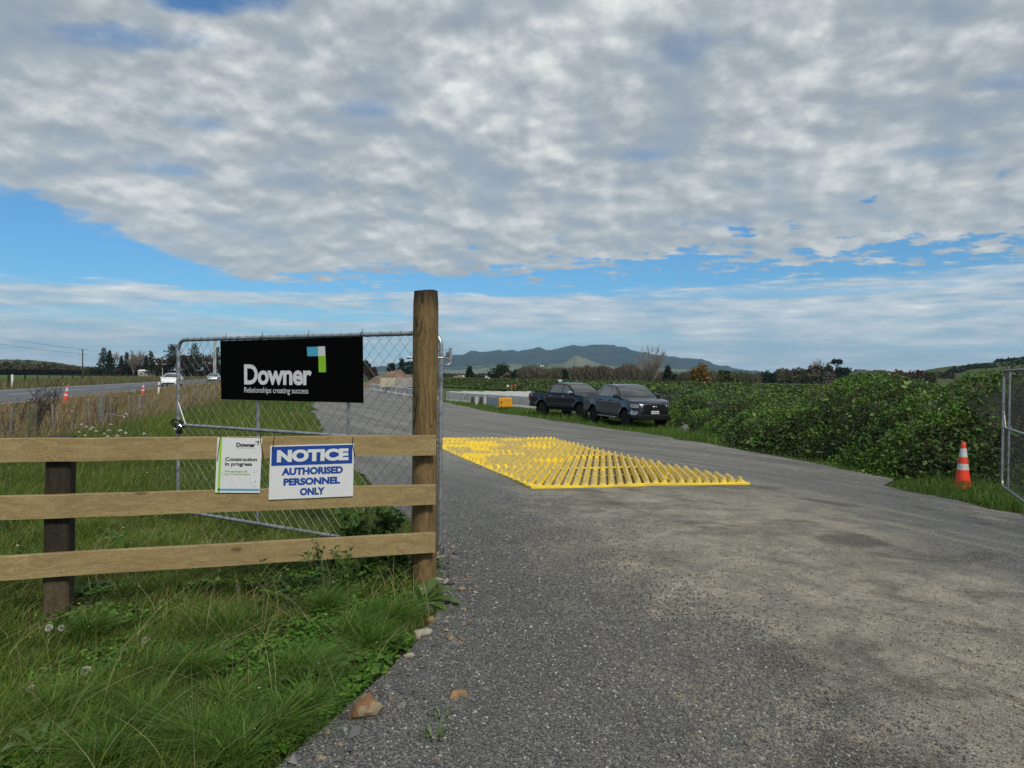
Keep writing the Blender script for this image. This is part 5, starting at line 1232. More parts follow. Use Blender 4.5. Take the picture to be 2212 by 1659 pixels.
# dry brown verge beside the highway
VV, CC = [], []
def dry(n, cond, x0, x1, y0, y1, h, w, cols, lean=0.5, seg=2):
    p = scatter(n, x0, x1, y0, y1, lambda x, y: in_view(x, y) & cond(x, y)); cl = fbm(p[:, 0]*0.9, p[:, 1]*0.5, 3); c = pal(len(p), cols, 0.35)*(0.7+0.6*cl[:, None])
    Q, C = blades(p, h*(0.5+cl)*(0.5+rng.random(len(p))), w, c, lean, seg); VV.append(Q); CC.append(C)
edgeX = lambda y: -14.7-0.283*y+1.2
dry(90000, lambda x, y: (x < lineX(y)+0.4) & (x > edgeX(y)), -34, -7, 8, 48, 0.36, 0.018, DRY, 0.55)
dry(26000, lambda x, y: (x < lineX(y)+0.6) & (x > edgeX(y)), -50, -14, 46, 120, 0.5, 0.05, DRY, 0.5)
dry(9000, lambda x, y: (np.abs(x-lineX(y)-0.5) < 1.0), -22, -8, 12, 40, 0.42, 0.014, [(0.09, 0.11, 0.05), (0.06, 0.09, 0.03), (0.17, 0.15, 0.09)], 0.6)
farX = lambda y: -14.7-0.283*y-11.5
dry(60000, lambda x, y: (x < farX(y)) & (x > farX(y)-11-y*0.05), -95, -28, 40, 190, 0.62, 0.10, [(0.13, 0.12, 0.06), (0.17, 0.14, 0.08), (0.09, 0.10, 0.045), (0.11, 0.085, 0.05)], 0.35)
o = quads_object('dry_grass', VV, CC, M['grass']); tag(o, 'dry brown grass along both sides of the highway', 'dry grass', kind='stuff')

# ------------------------------------------------------------------ bramble thicket
base_px = [(1180, 872), (1268, 893), (1330, 905), (1400, 916), (1477, 930), (1560, 957), (1617, 975), (1740, 990), (1850, 1015), (1938, 1037), (2010, 1045), (2090, 1050), (2164, 1054)]
front = np.array([G(u, v)[:2] for u, v in base_px]+[(7.9, 9.5), (7.9, 3.0)])
thick = [tuple(p) for p in front]+[(30, 3), (46, 26), (40, 62), (6, 62)]
top_px = np.array([(1100, 828), (1200, 822), (1300, 817), (1360, 816), (1416, 822), (1480, 823), (1560, 831), (1632, 832), (1720, 836), (1790, 828), (1820, 806), (1856, 800), (1900, 801), (1956, 812), (1995, 828), (2035, 836), (2070, 822), (2110, 806), (2160, 798), (2212, 790), (2400, 780)], float)
def thick_h(x, y):
    """height of the brambles above the ground; the skyline of their crest is followed"""
    d = np.full(np.shape(x), 1e9)
    for i in range(len(front)-1):
        a, b = front[i], front[i+1]; ab = b-a; t = np.clip(((x-a[0])*ab[0]+(y-a[1])*ab[1])/(ab@ab), 0, 1); d = np.minimum(d, np.hypot(x-a[0]-t*ab[0], y-a[1]-t*ab[1]))
    u = CXP+FPX*x/np.maximum(y, 1); vt = np.interp(u, top_px[:, 0], top_px[:, 1]); hor = 801+0.00865*u
    crest = EYE+(hor-vt)/FPX*np.clip(y, 8, 26)-gz(x, y)
    cr2 = EYE+(hor-vt)/FPX*y-gz(x, y); crest = np.where(y > 24, np.minimum(crest, np.maximum(np.minimum(cr2, 2.2), 0.9)), crest)-0.20+0.24*sst(u, 1770, 1830)
    n1 = fbm(x*0.75, y*0.75, 4)-0.5; n2 = fbm(x*2.4+7, y*2.4, 3)-0.5
    rise = 1-np.exp(-(d+0.05)/0.9); back = 1.0
    return np.maximum(crest*0.90*rise*back+(1.3*np.minimum(n1, 0.06)-0.02)*np.minimum(d+0.1, 1)+0.55*n2*np.minimum(d+0.2, 1)*np.where(y > 17, 0.5, 1.0), 0.05), d
VV, CC = [], []
# dark core sheet under the leaves, coloured as the shade inside the thicket
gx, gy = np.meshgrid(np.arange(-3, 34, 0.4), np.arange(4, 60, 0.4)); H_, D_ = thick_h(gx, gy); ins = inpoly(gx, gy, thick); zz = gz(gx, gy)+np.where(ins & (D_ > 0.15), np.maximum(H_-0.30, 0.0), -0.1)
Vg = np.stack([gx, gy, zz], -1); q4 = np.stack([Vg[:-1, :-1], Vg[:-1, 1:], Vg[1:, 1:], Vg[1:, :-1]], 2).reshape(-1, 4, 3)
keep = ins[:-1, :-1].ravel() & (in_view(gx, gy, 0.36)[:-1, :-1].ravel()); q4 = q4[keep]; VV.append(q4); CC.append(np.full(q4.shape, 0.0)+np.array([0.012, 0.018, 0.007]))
def bramble(n, y0, y1, size, depth=0.28, cols=None, x0=-3, x1=34):
    x = rng.uniform(x0, x1, n); y = rng.uniform(y0, y1, n); m = inpoly(x, y, thick) & in_view(x, y, 0.32); x, y = x[m], y[m]; h, d = thick_h(x, y)
    k_ = rng.random(len(x)); z = gz(x, y)+h-depth*k_**1.5*1.6+0.05; bt = fbm(x*1.3+3, y*1.3+z*0.9, 3)
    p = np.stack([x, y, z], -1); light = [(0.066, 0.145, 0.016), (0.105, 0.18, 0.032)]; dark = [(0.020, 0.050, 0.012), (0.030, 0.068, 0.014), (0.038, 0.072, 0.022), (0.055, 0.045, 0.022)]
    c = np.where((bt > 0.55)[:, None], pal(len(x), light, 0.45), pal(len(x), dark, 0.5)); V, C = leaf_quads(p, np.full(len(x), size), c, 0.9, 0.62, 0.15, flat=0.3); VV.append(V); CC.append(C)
def bramble_face(n, size, seg0=0, seg1=99, depth=1.6):
    """leaves on the steep front"""
    fr_ = front[seg0:seg1]; L_ = np.linalg.norm(np.diff(fr_, axis=0), axis=1); w = L_/L_.sum(); i = rng.choice(len(L_), n, p=w); t = rng.random(n); a = fr_[i]; b = fr_[i+1]; p0 = a+(b-a)*t[:, None]
    nn = np.stack([-(b-a)[:, 1], (b-a)[:, 0]], -1); nn /= np.linalg.norm(nn, axis=1)[:, None]; d = rng.random(n)**1.6*depth
    q = p0+nn*d[:, None]; q2 = p0-nn*d[:, None]; ins_ = inpoly(q[:, 0], q[:, 1], thick); q = np.where(ins_[:, None], q, q2); x, y = q[:, 0], q[:, 1]; m = in_view(x, y, 0.32); x, y = x[m], y[m]
    h, dd = thick_h(x, y); z = gz(x, y)+h-rng.random(len(x))**1.4*0.7; z = np.maximum(z, gz(x, y)+0.03); x = x+rng.normal(0, 0.07, len(x)); y = y+rng.normal(0, 0.09, len(x))
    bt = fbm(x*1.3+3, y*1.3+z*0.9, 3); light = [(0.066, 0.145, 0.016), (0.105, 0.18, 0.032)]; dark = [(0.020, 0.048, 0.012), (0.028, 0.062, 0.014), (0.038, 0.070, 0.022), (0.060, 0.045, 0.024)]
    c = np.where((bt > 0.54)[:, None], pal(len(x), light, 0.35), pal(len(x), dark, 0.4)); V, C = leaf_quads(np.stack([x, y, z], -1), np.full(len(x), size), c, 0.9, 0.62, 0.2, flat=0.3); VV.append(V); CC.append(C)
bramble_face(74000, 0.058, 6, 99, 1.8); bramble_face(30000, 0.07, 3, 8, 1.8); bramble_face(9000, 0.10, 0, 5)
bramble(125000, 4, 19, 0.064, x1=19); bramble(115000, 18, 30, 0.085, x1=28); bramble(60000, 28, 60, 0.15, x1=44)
# arching canes and dead twigs
def canes(n, x0, x1, y0, y1, L_, w_):
    x = rng.uniform(x0, x1, n); y = rng.uniform(y0, y1, n); m = inpoly(x, y, thick) & in_view(x, y, 0.32); x, y = x[m], y[m]; h, d = thick_h(x, y); p = np.stack([x, y, gz(x, y)+h-0.22], -1)
    Q, C = blades(p, L_*(0.4+0.8*rng.random(len(x))), w_, pal(len(x), [(0.10, 0.06, 0.04), (0.07, 0.09, 0.03), (0.16, 0.12, 0.08), (0.06, 0.035, 0.03)], 0.3), 1.5, 5); VV.append(Q); CC.append(C)
canes(2600, 2, 16, 7, 19, 0.55, 0.012); canes(1600, 1, 22, 18, 32, 0.6, 0.016)
# clumps of large pale leaves here and there
def bigleaf(n, y0, y1, size):
    x = rng.uniform(2, 16, n); y = rng.uniform(y0, y1, n); h, d = thick_h(x, y); m = inpoly(x, y, thick) & in_view(x, y, 0.32) & (fbm(x*0.9+31, y*0.9, 3)+0.12*np.exp(-d) > 0.60); x, y, h = x[m], y[m], h[m]
    p = np.stack([x, y, gz(x, y)+h+0.02-0.25*rng.random(len(x))**2], -1); V, C = leaf_quads(p, np.full(len(x), size), pal(len(x), [(0.065, 0.135, 0.02), (0.105, 0.175, 0.04), (0.05, 0.10, 0.025)], 0.25), 1.2, 0.7, 0.3, flat=0.4); VV.append(V); CC.append(C)
bigleaf(20000, 7, 15, 0.11); bigleaf(20000, 15, 24, 0.13)
# upright leafy shoots above the crest
def shoots(n, y0, y1, hh_, size):
    x = rng.uniform(0, 26, n); y = rng.uniform(y0, y1, n); m = inpoly(x, y, thick) & in_view(x, y, 0.32); x, y = x[m], y[m]; h, d = thick_h(x, y)
    for i in range(len(x)):
        L_ = hh_*(0.4+rng.random()); a = rng.random()*6.28; t = np.linspace(0, 1, 16); bend = 0.35+0.5*rng.random()
        p = np.stack([x[i]+np.cos(a)*L_*bend*t**1.7, y[i]+np.sin(a)*L_*bend*t**1.7, gz(x[i], y[i])+h[i]-0.1+L_*(t-0.35*t*t)], -1)
        c = pal(16, [(0.06, 0.12, 0.02), (0.085, 0.15, 0.035)], 0.3); V, C = leaf_quads(p, np.full(16, size), c, 0.5, 0.55, 0.2); VV.append(V); CC.append(C)
shoots(1300, 11, 20, 0.30, 0.085); shoots(600, 20, 34, 0.2, 0.10)
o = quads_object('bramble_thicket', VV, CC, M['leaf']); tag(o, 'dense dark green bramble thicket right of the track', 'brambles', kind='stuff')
# green weedy bank behind the barriers
VV, CC = [], []
def bank(n, size):
    t = rng.random(n); w = rng.random(n); a = np.array([6.5, 52.0]); b = np.array([-41.0, 145.0]); dirn = (b-a)/np.linalg.norm(b-a); nrm = np.array([dirn[1], -dirn[0]]); nrm = nrm if nrm[1] > 0 else -nrm
    L_ = np.linalg.norm(b-a); p = a+dirn*(t*L_)[:, None]+nrm*(16.2+w*13)[:, None]; x, y = p[:, 0], p[:, 1]
    z = gz(x, y)+0.15+sst(w*13, 0.5, 6)*(0.95+0.5*fbm(x*0.25, y*0.25, 3))+0.25*(fbm(x*0.9, y*0.9, 3)-0.5)+0.1*rng.random(n)
    c = pal(n, [(0.040, 0.080, 0.014), (0.055, 0.10, 0.018), (0.075, 0.115, 0.03), (0.03, 0.055, 0.014), (0.09, 0.10, 0.035)], 0.3)*(0.6+0.8*fbm(x*0.5, y*0.5, 3))[:, None]
    V, C = leaf_quads(np.stack([x, y, z], -1), np.full(n, size), c, 1.5, 0.7, 0, flat=0.5); VV.append(V); CC.append(C)
bank(110000, 0.30)
o = quads_object('weedy_bank', VV, CC, M['leaf']); tag(o, 'green weedy bank behind the stored barriers', 'green bank', kind='stuff')

# ------------------------------------------------------------------ trees
def limb_tube(mb, p0, d, L, r0, depth, spread=0.45, up=0.25, minr=0.012, r=None, kids=3, tips=None):
    r = r or random; n = 4; pts = [Vector(p0)]; dd = Vector(d).normalized()
    for i in range(n):
        dd = (dd+Vector((r.uniform(-.12, .12), r.uniform(-.12, .12), up*0.12))).normalized(); pts.append(pts[-1]+dd*L/n)
    rs = [r0*(1-0.6*i/n) for i in range(n+1)]; mb.tube(pts, rs, 5 if r0 < 0.1 else 8, False)
    if tips is not None: tips.append(tuple(pts[-1]))
    if depth <= 0: return
    for k_ in range(kids+(1 if depth > 2 else 0)):
        i = r.randint(2, n); ax = dd.orthogonal().normalized(); ax.rotate(Matrix.Rotation(r.uniform(0, 6.28), 3, dd)); nd = (dd+ax*spread*r.uniform(0.7, 1.4)+Vector((0, 0, up))).normalized()
        limb_tube(mb, pts[i], nd, L*r.uniform(0.55, 0.8), max(rs[i]*0.62, minr), depth-1, spread, up, minr, r, kids, tips)
def crown_quads(blobs, n, size, cols, flat=0.2, var=0.35, rr_=None, shell=0.6):
    rr_ = rr_ or rng; VV = []; CC = []; tot = sum(b[3]*b[4]*b[5] for b in blobs)
    for (cx, cy, cz, rx, ry, rz_) in blobs:
        k_ = max(8, int(n*rx*ry*rz_/tot)); d = rnd_dirs(k_, rr_); rad = (shell+(1-shell)*rr_.random(k_))*(0.85+0.3*fbm(d[:, 0]*3+cx, d[:, 2]*3+d[:, 1]*2, 2)); p = np.array([cx, cy, cz])+d*np.array([rx, ry, rz_])*rad[:, None]
        c = pal(k_, cols, var, rr_); V, C = leaf_quads(p, np.full(k_, size), c, 0.4, 0.8, 0.1, rr_, flat=flat); VV.append(V); CC.append(C)
    return VV, CC
def bl_tree(h, w, cols, label, loc, seed, n=900, size=0.5, trunk=0.22, name='tree', group=None, shape='round'):
    r = random.Random(seed); nr = np.random.default_rng(seed); g = empty(name, loc, 0, label, 'tree', group)
    mb = MB(); mb.tube([(0, 0, -0.5), (0.02*h, 0, h*0.3), (0, 0, h*0.72)], [h*0.03, h*0.022, h*0.008], 7)
    blobs = []
    for i in range(14):
        if shape == 'round': a = r.uniform(0, 6.28); t = r.uniform(0, 1); rad = w*0.5*(0.25+0.6*math.sin(math.pi*(0.15+0.75*t))); c = (math.cos(a)*rad*0.75, math.sin(a)*rad*0.75, h*(trunk+0.1+(0.82-trunk)*t)); s = w*r.uniform(0.16, 0.27)
        elif shape == 'wide': a = r.uniform(0, 6.28); c = (math.cos(a)*w*0.36, math.sin(a)*w*0.36, h*r.uniform(trunk+0.15, 0.85)); s = w*r.uniform(0.14, 0.2)
        else: t = r.random(); a = r.uniform(0, 6.28); c = (math.cos(a)*w*0.2, math.sin(a)*w*0.2, h*(trunk+(0.95-trunk)*t)); s = w*r.uniform(0.2, 0.3)
        blobs.append((*c, s*1.15, s*1.15, s)); mb.tube([(0, 0, h*min(0.6, trunk+0.2)), (c[0]*0.6, c[1]*0.6, c[2]*0.85), c], [h*0.012, h*0.007, h*0.003], 5, False)
    mb.build('trunk', M['bark'], g, world=False)
    VV, CC = crown_quads(blobs, n, size, cols, rr_=nr); quads_object('crown', VV, CC, M['farleaf'], g); return g
def conifer(h, w, cols, label, loc, seed, n=1200, size=0.5, bare=0.12, name='conifer_tree', group=None, ragged=0.35, top=0.04):
    r = np.random.default_rng(seed); g = empty(name, loc, 0, label, 'tree', group); mb = MB(); mb.tube([(0, 0, -0.5), (0, 0, h*0.5), (0, 0, h*0.99)], [h*0.022, h*0.014, h*0.003], 7)
    nb = 70; VV = []; CC = []
    for i in range(nb):
        t = (i+r.random())/nb; z = h*(bare+(1-bare)*t); L = w*0.5*((1-t)**0.75+top)*(1-ragged*0.5+ragged*r.random()); a = i*2.4+r.random()
        tip = np.array([math.cos(a)*L, math.sin(a)*L, z+L*(0.05+0.25*t)]); st = np.array([0, 0, z-0.05*L]); mb.tube([st, (st+tip)/2+np.array([0, 0, -0.04*L]), tip], [h*0.005, h*0.003, 0.01], 4, False)
        k_ = max(4, int(n/nb*(0.35+1.3*(1-t)))); u = r.random(k_)**0.7; p = st+(tip-st)*u[:, None]+r.normal(0, 1, (k_, 3))*np.array([0.08*w, 0.08*w, 0.018*h])*(1.1-u)[:, None]
        V, C = leaf_quads(p, np.full(k_, size), pal(k_, cols, 0.35, r), 0.4, 0.6, 0.25, r, flat=0.3); VV.append(V); CC.append(C)
    mb.build('trunk', M['bark'], g, world=False); quads_object('crown', VV, CC, M['farleaf'], g); return g
M['twig'] = mat('bare_twigs', (0.22, 0.19, 0.165), 0.9, col2=(0.14, 0.115, 0.10), nscale=2)
def bare_tree(h, label, loc, seed, depth=4, spread=0.42, base_limbs=5, name='bare_tree', group=None, r0=None, kids=3, minr=0.02, up=0.35, vase=False):
    r = random.Random(seed); g = empty(name, loc, 0, label, 'tree', group); mb = MB(); tr = MB(); r0 = r0 or h*0.022
    tr.tube([(0, 0, -0.5), (0, 0, h*0.10), (0.01*h, 0, h*0.18)], [r0*1.5, r0*1.2, r0], 8); tr.build('trunk', M['bark'], g, world=False)
    for i in range(base_limbs):
        a = 6.28*i/base_limbs*(2.4 if vase else 1)+r.uniform(-.3, .3); sp = r.uniform(0.0, 0.62) if vase else r.uniform(0.15, spread*1.1)
        if vase: limb_tube(mb, (0, 0, h*r.uniform(0.02, 0.15)), (math.cos(a)*sp, math.sin(a)*sp, 1), h*(0.50-0.30*sp/0.62)*r.uniform(0.9, 1.05), r0*0.45, depth, spread, up, minr, r, kids); continue
        limb_tube(mb, (0, 0, h*r.uniform(0.06, 0.17)), (math.cos(a)*sp, math.sin(a)*sp, 1), h*0.42, r0*0.6, depth, spread, up, minr, r, kids)
    mb.build('branches', M['twig'], g, world=False); return g
DK = [(0.012, 0.024, 0.012), (0.018, 0.032, 0.015), (0.025, 0.04, 0.018)]
BR = [(0.075, 0.045, 0.028), (0.055, 0.035, 0.024), (0.095, 0.065, 0.04), (0.05, 0.045, 0.025)]
OL = [(0.055, 0.065, 0.022), (0.075, 0.08, 0.03), (0.04, 0.055, 0.02), (0.09, 0.085, 0.035)]
RB = [(0.050, 0.026, 0.020), (0.035, 0.022, 0.018), (0.065, 0.032, 0.024)]
YE = [(0.20, 0.115, 0.025), (0.15, 0.10, 0.028), (0.11, 0.085, 0.03), (0.23, 0.14, 0.03)]
def at(u, vtop, Y, zb=0.0):
    """foot of a tree whose top is seen at (u,vtop) when it stands at depth Y, and its height"""
    t = P(u, vtop, Y); return (t[0], Y, zb), t[2]-zb
def W_(px, Y): return px/FPX*Y
# behind the highway, left
def con(u, vt, Y, wpx, label, seed, **k): l, h = at(u, vt, Y); return conifer(h, W_(wpx, Y), DK, label, l, seed, size=0.55, **k)
def bro(u, vt, Y, wpx, cols, label, seed, zb=0.0, **k): l, h = at(u, vt, Y, zb); return bl_tree(h, W_(wpx, Y), cols, label, l, seed, **k)
con(224, 752, 250, 34, 'tallest ragged dark conifer of the clump right of the utility pole', 1, ragged=0.7)
con(237, 758, 255, 20, 'slim dark conifer touching the right side of the tallest one', 2, bare=0.3, ragged=0.7)
con(262, 769, 262, 17, 'short conifer left of a taller one, midway along the left treeline', 3)
con(274, 761, 260, 20, 'pointed conifer in the middle of the left treeline', 4)
con(326, 759, 255, 24, 'dark conifer rising left of the red-brown trees', 5, ragged=0.5)
con(316, 768, 258, 18, 'low conifer on the left shoulder of the dark one', 6)
con(374, 744, 240, 38, 'tall open pine behind the corner of the gate frame', 7, bare=0.35, ragged=0.8, top=0.25)
con(420, 743, 240, 34, 'tall dense pine seen through the gate mesh, left of the banner', 8, bare=0.2, ragged=0.6, top=0.2)
con(468, 752, 240, 24, 'dark pine half hidden by the left edge of the banner', 9, top=0.2)
for i, (u, vt, wp) in enumerate(((344, 770, 30), (362, 766, 34), (392, 768, 38), (412, 770, 34), (440, 768, 40), (462, 766, 34))):
    bro(u, vt, 236+i*3, wp, RB, 'red-brown winter tree in the dark row behind the gate frame and mesh', 20+i, n=1000, size=0.55, group='red-brown trees behind the gate')
def bar(u, vt, Y, label, seed, zb=0.0, **k): l, h = at(u, vt, Y, zb); return bare_tree(h, label, l, seed, **k)
bar(246, 763, 258, 'thin bare poplar between two conifers of the left treeline', 31, spread=0.12, depth=3, minr=0.05)
bar(288, 768, 258, 'bare tree right of the pointed conifer in the left treeline', 32, depth=4, minr=0.05, spread=0.5)
bar(300, 767, 260, 'bare tree left of the white shed roof', 33, depth=4, minr=0.05, spread=0.5)
for i, (u, vt, wp, cols) in enumerate(((192, 795, 24, OL), (205, 797, 20, DK), (255, 790, 30, BR), (285, 786, 34, BR), (305, 788, 30, BR), (335, 790, 30, DK))):
    bro(u, vt, 262, wp, cols, 'low tree filling the foot of the left treeline behind the hedge', 40+i, n=700, size=0.6, group='low trees at the foot of the left treeline')
for i, (u, vt, wp, Yt) in enumerate(((12, 782, 26, 420), (38, 777, 18, 480), (62, 778, 14, 500), (100, 783, 12, 480), (112, 784, 10, 480), (84, 785, 16, 470))):
    bro(u, vt, Yt, wp, OL if i % 2 else DK, ('broad dark tree at the far left of the hill', 'round tree on the skyline above the hedge', 'second round tree on the hill skyline', 'small spiky tree on the hill slope', 'small palm-like tree at the end of the hill', 'bushy tree below the hill skyline')[i], 60+i, n=500, size=0.9)
# scrub in front of the left hill: a far belt that reads as one mass
VV, CC = [], []
def belt(u0, u1, vtf, Y, thickm, n, size, cols, zb=0.0, twig=False):
    u = rng.uniform(u0, u1, n); Yd = Y+rng.random(n)*thickm; vt = np.interp(u, [q[0] for q in vtf], [q[1] for q in vtf]); x = (u-CXP)/FPX*Yd
    top_ = EYE+(801+0.00865*u-vt)/FPX*Y; hgt = (top_-zb)*(0.50+0.62*fbm(x*0.35+Y, np.full(n, Y*0.1), 4)+0.36*vnoise(x*1.1, Yd*0.6))+zb; z = zb+(hgt-zb)*rng.random(n)**0.85
    c = pal(n, cols, 0.35)*(0.55+0.9*fbm(x*0.09+5, z*0.2, 3))[:, None]; pts_ = np.stack([x, Yd, z-size*0.5], -1)
    if twig:
        dd_ = np.stack([rng.normal(0, .25, n), rng.normal(0, .2, n), np.ones(n)], -1); ln = size*(0.8+1.4*rng.random(n))[:, None]; sw = np.stack([np.ones(n), rng.normal(0, .3, n), np.zeros(n)], -1)*size*0.13; V = np.stack([pts_-sw, pts_+dd_*ln-sw*0.3, pts_+dd_*ln+sw*0.3, pts_+sw], 1); C = np.repeat(c[:, None, :], 4, 1)
    else: V, C = leaf_quads(pts_, np.full(n, size), c, 0.5, 0.8, 0, flat=0.2)
    VV.append(V); CC.append(C)
belt(-160, 250, [(-160, 785), (0, 787), (120, 789), (180, 794), (250, 798)], 330, 25, 9000, 1.3, OL+BR)
o = quads_object('scrub', VV, CC, M['farleaf']); tag(o, 'far brown and olive scrub below the left hill', 'scrub', kind='stuff')
VV, CC = [], []
# brown scrub and willows in the middle distance
belt(1118, 1380, [(1118, 808), (1130, 803), (1150, 799), (1165, 802), (1200, 797), (1215, 801), (1240, 795), (1262, 800), (1300, 797), (1325, 802), (1345, 799), (1380, 803)], 170, 14, 34000, 0.7, [(0.085, 0.072, 0.056), (0.06, 0.055, 0.042), (0.115, 0.098, 0.076), (0.05, 0.055, 0.035)], -0.6, True)
belt(1380, 1640, [(1380, 808), (1480, 812), (1560, 808), (1640, 816)], 190, 14, 14000, 0.8, [(0.06, 0.055, 0.036), (0.045, 0.05, 0.028), (0.08, 0.07, 0.055)], -0.6, True)
belt(780, 1120, [(780, 812), (900, 809), (960, 806), (1000, 808), (1120, 806)], 420, 20, 9000, 1.2, [(0.045, 0.05, 0.035), (0.06, 0.055, 0.04)])
o = quads_object('willow_scrub', VV, CC, M['farleaf']); tag(o, 'far belt of brown leafless willows behind the green bank', 'scrub', kind='stuff')
bro(847-3, 785, 230, 16, DK, 'small round dark tree beyond the earth mound, seen through the mesh', 71, n=500, size=0.6, trunk=0.4)
bro(868, 773, 230, 15, DK, 'tall lopsided dark tree beyond the earth mound, left of the post', 72, n=600, size=0.6, shape='col')
bro(881, 781, 235, 12, DK, 'slim dark tree close to the left side of the round post', 73, n=500, size=0.6, shape='col')
bro(893, 782, 230, 14, DK, 'dark tree partly hidden behind the round post', 74, n=500, size=0.6)
bro(790, 777, 225, 20, DK, 'dark tree at the right edge of the banner, above the reddish one', 75, n=700, size=0.6)
bro(797, 795, 215, 34, RB, 'dark reddish tree low beside the right edge of the banner', 76, n=700, size=0.6, trunk=0.05)
con(1014, 793, 185, 22, 'small triangular conifer alone on the far pasture, right of the post', 77)
bro(1078, 792, 190, 50, DK, 'large round dark evergreen tree left of the willows', 78, n=2400, size=0.5, trunk=0.05)
bro(1110, 798, 190, 24, DK, 'smaller round dark evergreen right of the large one', 79, n=1200, size=0.5, trunk=0.05)
bro(1092, 808, 176, 22, [(0.12, 0.09, 0.065), (0.09, 0.07, 0.05)], 'pale brown leafless bush in front of the large evergreen', 80, n=900, size=0.35, trunk=0.0)
bro(1142, 806, 180, 14, DK, 'little dark bush between the evergreens and the willows', 81, n=400, size=0.5, trunk=0.0)
bro(1155, 806, 180, 12, DK, 'little dark bush left of the twin poles', 82, n=400, size=0.5, trunk=0.0)
bro(1221, 797, 165, 16, DK, 'dark evergreen in the willows above the black pickup', 83, n=500, size=0.45, trunk=0.0)
def vase_tree(h, label, loc, seed):
    r = random.Random(seed); g = empty('bare_tree', loc, 0, label, 'tree'); tr = MB(); tr.tube([(0, 0, -0.5), (0, 0, h*0.08), (0, 0, h*0.16)], [h*0.035, h*0.028, h*0.02], 8); tr.build('trunk', M['bark'], g, world=False); mb = MB()
    for i in range(64):
        a = i*2.4+r.uniform(-.3, .3); e = r.uniform(-0.15, 1.0)**1.0; rad = math.sqrt(max(0.02, 1-e*e))*r.uniform(0.75, 1.0); T = Vector((math.cos(a)*rad*h*0.42, math.sin(a)*rad*h*0.42, h*(0.56+0.44*e*r.uniform(0.85, 1.0))))
        S = Vector((0, 0, h*r.uniform(0.03, 0.22))); Cc = Vector((T.x*0.45, T.y*0.45, S.z+(T.z-S.z)*0.42)); B = lambda t: S*(1-t)**2+Cc*(2*t*(1-t))+T*t*t
        ts = [k_/9 for k_ in range(10)]; mb.tube([B(t)+Vector((r.uniform(-.04, .04), r.uniform(-.04, .04), 0)) for t in ts], [h*0.008*(1-t)+0.012 for t in ts], 4, False)
        for _ in range(11):
            t = r.uniform(0.35, 0.97); p = B(t); d = (B(min(1, t+.05))-p).normalized(); side = Vector((r.uniform(-1, 1), r.uniform(-1, 1), r.uniform(-.2, .6))).normalized(); L_ = h*r.uniform(0.06, 0.14)*(1.2-0.5*t); q1 = p+(d+side*0.5).normalized()*L_; mb.tube([p, p+(q1-p)*0.5+Vector((0, 0, -.01)), q1], [0.026, 0.02, 0.014], 3, False)
            for _ in range(2): q2 = p+(q1-p)*r.uniform(.4, .9); mb.tube([q2, q2+Vector((r.uniform(-1, 1), r.uniform(-1, 1), r.uniform(.6, 1.6))).normalized()*L_*0.5], [0.018, 0.012], 3, False)
    mb.build('branches', M['twig'], g, world=False); return g
l_, h_ = at(1408, 742, 150, -0.6); vase_tree(h_, 'large bare spreading tree standing above the brambles in the middle', l_, 84)
con(1443, 792, 150, 22, 'dark conifer at the right foot of the large bare tree', 85)
bro(1455, 806, 150, 14, DK, 'low dark bush right of that conifer', 86, n=400, size=0.4, trunk=0.0)
bro(1514, 792, 150, 44, YE, 'autumn tree with orange-yellow leaves', 87, n=2200, size=0.4, trunk=0.1)
bro(1500, 797, 152, 16, YE, 'thin yellowish tree at the left side of the autumn tree', 88, n=400, size=0.4, shape='col')
bro(1567, 799, 165, 22, DK, 'flat-topped dark pine between the autumn tree and the twin poles', 89, n=800, size=0.45, trunk=0.4, shape='wide')
bro(1570, 810, 150, 34, OL, 'low olive bush under the flat-topped pine', 90, n=900, size=0.45, trunk=0.0)
bro(1590, 812, 155, 20, OL, 'olive bush left of the right-hand twin poles', 91, n=500, size=0.45, trunk=0.0)
for i, u in enumerate((1463, 1470, 1477, 1484)): bar(u, 801+i % 2*3, 200, 'slim bare poplar between the conifer and the autumn tree', 92+i, depth=2, spread=0.15, minr=0.05, group='slim bare poplars')
# wooded rise on the right
ZR = lambda u: float(np.interp(u, [1600, 1700, 1780, 1880, 2000, 2200], [-1, 0, 2.5, 4.5, 4, 6]))
rise = [(1642, 810, 40, OL), (1655, 801, 30, DK), (1668, 798, 26, DK), (1690, 800, 34, OL), (1706, 797, 26, BR), (1722, 798, 30, BR), (1738, 795, 24, OL), (1752, 793, 26, BR), (1768, 790, 24, BR), (1785, 792, 26, DK), (1800, 797, 26, BR), (1815, 794, 24, DK), (1832, 796, 26, DK), (1700, 812, 40, OL), (1740, 812, 44, OL), (1780, 808, 44, [(0.10, 0.085, 0.075), (0.08, 0.07, 0.06)]), (1960, 797, 34, BR), (1985, 800, 26, BR), (2010, 803, 20, OL), (1940, 800, 24, BR)]
wl = {0: 'olive', 1: 'dark green', 2: 'brown'}
for i, (u, vt, wp, cols) in enumerate(rise):
    nm = 'dark evergreen' if cols is DK else 'olive' if cols is OL else 'brown'
    bro(u, vt, 300-i*2, wp, cols, nm+' tree in the wood on the rise behind the brambles', 100+i, zb=-2, n=900, size=0.75, trunk=0.05, group=nm+' trees of the wood on the rise')
bar(1765, 782, 300, 'bare tree sticking out of the wood left of the crown-shaped tree', 130, zb=0, depth=3, spread=0.3, minr=0.06)
bro(1790, 781, 298, 18, [(0.10, 0.075, 0.05), (0.08, 0.06, 0.045)], 'brown half-bare tree beside the crown-shaped tree', 131, n=600, size=0.5, trunk=0.3)
bro(1829-21, 771, 298, 20, DK, 'tall tree with a flat crown-shaped top, highest of the wood', 132, n=900, size=0.6, trunk=0.62, shape='wide')
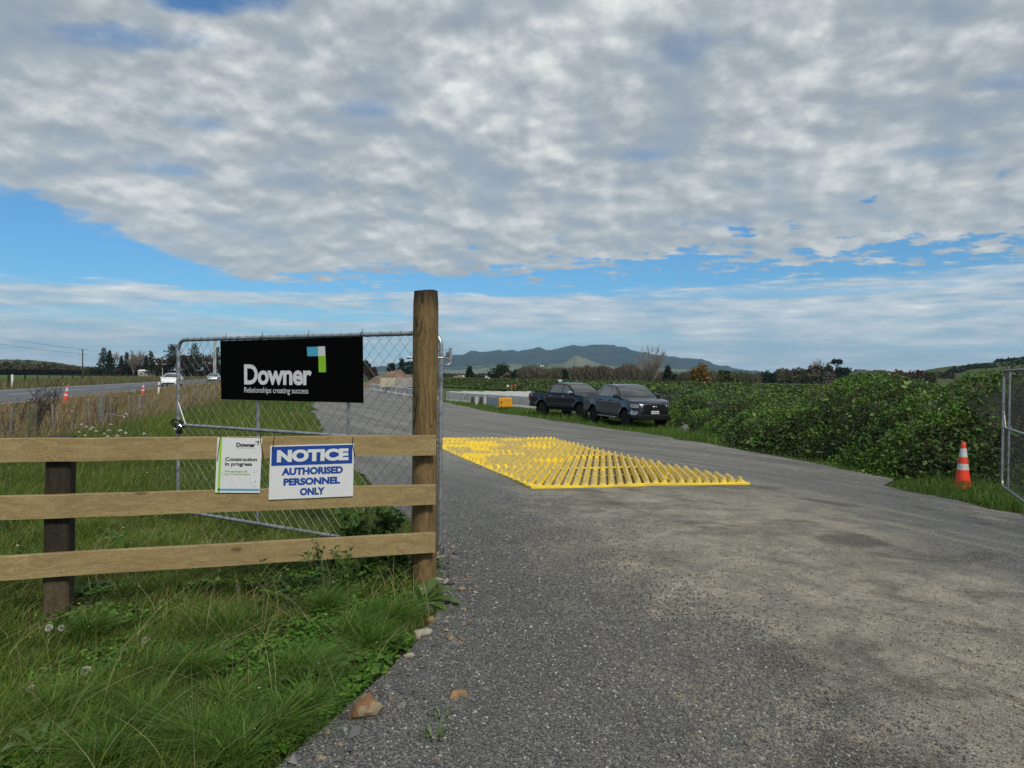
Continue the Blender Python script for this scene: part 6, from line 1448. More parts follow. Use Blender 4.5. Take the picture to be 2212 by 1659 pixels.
VV, CC = [], []
belt(2045, 2212, [(2045, 802), (2058, 793), (2080, 789), (2110, 786), (2150, 785), (2212, 779)], 380, 30, 9000, 1.3, DK+[(0.03, 0.035, 0.025)], 4)
belt(2150, 2300, [(2150, 776), (2170, 773), (2204, 771), (2300, 760)], 415, 14, 3500, 1.2, DK, 12)
belt(1850, 2060, [(1850, 806), (1900, 804), (2060, 803)], 330, 20, 4200, 1.0, [(0.035, 0.045, 0.022), (0.05, 0.05, 0.03)], 2)
o = quads_object('hill_wood', VV, CC, M['farleaf']); tag(o, 'dark wood on the crest of the hill at the right', 'wood', kind='stuff')
# clipped hedge across the field
hd_ = empty('hedge', P(200, 812, 262), 0, 'long dark clipped hedge at the far side of the green field', 'hedge')
n = 30000; u = rng.uniform(-200, 520, n); Yh = 268-0.03*(u-200); x = (u-CXP)/FPX*Yh; side = rng.random(n); z = 0.05+1.75*np.where(side < 0.7, rng.random(n), 1.0)+0.12*(fbm(x*0.5, z_ if False else x*0+1, 2)-0.5); yv = Yh+np.where(side < 0.7, 0, rng.random(n)*1.6)+rng.normal(0, 0.08, n)
V, C = leaf_quads(np.stack([x, yv, z], -1), np.full(n, 0.5), pal(n, [(0.010, 0.012, 0.008), (0.014, 0.015, 0.010), (0.02, 0.016, 0.012)], 0.3), 0.4, 0.9); V = V-np.array(hd_.location)
quads_object('hedge_leaves', [V], [C], M['farleaf'], hd_)

# ------------------------------------------------------------------ fences of posts and wire
wf_ = empty('wire_fence', (lineX(19), 19, 0), 0, 'old wire fence of grey posts and thin battens beside the dry highway verge', 'fence')
def wpost(Y, h, r_, matn, nm, lean=0.0):
    x = lineX(Y); mb = MB(); n = 8; vs = []; fs = []
    for i in range(6):
        z = -0.1+(h+0.1)*i/5
        for j in range(n): a = 6.283*j/n; rr_ = r_*(1+0.12*(vnoise(j*1.3+Y, z*3)-0.5)); vs.append((x+rr_*math.cos(a)+lean*z, Y+rr_*math.sin(a), z+(0.02*math.sin(a+Y) if i == 5 else 0)))
    for i in range(5):
        for j in range(n): fs.append((i*n+j, i*n+(j+1) % n, (i+1)*n+(j+1) % n, (i+1)*n+j))
    fs.append(tuple(5*n+j for j in range(n))); mb.add(vs, fs); return mb.build(nm, matn, wf_, smooth=True)
M['mossy'] = mat('mossy_wood', (0.07, 0.07, 0.035), 0.9, col2=(0.13, 0.12, 0.08), nscale=6, bump=0.4, bscale=25)
M['batten'] = mat('batten_wood', (0.21, 0.18, 0.15), 0.85, col2=(0.12, 0.10, 0.085), nscale=5, bump=0.3, bscale=30)
wpost(15.4, 0.88, 0.085, M['mossy'], 'post', 0.02); o_ = wpost(19.7, 0.93, 0.098, M['grey_wood'], 'post'); tag(o_, 'thick pale grey lichen-covered post'); wpost(23.4, 0.83, 0.09, M['batten'], 'post', -0.03)
rb = random.Random(8); Yb = 12.6
for Yb, h_ in ((12.4, .84), (14.4, 0.86), (16.5, 0.84), (17.6, .62), (18.8, 0.85), (20.5, 0.84), (22.1, .86), (22.7, 0.86), (24.1, .84), (25.2, .7), (27, .85), (28.6, .8), (30, .85), (31.5, .82), (33, .86), (34.7, .86), (36.5, .85), (38.5, .84), (40.5, .86), (42.8, .85), (45, .85), (47.5, .86), (50, .85), (53, .85), (56, .85)):
    wpost(Yb, h_, 0.03 if Yb < 34 else 0.035, M['batten'], 'batten', rb.uniform(-.04, .04))
for z in (0.35, 0.6, 0.78):
    mb = MB(); pts = [(lineX(Y)+0.05, Y, z+(vnoise(Y*0.3, z*9)-0.5)*0.06) for Y in np.arange(11, 58, 2.0)]; mb.tube(pts, 0.004, 4, False); mb.build('fence_wire', M['wire'], wf_)
mb = MB(); x_ = lineX(19.7); a = P(228, 894, 19.6); b = P(265, 898.5, 19.4); mb.tube([a, b], 0.010, 6)
mb.tube([(b[0]+0.07+0.06*math.cos(t), b[1], b[2]+0.02+0.06*math.sin(t)) for t in np.linspace(3.3, 9.4, 14)], 0.008, 6); mb.build('stay_rod', M['galv'], wf_, smooth=True)
ff_ = empty('field_fence', (farX(80)-13, 80, 0), 0, 'low dark post and wire fence between the highway and the green field', 'fence')
for i, u in enumerate((18, 54, 80, 106, 135, 156, 176, 179.5, 194, 225, 252, 276, 300, 322)):
    Y = 77+i*6.2; x = (u-CXP)/FPX*Y; mb = MB(); mb.tube([(x, Y, -0.1), (x+0.02, Y, 1.15)], 0.10 if i in (0, 1, 6, 7) else 0.075, 6); mb.build('post', M['old_wood'], ff_)
for z in (0.3, 0.6, 0.9, 1.1):
    mb = MB(); mb.tube([((u-CXP)/FPX*Y, Y, z) for u, Y in ((-60, 66), (18, 77), (135, 102), (194, 127), (322, 158))], 0.012, 4, False); mb.build('fence_wire', M['wire'], ff_)

# ------------------------------------------------------------------ poles and lines
M['pole'] = mat('dark_pole', (0.03, 0.03, 0.03), 0.8, col2=(0.05, 0.045, 0.04), nscale=2)
M['pale_pole'] = mat('pale_concrete_pole', (0.42, 0.42, 0.40), 0.7, col2=(0.32, 0.32, 0.31), nscale=2)
def upole(u, vtop, Y, arms, label, m, zb=0.0, r_=0.16, armw=2.8):
    t = P(u, vtop, Y); g = empty('utility_pole', (t[0], Y, zb), 0, label, 'utility pole'); h = t[2]-zb; mb = MB(); mb.tube([(0, 0, -0.3), (0, 0, h)], [r_*1.25, r_*0.8], 8); mb.build('pole', m, g, world=False)
    for dz in arms:
        mb = MB(); mb.box((0, -0.15, h-dz), (armw, 0.12, 0.14)); a = mb.build('cross_arm', m, g, world=False)
        for x in (-armw*0.46, -armw*0.25, armw*0.25, armw*0.46): s_ = MB(); s_.lathe([(0.03, 0), (0.06, 0.1), (0.03, 0.2)], 6, None, (x, -0.15, h-dz+0.06)); s_.build('insulator', M['white'], a, world=False)
    return g, h
pg1, ph1 = upole(178.5, 754.5, 250, (0.15, 1.75), 'dark utility pole with two cross arms standing left of the conifers', M['pole'], r_=0.2)
upole(351, 774.5, 235, (0.15, 1.9), 'shorter utility pole in front of the red-brown trees, above the white car', M['pale_pole'], r_=0.14, armw=2.4)
for i, (x, yv_, Yp) in enumerate(((462.2, 736, 150), (465.8, 737, 150))):
    t = P(x, yv_, Yp); g = empty('lamp_pole', (t[0], Yp, 0), 0, ('left','right')[i]+' of the two tall pale poles behind the mesh beside the silver car', 'pole', 'pair of pale poles'); mb = MB(); mb.tube([(0, 0, 0), (0, 0, t[2])], [0.16, 0.12], 8); mb.build('shaft', M['pale_pole'], g, world=False); mb = MB(); mb.lathe([(0.13, 0), (0.13, 0.12), (0.02, 0.2)], 8, None, (0, 0, t[2])); mb.build('cap', M['pale_pole'], g, world=False)
def hframe(u0, u1, vt, Y, label, zb=-1):
    a = P(u0, vt, Y); b = P(u1, vt, Y); g = empty('twin_pole_pylon', ((a[0]+b[0])/2, Y, zb), 0, label, 'power pylon'); w = b[0]-a[0]
    for s in (-1, 1): mb = MB(); mb.tube([(s*w/2, 0, 0), (s*w/2, 0, a[2]-zb)], [0.15, 0.12], 6); mb.build('pole', M['pole'], g, world=False)
    mb = MB(); mb.box((0, 0, a[2]-zb-0.3), (w*2.2, 0.15, 0.18)); mb.build('cross_arm', M['pole'], g, world=False)
hframe(1172, 1180.5, 785.5, 200, 'left twin-pole power pylon standing in the brown willows')
hframe(1600, 1611, 801, 260, 'right twin-pole power pylon standing before the tail of the mountain')
def line_(p0, p1, sag, r_, label):
    mb = MB(); o_ = p0; pts = [np.array(p0)+(np.array(p1)-np.array(p0))*t-np.array([0, 0, 4*sag*t*(1-t)]) for t in np.linspace(0, 1, 25)]; mb.tube(pts, r_, 4, False)
    o = mb.build('power_line', M['pole']); tag(o, label, 'power line', 'power lines at the left'); return o
for dz, vv0, vv1, nm in ((0.0, 724, 728.5, 'upper'), (1.6, 741, 744.5, 'lower')):
    for j, vv in enumerate((vv0, vv1)):
        e = P(178.5-8.5+j*3, 753.5+dz*6.2, 250); s0 = P(-60, vv-9, 150)
        line_(s0, (e[0], e[1], e[2]), 0.35, 0.018, '%s power line of the %s pair, left of the dark utility pole' % (('first', 'second')[j], nm))
e = P(187, 754, 250); f_ = P(351, 775, 235); line_(e, f_, 1.0, 0.02, 'thin power line dipping right from the dark utility pole')
line_(P(-100, 752, 420), P(700, 741, 420), 0.5, 0.03, 'long thin power line crossing the whole left sky')

# ------------------------------------------------------------------ earth mound, far buildings
M['earth'] = mat('bare_earth', (0.17, 0.115, 0.07), 0.95, col2=(0.11, 0.075, 0.048), nscale=0.4, bump=0.6, bscale=3, bdist=0.1)
def mound(u0, u1, vt, Y, dep, label, m, seed=0, zb=-0.7):
    a = P(u0, 820, Y); b = P(u1, 820, Y); t = P((u0+u1)/2, vt, Y); w = b[0]-a[0]; h = t[2]-zb; n = 26; g = MB(); vs = []
    for j in range(n):
        for i in range(n):
            x = -1+2*i/(n-1); y = -1+2*j/(n-1); rr_ = math.hypot(x, y); z = h*max(0, 1-rr_**1.5)*(0.85+0.3*vnoise(i*0.5+seed, j*0.5)); vs.append(((a[0]+b[0])/2+x*w/2, Y+y*dep/2, zb+z-0.02))
    g.add(vs, [(j*n+i, j*n+i+1, (j+1)*n+i+1, (j+1)*n+i) for j in range(n-1) for i in range(n-1)]); o = g.build('earth_mound', m, smooth=True, sharp=80); tag(o, label, 'earth mound'); return o
mound(780, 930, 800, 125, 22, 'brown earth mound beyond the barriers, seen through the mesh left of the post', M['earth'])
mound(560, 840, 812, 110, 16, 'low brown earth bank behind the far end of the track', M['earth'], 5)
mound(905, 1070, 812.5, 150, 18, 'long low brown earth bank right of the round post, before the far pasture', M['earth'], 9)
M['roofm'] = mat('dark_roof', (0.06, 0.06, 0.065), 0.7, col2=(0.09, 0.085, 0.08), nscale=1)
def house(u, v, Y, wpx, hpx, label, wall, roofc, zb=None):
    p = P(u, v, Y); w = W_(wpx, Y); h = W_(hpx, Y); zb = p[2] if zb is None else zb; g = empty('house', (p[0], Y, zb), 0, label, 'building'); hw_ = (p[2]-zb)+h*0.55; d = w*0.6
    mb = MB(); mb.box((0, 0, hw_/2), (w, d, hw_)); mb.build('wall', wall, g, world=False)
    mb = MB(); mb.prism([(-d*0.6, hw_+0.01), (d*0.6, hw_+0.01), (0, hw_+h*0.5)], lambda a, b, dd: (dd-w*0.53, a, b), w*1.06); mb.build('roof', roofc, g, world=False)
    for s in (-0.25, 0.25):
        mb = MB(); mb.box((s*w, -d/2-0.01, hw_*0.5), (w*0.14, 0.04, hw_*0.35)); mb.build('window', M['glass'], g, world=False)
    return g
house(317, 806, 256, 29, 7, 'long low shed with a white roof in front of the left treeline', M['pale_pole'], M['white'], 0.0)
house(998, 816, 205, 13, 4.5, 'small white building on the far pasture, just right of the post', M['white'], M['white'])
house(1051, 816, 200, 7, 5, 'tiny grey-roofed building at the left of the large evergreen', M['white'], M['roofm'])
house(1057, 819, 200, 5, 3, 'tiny white shed beside the grey-roofed building', M['white'], M['white'])
house(1171, 792, 1200, 6, 3, 'white roof far off among the brown willows', M['white'], M['white'])
house(1210, 824, 90, 7, 3, 'low white box above the bank, left of the black pickup roof', M['white'], M['white'])
house(1826, 803, 330, 20, 5, 'house with a cream wall at the edge of the wood on the rise', mat('cream_wall', (0.45, 0.40, 0.28), 0.8), M['roofm'])
house(1858, 803, 330, 20, 5, 'house with a dark roof on the rise, right of the cream one', mat('grey_wall', (0.12, 0.12, 0.12), 0.8), M['roofm'])
house(1900, 803, 330, 22, 4, 'third house along the rise, low behind the tallest brambles', mat('brown_wall', (0.14, 0.12, 0.10), 0.8), M['roofm'])
dg_ = empty('excavator', (P(889, 818, 110)[0], 110, -0.7), 0, 'orange digger partly hidden behind the round post', 'excavator')
mb = MB(); mb.box((0, 0, 0.95), (2.2, 1.2, 0.5), bev=0.08); mb.build('body', M['orange'], dg_, world=False); mb = MB(); mb.box((0, 0, 0.35), (2.4, 1.4, 0.6), bev=0.2); mb.build('tracks', M['rubber'], dg_, world=False)
mb = MB(); mb.box((0.5, 0, 1.5), (0.8, 0.9, 0.7), bev=0.06); mb.build('cab', M['glass'], dg_, world=False); mb = MB(); mb.tube([(-0.8, 0, 1.1), (-1.6, 0, 1.9), (-2.4, 0, 0.9)], 0.13, 6); mb.build('arm', M['orange'], dg_, world=False)

# ------------------------------------------------------------------ stones, rocks, small plants
def rock_obj(name, loc, size, m, label, seed, cuts=9, rz=0.0):
    r = np.random.default_rng(seed); bm = bmesh.new(); bmesh.ops.create_icosphere(bm, subdivisions=3, radius=1.0)
    planes = [(rnd_dirs(1, r)[0], 0.55+0.3*r.random()) for _ in range(cuts)]
    for v in bm.verts:
        c = np.array(v.co)
        for n_, d in planes:
            s = c@n_
            if s > d: c = c-n_*(s-d)
        c = c*(1+0.06*(vnoise(c[0]*3+seed, c[1]*3+c[2]*3)-0.5)); v.co = Vector(c*np.array(size))
    me = bpy.data.meshes.new(name); bm.to_mesh(me); bm.free(); me.materials.append(m); me.polygons.foreach_set('use_smooth', [True]*len(me.polygons)); me.set_sharp_from_angle(angle=R(22))
    o = link(name, me); o.location = (float(loc[0]), float(loc[1]), float(loc[2])+size[2]*0.45); o.rotation_euler = (r.uniform(-.3, .3), r.uniform(-.3, .3), rz); tag(o, label, 'rock'); return o
M['rust_rock'] = mat('rust_rock', (0.18, 0.085, 0.04), 0.85, col2=(0.24, 0.19, 0.12), nscale=7.5, nfac=(0.46, 0.54), bump=0.5, bscale=30)
M['tan_rock'] = mat('tan_rock', (0.27, 0.155, 0.06), 0.85, col2=(0.14, 0.10, 0.06), nscale=14, nfac=(0.45, 0.6), bump=0.5, bscale=40)
M['grey_rock'] = mat('grey_rock', (0.15, 0.15, 0.15), 0.9, col2=(0.08, 0.08, 0.085), nscale=9, bump=0.5, bscale=40)
M['pale_rock'] = mat('pale_rock', (0.33, 0.30, 0.25), 0.9, col2=(0.2, 0.17, 0.13), nscale=12, bump=0.5, bscale=40)
def rk(u, v, wpx, hpx, m, label, seed, cuts=9, rz=0.0, dep=0.8):
    p = G(u, v); w = W_(wpx, p[1])/2; h = W_(hpx, p[1])/2; return rock_obj('rock', p, (w, w*dep, h), M[m], label, seed, cuts, rz)
rk(789, 1550, 88, 84, 'rust_rock', 'large rust-brown rock lying at the corner of grass and gravel', 31, 9, 0.6)
rk(988, 1512, 48, 38, 'tan_rock', 'small tan angular rock alone on the gravel', 13, 8, 0.3)
rk(942, 1650, 26, 20, 'tan_rock', 'little orange-brown stone at the bottom edge of the gravel', 14)
rk(955, 1632, 40, 16, 'grey_rock', 'flat grey stone behind the little orange-brown one', 15)
rk(912, 1375, 52, 26, 'pale_rock', 'flat tan stone in the rubble by the grass edge', 16)
rk(933, 1350, 26, 26, 'tan_rock', 'orange stone in the middle of the rubble pile', 17)
rk(932, 1318, 26, 28, 'grey_rock', 'upright grey stone under the dock leaves', 18)
rk(944, 1262, 34, 22, 'pale_rock', 'whitish stone at the foot of the round post', 19)
rk(884, 1425, 26, 22, 'pale_rock', 'pale stone where the grass meets the gravel, below the rubble', 20)
rk(860, 1243, 40, 26, 'grey_rock', 'grey boulder in the weeds left of the round post', 21)
rk(985, 1400, 26, 16, 'grey_rock', 'dark stone on the gravel right of the rubble', 22)
rk(1479, 934, 20, 24, 'grey_rock', 'pointed grey boulder in front of the brambles, right of the grey pickup', 23, 7)
rk(905, 1403, 20, 12, 'rust_rock', 'small rusty stone beneath the flat tan stone', 24)
rk(960, 1370, 18, 12, 'grey_rock', 'small grey stone at the right of the rubble', 25)
rk(1116, 988+400, 8, 5, 'pale_rock', 'white chip lying on the dark gravel', 26)
# loose chippings: scattered stones, too many to count
def chips(n, x0, x1, y0, y1, smin, smax, cols, cond=None, fade=None):
    p = scatter(n, x0, x1, y0, y1, lambda x, y: in_view(x, y) & inpoly(x, y, YARD) & (cond(x, y) if cond is not None else True) & ((rng.random(len(x)) < fade(x, y)) if fade is not None else True)); n = len(p); s = rng.uniform(smin, smax, n)*(0.6+0.8*rng.random(n)**2)
    base = np.array([(1, 0, 0), (0, 1, 0), (-1, 0, 0), (0, -1, 0), (0, 0, 0.75), (0, 0, -0.5)], float); F8 = [(0, 1, 4), (1, 2, 4), (2, 3, 4), (3, 0, 4), (1, 0, 5), (2, 1, 5), (3, 2, 5), (0, 3, 5)]
    q = base[None]*(0.65+0.7*rng.random((n, 6, 1)))+rng.normal(0, 0.18, (n, 6, 3)); a = rng.random(n)*6.28; ca_, sa = np.cos(a)[:, None], np.sin(a)[:, None]
    x = q[..., 0]*ca_-q[..., 1]*sa; y = q[..., 0]*sa+q[..., 1]*ca_; V = np.stack([x, y, q[..., 2]], -1)*s[:, None, None]+(p+np.array([0, 0, 0.022]))[:, None, :]+np.array([0, 0, 0.2])*s[:, None, None]
    c = pal(n, cols, 0.3, w=None); return V.reshape(-1, 3), np.repeat(c, 6, 0), np.array(F8)
GCOL = [(0.085, 0.089, 0.093), (0.11, 0.114, 0.118), (0.14, 0.143, 0.145), (0.10, 0.103, 0.105), (0.075, 0.078, 0.08), (0.165, 0.168, 0.168), (0.125, 0.128, 0.128), (0.09, 0.092, 0.093), (0.115, 0.118, 0.118), (0.10, 0.102, 0.10), (0.13, 0.13, 0.125), (0.12, 0.112, 0.10), (0.08, 0.082, 0.084), (0.15, 0.15, 0.148), (0.11, 0.11, 0.11), (0.105, 0.105, 0.10), (0.12, 0.12, 0.118), (0.135, 0.13, 0.12), (0.09, 0.09, 0.09), (0.30, 0.30, 0.29)]
fd = lambda x, y: sst(1.9-0.12*y+1.6*(fbm(x*1.4, y*0.8, 4)-0.5)-x, -0.6, 0.9)*(1-sst(y, 3.5, 11))
parts = [chips(95000, -1.7, 2.4, 2.0, 4.6, 0.0042, 0.0078, GCOL, None, fd), chips(90000, -1.4, 2.2, 4.4, 11.0, 0.0050, 0.0095, GCOL, None, fd), chips(30000, 0.3, 4.8, 2.0, 9.5, 0.0035, 0.0075, [(0.16, 0.155, 0.14), (0.22, 0.21, 0.18), (0.11, 0.108, 0.10), (0.26, 0.24, 0.2), (0.14, 0.12, 0.10)], None, lambda x, y: (1-sst(y, 4, 9.5))*(0.35+0.9*sst(fbm(x*1.1, y*1.1, 3), 0.35, 0.65))),
         chips(800, -1.6, 0.3, 2.6, 6.5, 0.015, 0.032, [(0.10, 0.10, 0.105), (0.16, 0.155, 0.15), (0.2, 0.15, 0.10), (0.07, 0.07, 0.075)], lambda x, y: seg_dist(x, y, yard) < 0.28), chips(9000, 1, 9.5, 6, 22, 0.006, 0.013, [(0.20, 0.205, 0.215), (0.28, 0.285, 0.29), (0.13, 0.13, 0.14)], lambda x, y: seg_dist(x, y, yard) < 0.8)]
Vs, Cs, Ls, b0 = [], [], [], 0
for V, C, F8 in parts:
    n = len(V)//6; L_ = (np.arange(n)*6)[:, None, None]+F8[None]+b0; Vs.append(V); Cs.append(C); Ls.append(L_.reshape(-1, 3)); b0 += len(V)
L_ = np.concatenate(Ls); o = link('chippings', raw_mesh('chippings', np.concatenate(Vs), L_, np.arange(len(L_))*3, leaf_mat('stone_chip', 0.85, 0, 0.3), np.concatenate(Cs))); tag(o, 'loose grey stone chippings on the near gravel', 'gravel', kind='stuff')
# dandelion clocks and white flower heads
M['fluff'] = mat('seed_fluff', (0.58, 0.58, 0.54), 0.9, col2=(0.3, 0.3, 0.27), nscale=30); M['stem'] = mat('plant_stem', (0.07, 0.09, 0.03), 0.8, col2=(0.13, 0.09, 0.04), nscale=6)
M['petal'] = mat('white_petals', (0.55, 0.56, 0.50), 0.8, col2=(0.42, 0.44, 0.36), nscale=20)
def clock_(u, v, h, r_, label, seed):
    f = plane_y = None; p = G(u, v+10); d = ray(u, v); p3 = P(u, v, p[1]-0.05); z0 = float(gz(p3[0], p3[1])); g = empty('dandelion', (p3[0], p3[1], z0), 0, label, 'dandelion', 'dandelion clocks in the near grass'); H = max(0.05, p3[2]-z0)
    mb = MB(); mb.tube([(0.02, 0.01, 0), (0.01, 0, H*0.5), (0, 0, H)], 0.0022, 5); mb.build('stem', M['stem'], g, world=False)
    r = np.random.default_rng(seed); r_ = r_*1.35; dd = rnd_dirs(260, r); VV = []; 
    a = dd*0.004; b = dd*r_*(0.85+0.2*r.random((260, 1))); s = np.cross(dd, rnd_dirs(260, r)); s /= np.linalg.norm(s, axis=1)[:, None]; c0 = np.array([0, 0, H])
    V = np.stack([a+c0, b*0.8+s*0.0006+c0, b+s*r_*0.22+c0, b-s*r_*0.22+c0], 1); quads_object('seed_head', [V], [np.full(V.shape, 0.4)], M['fluff'], g); return g
for i, (u, v, r_, lb) in enumerate(((707, 1254, 0.021, 'round dandelion clock under the bottom rail, towards the round post'), (512, 1271, 0.017, 'dandelion clock under the bottom rail near its middle'), (351, 1303, 0.019, 'dandelion clock with a yellow rim, right of the dark square post'), (315, 1386, 0.018, 'dandelion clock in the grass below the fence middle'), (186, 1452, 0.019, 'drooping dandelion clock left of centre in the grass'), (100, 1480+45, 0.024, 'biggest dandelion clock, near the lower left corner'), (69, 1492, 0.017, 'dandelion clock just left of the biggest one'), (484, 1402, 0.019, 'dandelion clock topping the tall cluster'), (336, 1510, 0.018, 'ragged dandelion clock above the long tuft'), (106, 1350+8, 0.016, 'dandelion clock at the foot of the dark square post'), (133, 1358, 0.014, 'small dandelion clock leaning on the foot of the square post'), (462, 1418, 0.014, 'small dandelion clock left in the tall cluster'))):
    clock_(u, v, 0.1, r_, lb, i)
fl_pts = [(176, 918), (187, 923), (196, 928), (171, 934), (240, 918), (236, 931), (226, 938), (200, 924), (208, 932), (184, 942), (233, 944), (254, 943), (272, 937), (312, 938), (260, 931), (378, 928), (384, 912)]
for i, (u, v) in enumerate(fl_pts):
    p = P(u, v, 13.5 if u < 250 else 11.5); z0 = float(gz(p[0], p[1])); g = empty('flower', (p[0], p[1], z0), 0, 'white flat-topped flower head in the grass before the old wire fence', 'flower', 'white flowers by the wire fence'); H = p[2]-z0
    mb = MB(); mb.tube([(0, 0, 0), (0.01, 0, H)], 0.004, 4); mb.build('stem', M['stem'], g, world=False); mb = MB(); rr_ = 0.026+0.02*((i*7) % 3)/2
    for k_ in range(16): a = k_*2.4; d = rr_*math.sqrt(k_/16); rq = random.uniform(0.5, 0.9); mb.lathe([(0.0, 0.008*rq), (0.011*rq, 0.003), (0.006*rq, -0.006)], 5, None, (d*math.cos(a)*0.8, d*math.sin(a)*0.8, H+0.02*(1-k_/16)+random.uniform(-.008, .008)))
    mb.build('flower_head', M['petal'], g, world=False)
# tiny white daisies scattered: not countable
p = scatter(900, -9, 0, 2.4, 16, lambda x, y: in_view(x, y) & out_yard(x, y)); n = len(p); p[:, 2] += 0.08+0.08*rng.random(n); V, C = leaf_quads(p, np.full(n, 0.011)*(1+p[:, 1]*0.06), pal(n, [(0.5, 0.5, 0.42), (0.55, 0.55, 0.5), (0.5, 0.42, 0.05)], 0.1), 2, 1.0, flat=0.9); o = quads_object('daisies', [V], [C], M['leaf']); tag(o, 'tiny white and yellow flowers scattered in the grass', 'daisies', kind='stuff')
# broad dock plant by the post
def broad_leaf(mb, base, d, L, w, droop, n=8):
    d = np.array(d, float); d /= np.linalg.norm(d); s = np.cross(d, [0, 0, 1]); s /= np.linalg.norm(s)+1e-9; vs = []
    for i in range(n+1):
        t = i/n; c = np.array(base)+d*L*t+np.array([0, 0, -droop*L*t*t]); ww = w*math.sin(math.pi*min(1, (t*0.93+0.05)))**0.8*(1+0.12*math.sin(t*22)); vs += [c-s*ww*0.5+np.array([0, 0, ww*0.16]), c, c+s*ww*0.5+np.array([0, 0, ww*0.16])]
    mb.add(vs, [(i*3+j, i*3+j+1, i*3+j+4, i*3+j+3) for i in range(n) for j in (0, 1)])
M['dock'] = mat('dock_leaf', (0.045, 0.085, 0.018), 0.45, col2=(0.07, 0.115, 0.03), nscale=14, bump=0.2, bscale=40)
def dock(u, v, label, specs, k_=1.0):
    c = G(u, v); g = empty('dock_plant', c, 0, label, 'plant')
    for (a, el_, L, w, dr) in specs:
        mb = MB(); d = (math.cos(a), math.sin(a), el_); e = np.array([math.cos(a)*0.05, math.sin(a)*0.05, 0.05*el_+0.02]); mb.tube([(0, 0, 0), e], 0.004, 5); broad_leaf(mb, e, d, L*k_, w*k_, dr); mb.build('leaf', M['dock'], g, smooth=True, world=False)
    return g
dock(912, 1312, 'broad-leaved dock plant spilling over the rubble right of the post foot', [(0.35, 0.75, 0.26, 0.10, 0.5), (-0.1, 0.45, 0.24, 0.10, 0.45), (0.9, 1.3, 0.24, 0.10, 0.6), (-0.6, 0.3, 0.18, 0.085, 0.4), (1.6, 1.0, 0.2, 0.08, 0.6), (2.6, 0.6, 0.16, 0.07, 0.5), (-1.6, 0.5, 0.12, 0.06, 0.5)])
dock(2153, 1078, 'flat dock plant on the grass below the cone marked WTS', [(a, 0.5, 0.30, 0.11, 0.6) for a in (0.1, 0.9, 2.2, 3.2, 4.1, 5.2)], 1.0)
dock(1970, 1035, 'large pale dock leaves at the foot of the brambles left of the WTS cone', [(a, 0.9, 0.34, 0.13, 0.7) for a in (0.3, 1.2, 2.4, 3.3, 4.4, 5.4)], 1.0)
dock(700, 1490, 'upright lobed leaf cluster in the middle of the near grass', [(a, 1.2, 0.13, 0.05, 0.5) for a in (0.3, 1.2, 2.4, 3.3, 4.4)], 1.0)
dock(660, 1500, 'second lobed leaf cluster, left of the rust-brown rock', [(a, 1.0, 0.12, 0.05, 0.5) for a in (0.1, 1.5, 2.6, 3.7, 5.0)], 1.0)
dock(90, 1640, 'leafy rosette in the lower left corner', [(a, 1.0, 0.14, 0.05, 0.5) for a in (0.1, 1.1, 2.1, 3.0, 4.2, 5.2)], 1.0)
# tall weeds in front of the bottom rail and around the post
def weed(u, v, h, label, seed, stems=5, name='tall_weed', matn='stem', leaves=True, spread=0.25, Y=None, fork=6, rstem=0.0022, leafsz=0.035):
    c = G(u, v) if Y is None else GX(u, Y); g = empty(name, c, 0, label, 'weed'); r = random.Random(seed); nr = np.random.default_rng(seed); mb = MB(); pts_ = []
    for s in range(stems):
        a = r.uniform(0, 6.28); le = r.uniform(0.2, 1)*spread*h; H = h*r.uniform(0.65, 1.0); ps = [Vector((math.cos(a)*le*t*t, math.sin(a)*le*t*t, H*t)) for t in (0, .25, .5, .75, 1)]; mb.tube(ps, [rstem*1.5, rstem*1.3, rstem, rstem*.8, rstem*.5], 4, False)
        for f in range(fork):
            t = r.uniform(0.35, 1.0); i = min(3, int(t*4)); p0 = ps[i].lerp(ps[i+1], t*4-i if t < 1 else 1); b = r.uniform(0, 6.28); l_ = h*r.uniform(0.08, 0.22); p1 = p0+Vector((math.cos(b)*l_*0.7, math.sin(b)*l_*0.7, l_*0.8)); mb.tube([p0, (p0+p1)/2+Vector((0, 0, -0.01)), p1], rstem*0.55, 4, False); pts_.append(p1); pts_.append((p0+p1)/2)
        for t in nr.random(10): i = min(3, int(t*4)); pts_.append(ps[i].lerp(ps[i+1], t*4-i))
    mb.build('stems', M[matn], g, world=False); P_ = np.array([tuple(p) for p in pts_])
    cols = [(0.04, 0.09, 0.015), (0.055, 0.12, 0.02)] if leaves else [(0.03, 0.025, 0.018), (0.05, 0.04, 0.03)]; n = len(P_)
    V, C = leaf_quads(np.repeat(P_, 2, 0), np.full(2*n, leafsz if leaves else leafsz*0.6), pal(2*n, cols, 0.3, nr), 0.8, 0.6, 0.2, nr); quads_object('leaves' if leaves else 'seed_heads', [V], [C], M['leaf'], g); return g
weed(640, 1290, 0.42, 'dark weed with thin curled stems crossing the bottom rail at its middle', 1, 4, Y=4.75, spread=0.5)
weed(705, 1290, 0.46, 'bushy weed with seed heads in front of the bottom rail', 2, 4, Y=4.85, spread=0.35, leafsz=0.022)
weed(735, 1260, 0.44, 'upright leafy weed right of the bushy one, before the bottom rail', 3, 2, Y=4.9, spread=0.15, leafsz=0.04)
weed(770, 1200, 0.45, 'leafy weed growing through the bottom of the gate mesh', 4, 9, Y=6.0, leafsz=0.06)
weed(835, 1190, 0.50, 'broad leafy weed left of the round post behind the bottom rail', 5, 9, Y=5.9, leafsz=0.07)
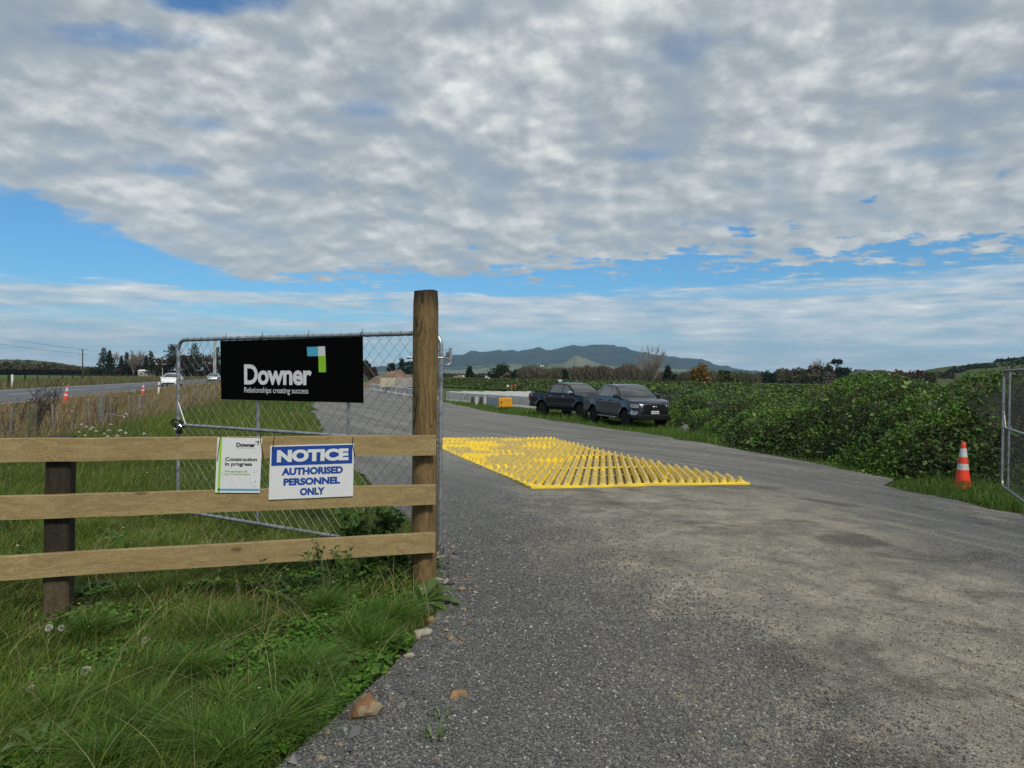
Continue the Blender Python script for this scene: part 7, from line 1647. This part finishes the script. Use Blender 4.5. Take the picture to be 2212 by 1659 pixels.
weed(730, 1230, 0.35, 'dark leafy weed below the bottom tube of the gate', 6, 8, Y=5.6, leafsz=0.06)
weed(860, 1250, 0.28, 'low dark weed at the left foot of the round post', 7, 8, Y=5.35, leafsz=0.06)
weed(800, 1260, 0.26, 'low leafy weed between the round post and the bushy weed', 8, 8, Y=5.2, leafsz=0.055)
weed(82, 900, 1.15, 'large dead black-stemmed weed above the mossy fence post', 9, 16, 'dead_weed', 'pole', False, 0.45, 18.0, 10, 0.007, 0.05)
weed(112, 900, 1.35, 'tall dead weed right of the large one, reaching above the road', 10, 8, 'dead_weed', 'pole', False, 0.2, 18.5, 9, 0.007, 0.05)
weed(45, 895, 0.95, 'thin dead weed left of the large one', 11, 5, 'dead_weed', 'pole', False, 0.2, 18.5, 7, 0.005, 0.05)
for i, (u, Y) in enumerate(((210, 21), (225, 21.5), (238, 20.5), (250, 22), (30, 15.5), (12, 15), (160, 18))):
    weed(u, 880, 0.85, 'thin dark umbel weed standing against the road', 12+i, 3, 'dead_weed', 'pole', False, 0.2, Y, 5, 0.004, 0.05)['group'] = 'dark umbel weeds at the verge'
for i, (u, v) in enumerate(((938, 1606), (1118-180, 1598), (955, 1558))):
    dock(u, v, ('small bright weed seedling on the gravel near the bottom', 'seedling close to the bright one', 'seedling beneath the small tan rock')[i], [(a, 0.5, 0.022, 0.012, 0.3) for a in (0.2, 1.1, 2.2, 3.3, 4.4, 5.4)])

# ------------------------------------------------------------------ haze
mh = bpy.data.materials.new('haze_air'); mh.use_nodes = True; kn = mh.node_tree; kn.nodes.clear(); ou = kn.nodes.new('ShaderNodeOutputMaterial'); pv = kn.nodes.new('ShaderNodeVolumePrincipled')
pv.inputs['Color'].default_value = (0.42, 0.70, 1.0, 1); pv.inputs['Density'].default_value = 0.000085; pv.inputs['Anisotropy'].default_value = 0.0; kn.links.new(pv.outputs[0], ou.inputs['Volume'])
mb = MB(); mb.box((0, 3000, 172), (16000, 14000, 380)); ho = mb.build('haze', mh); tag(ho, kind='stuff'); ho.display_type = 'WIRE'
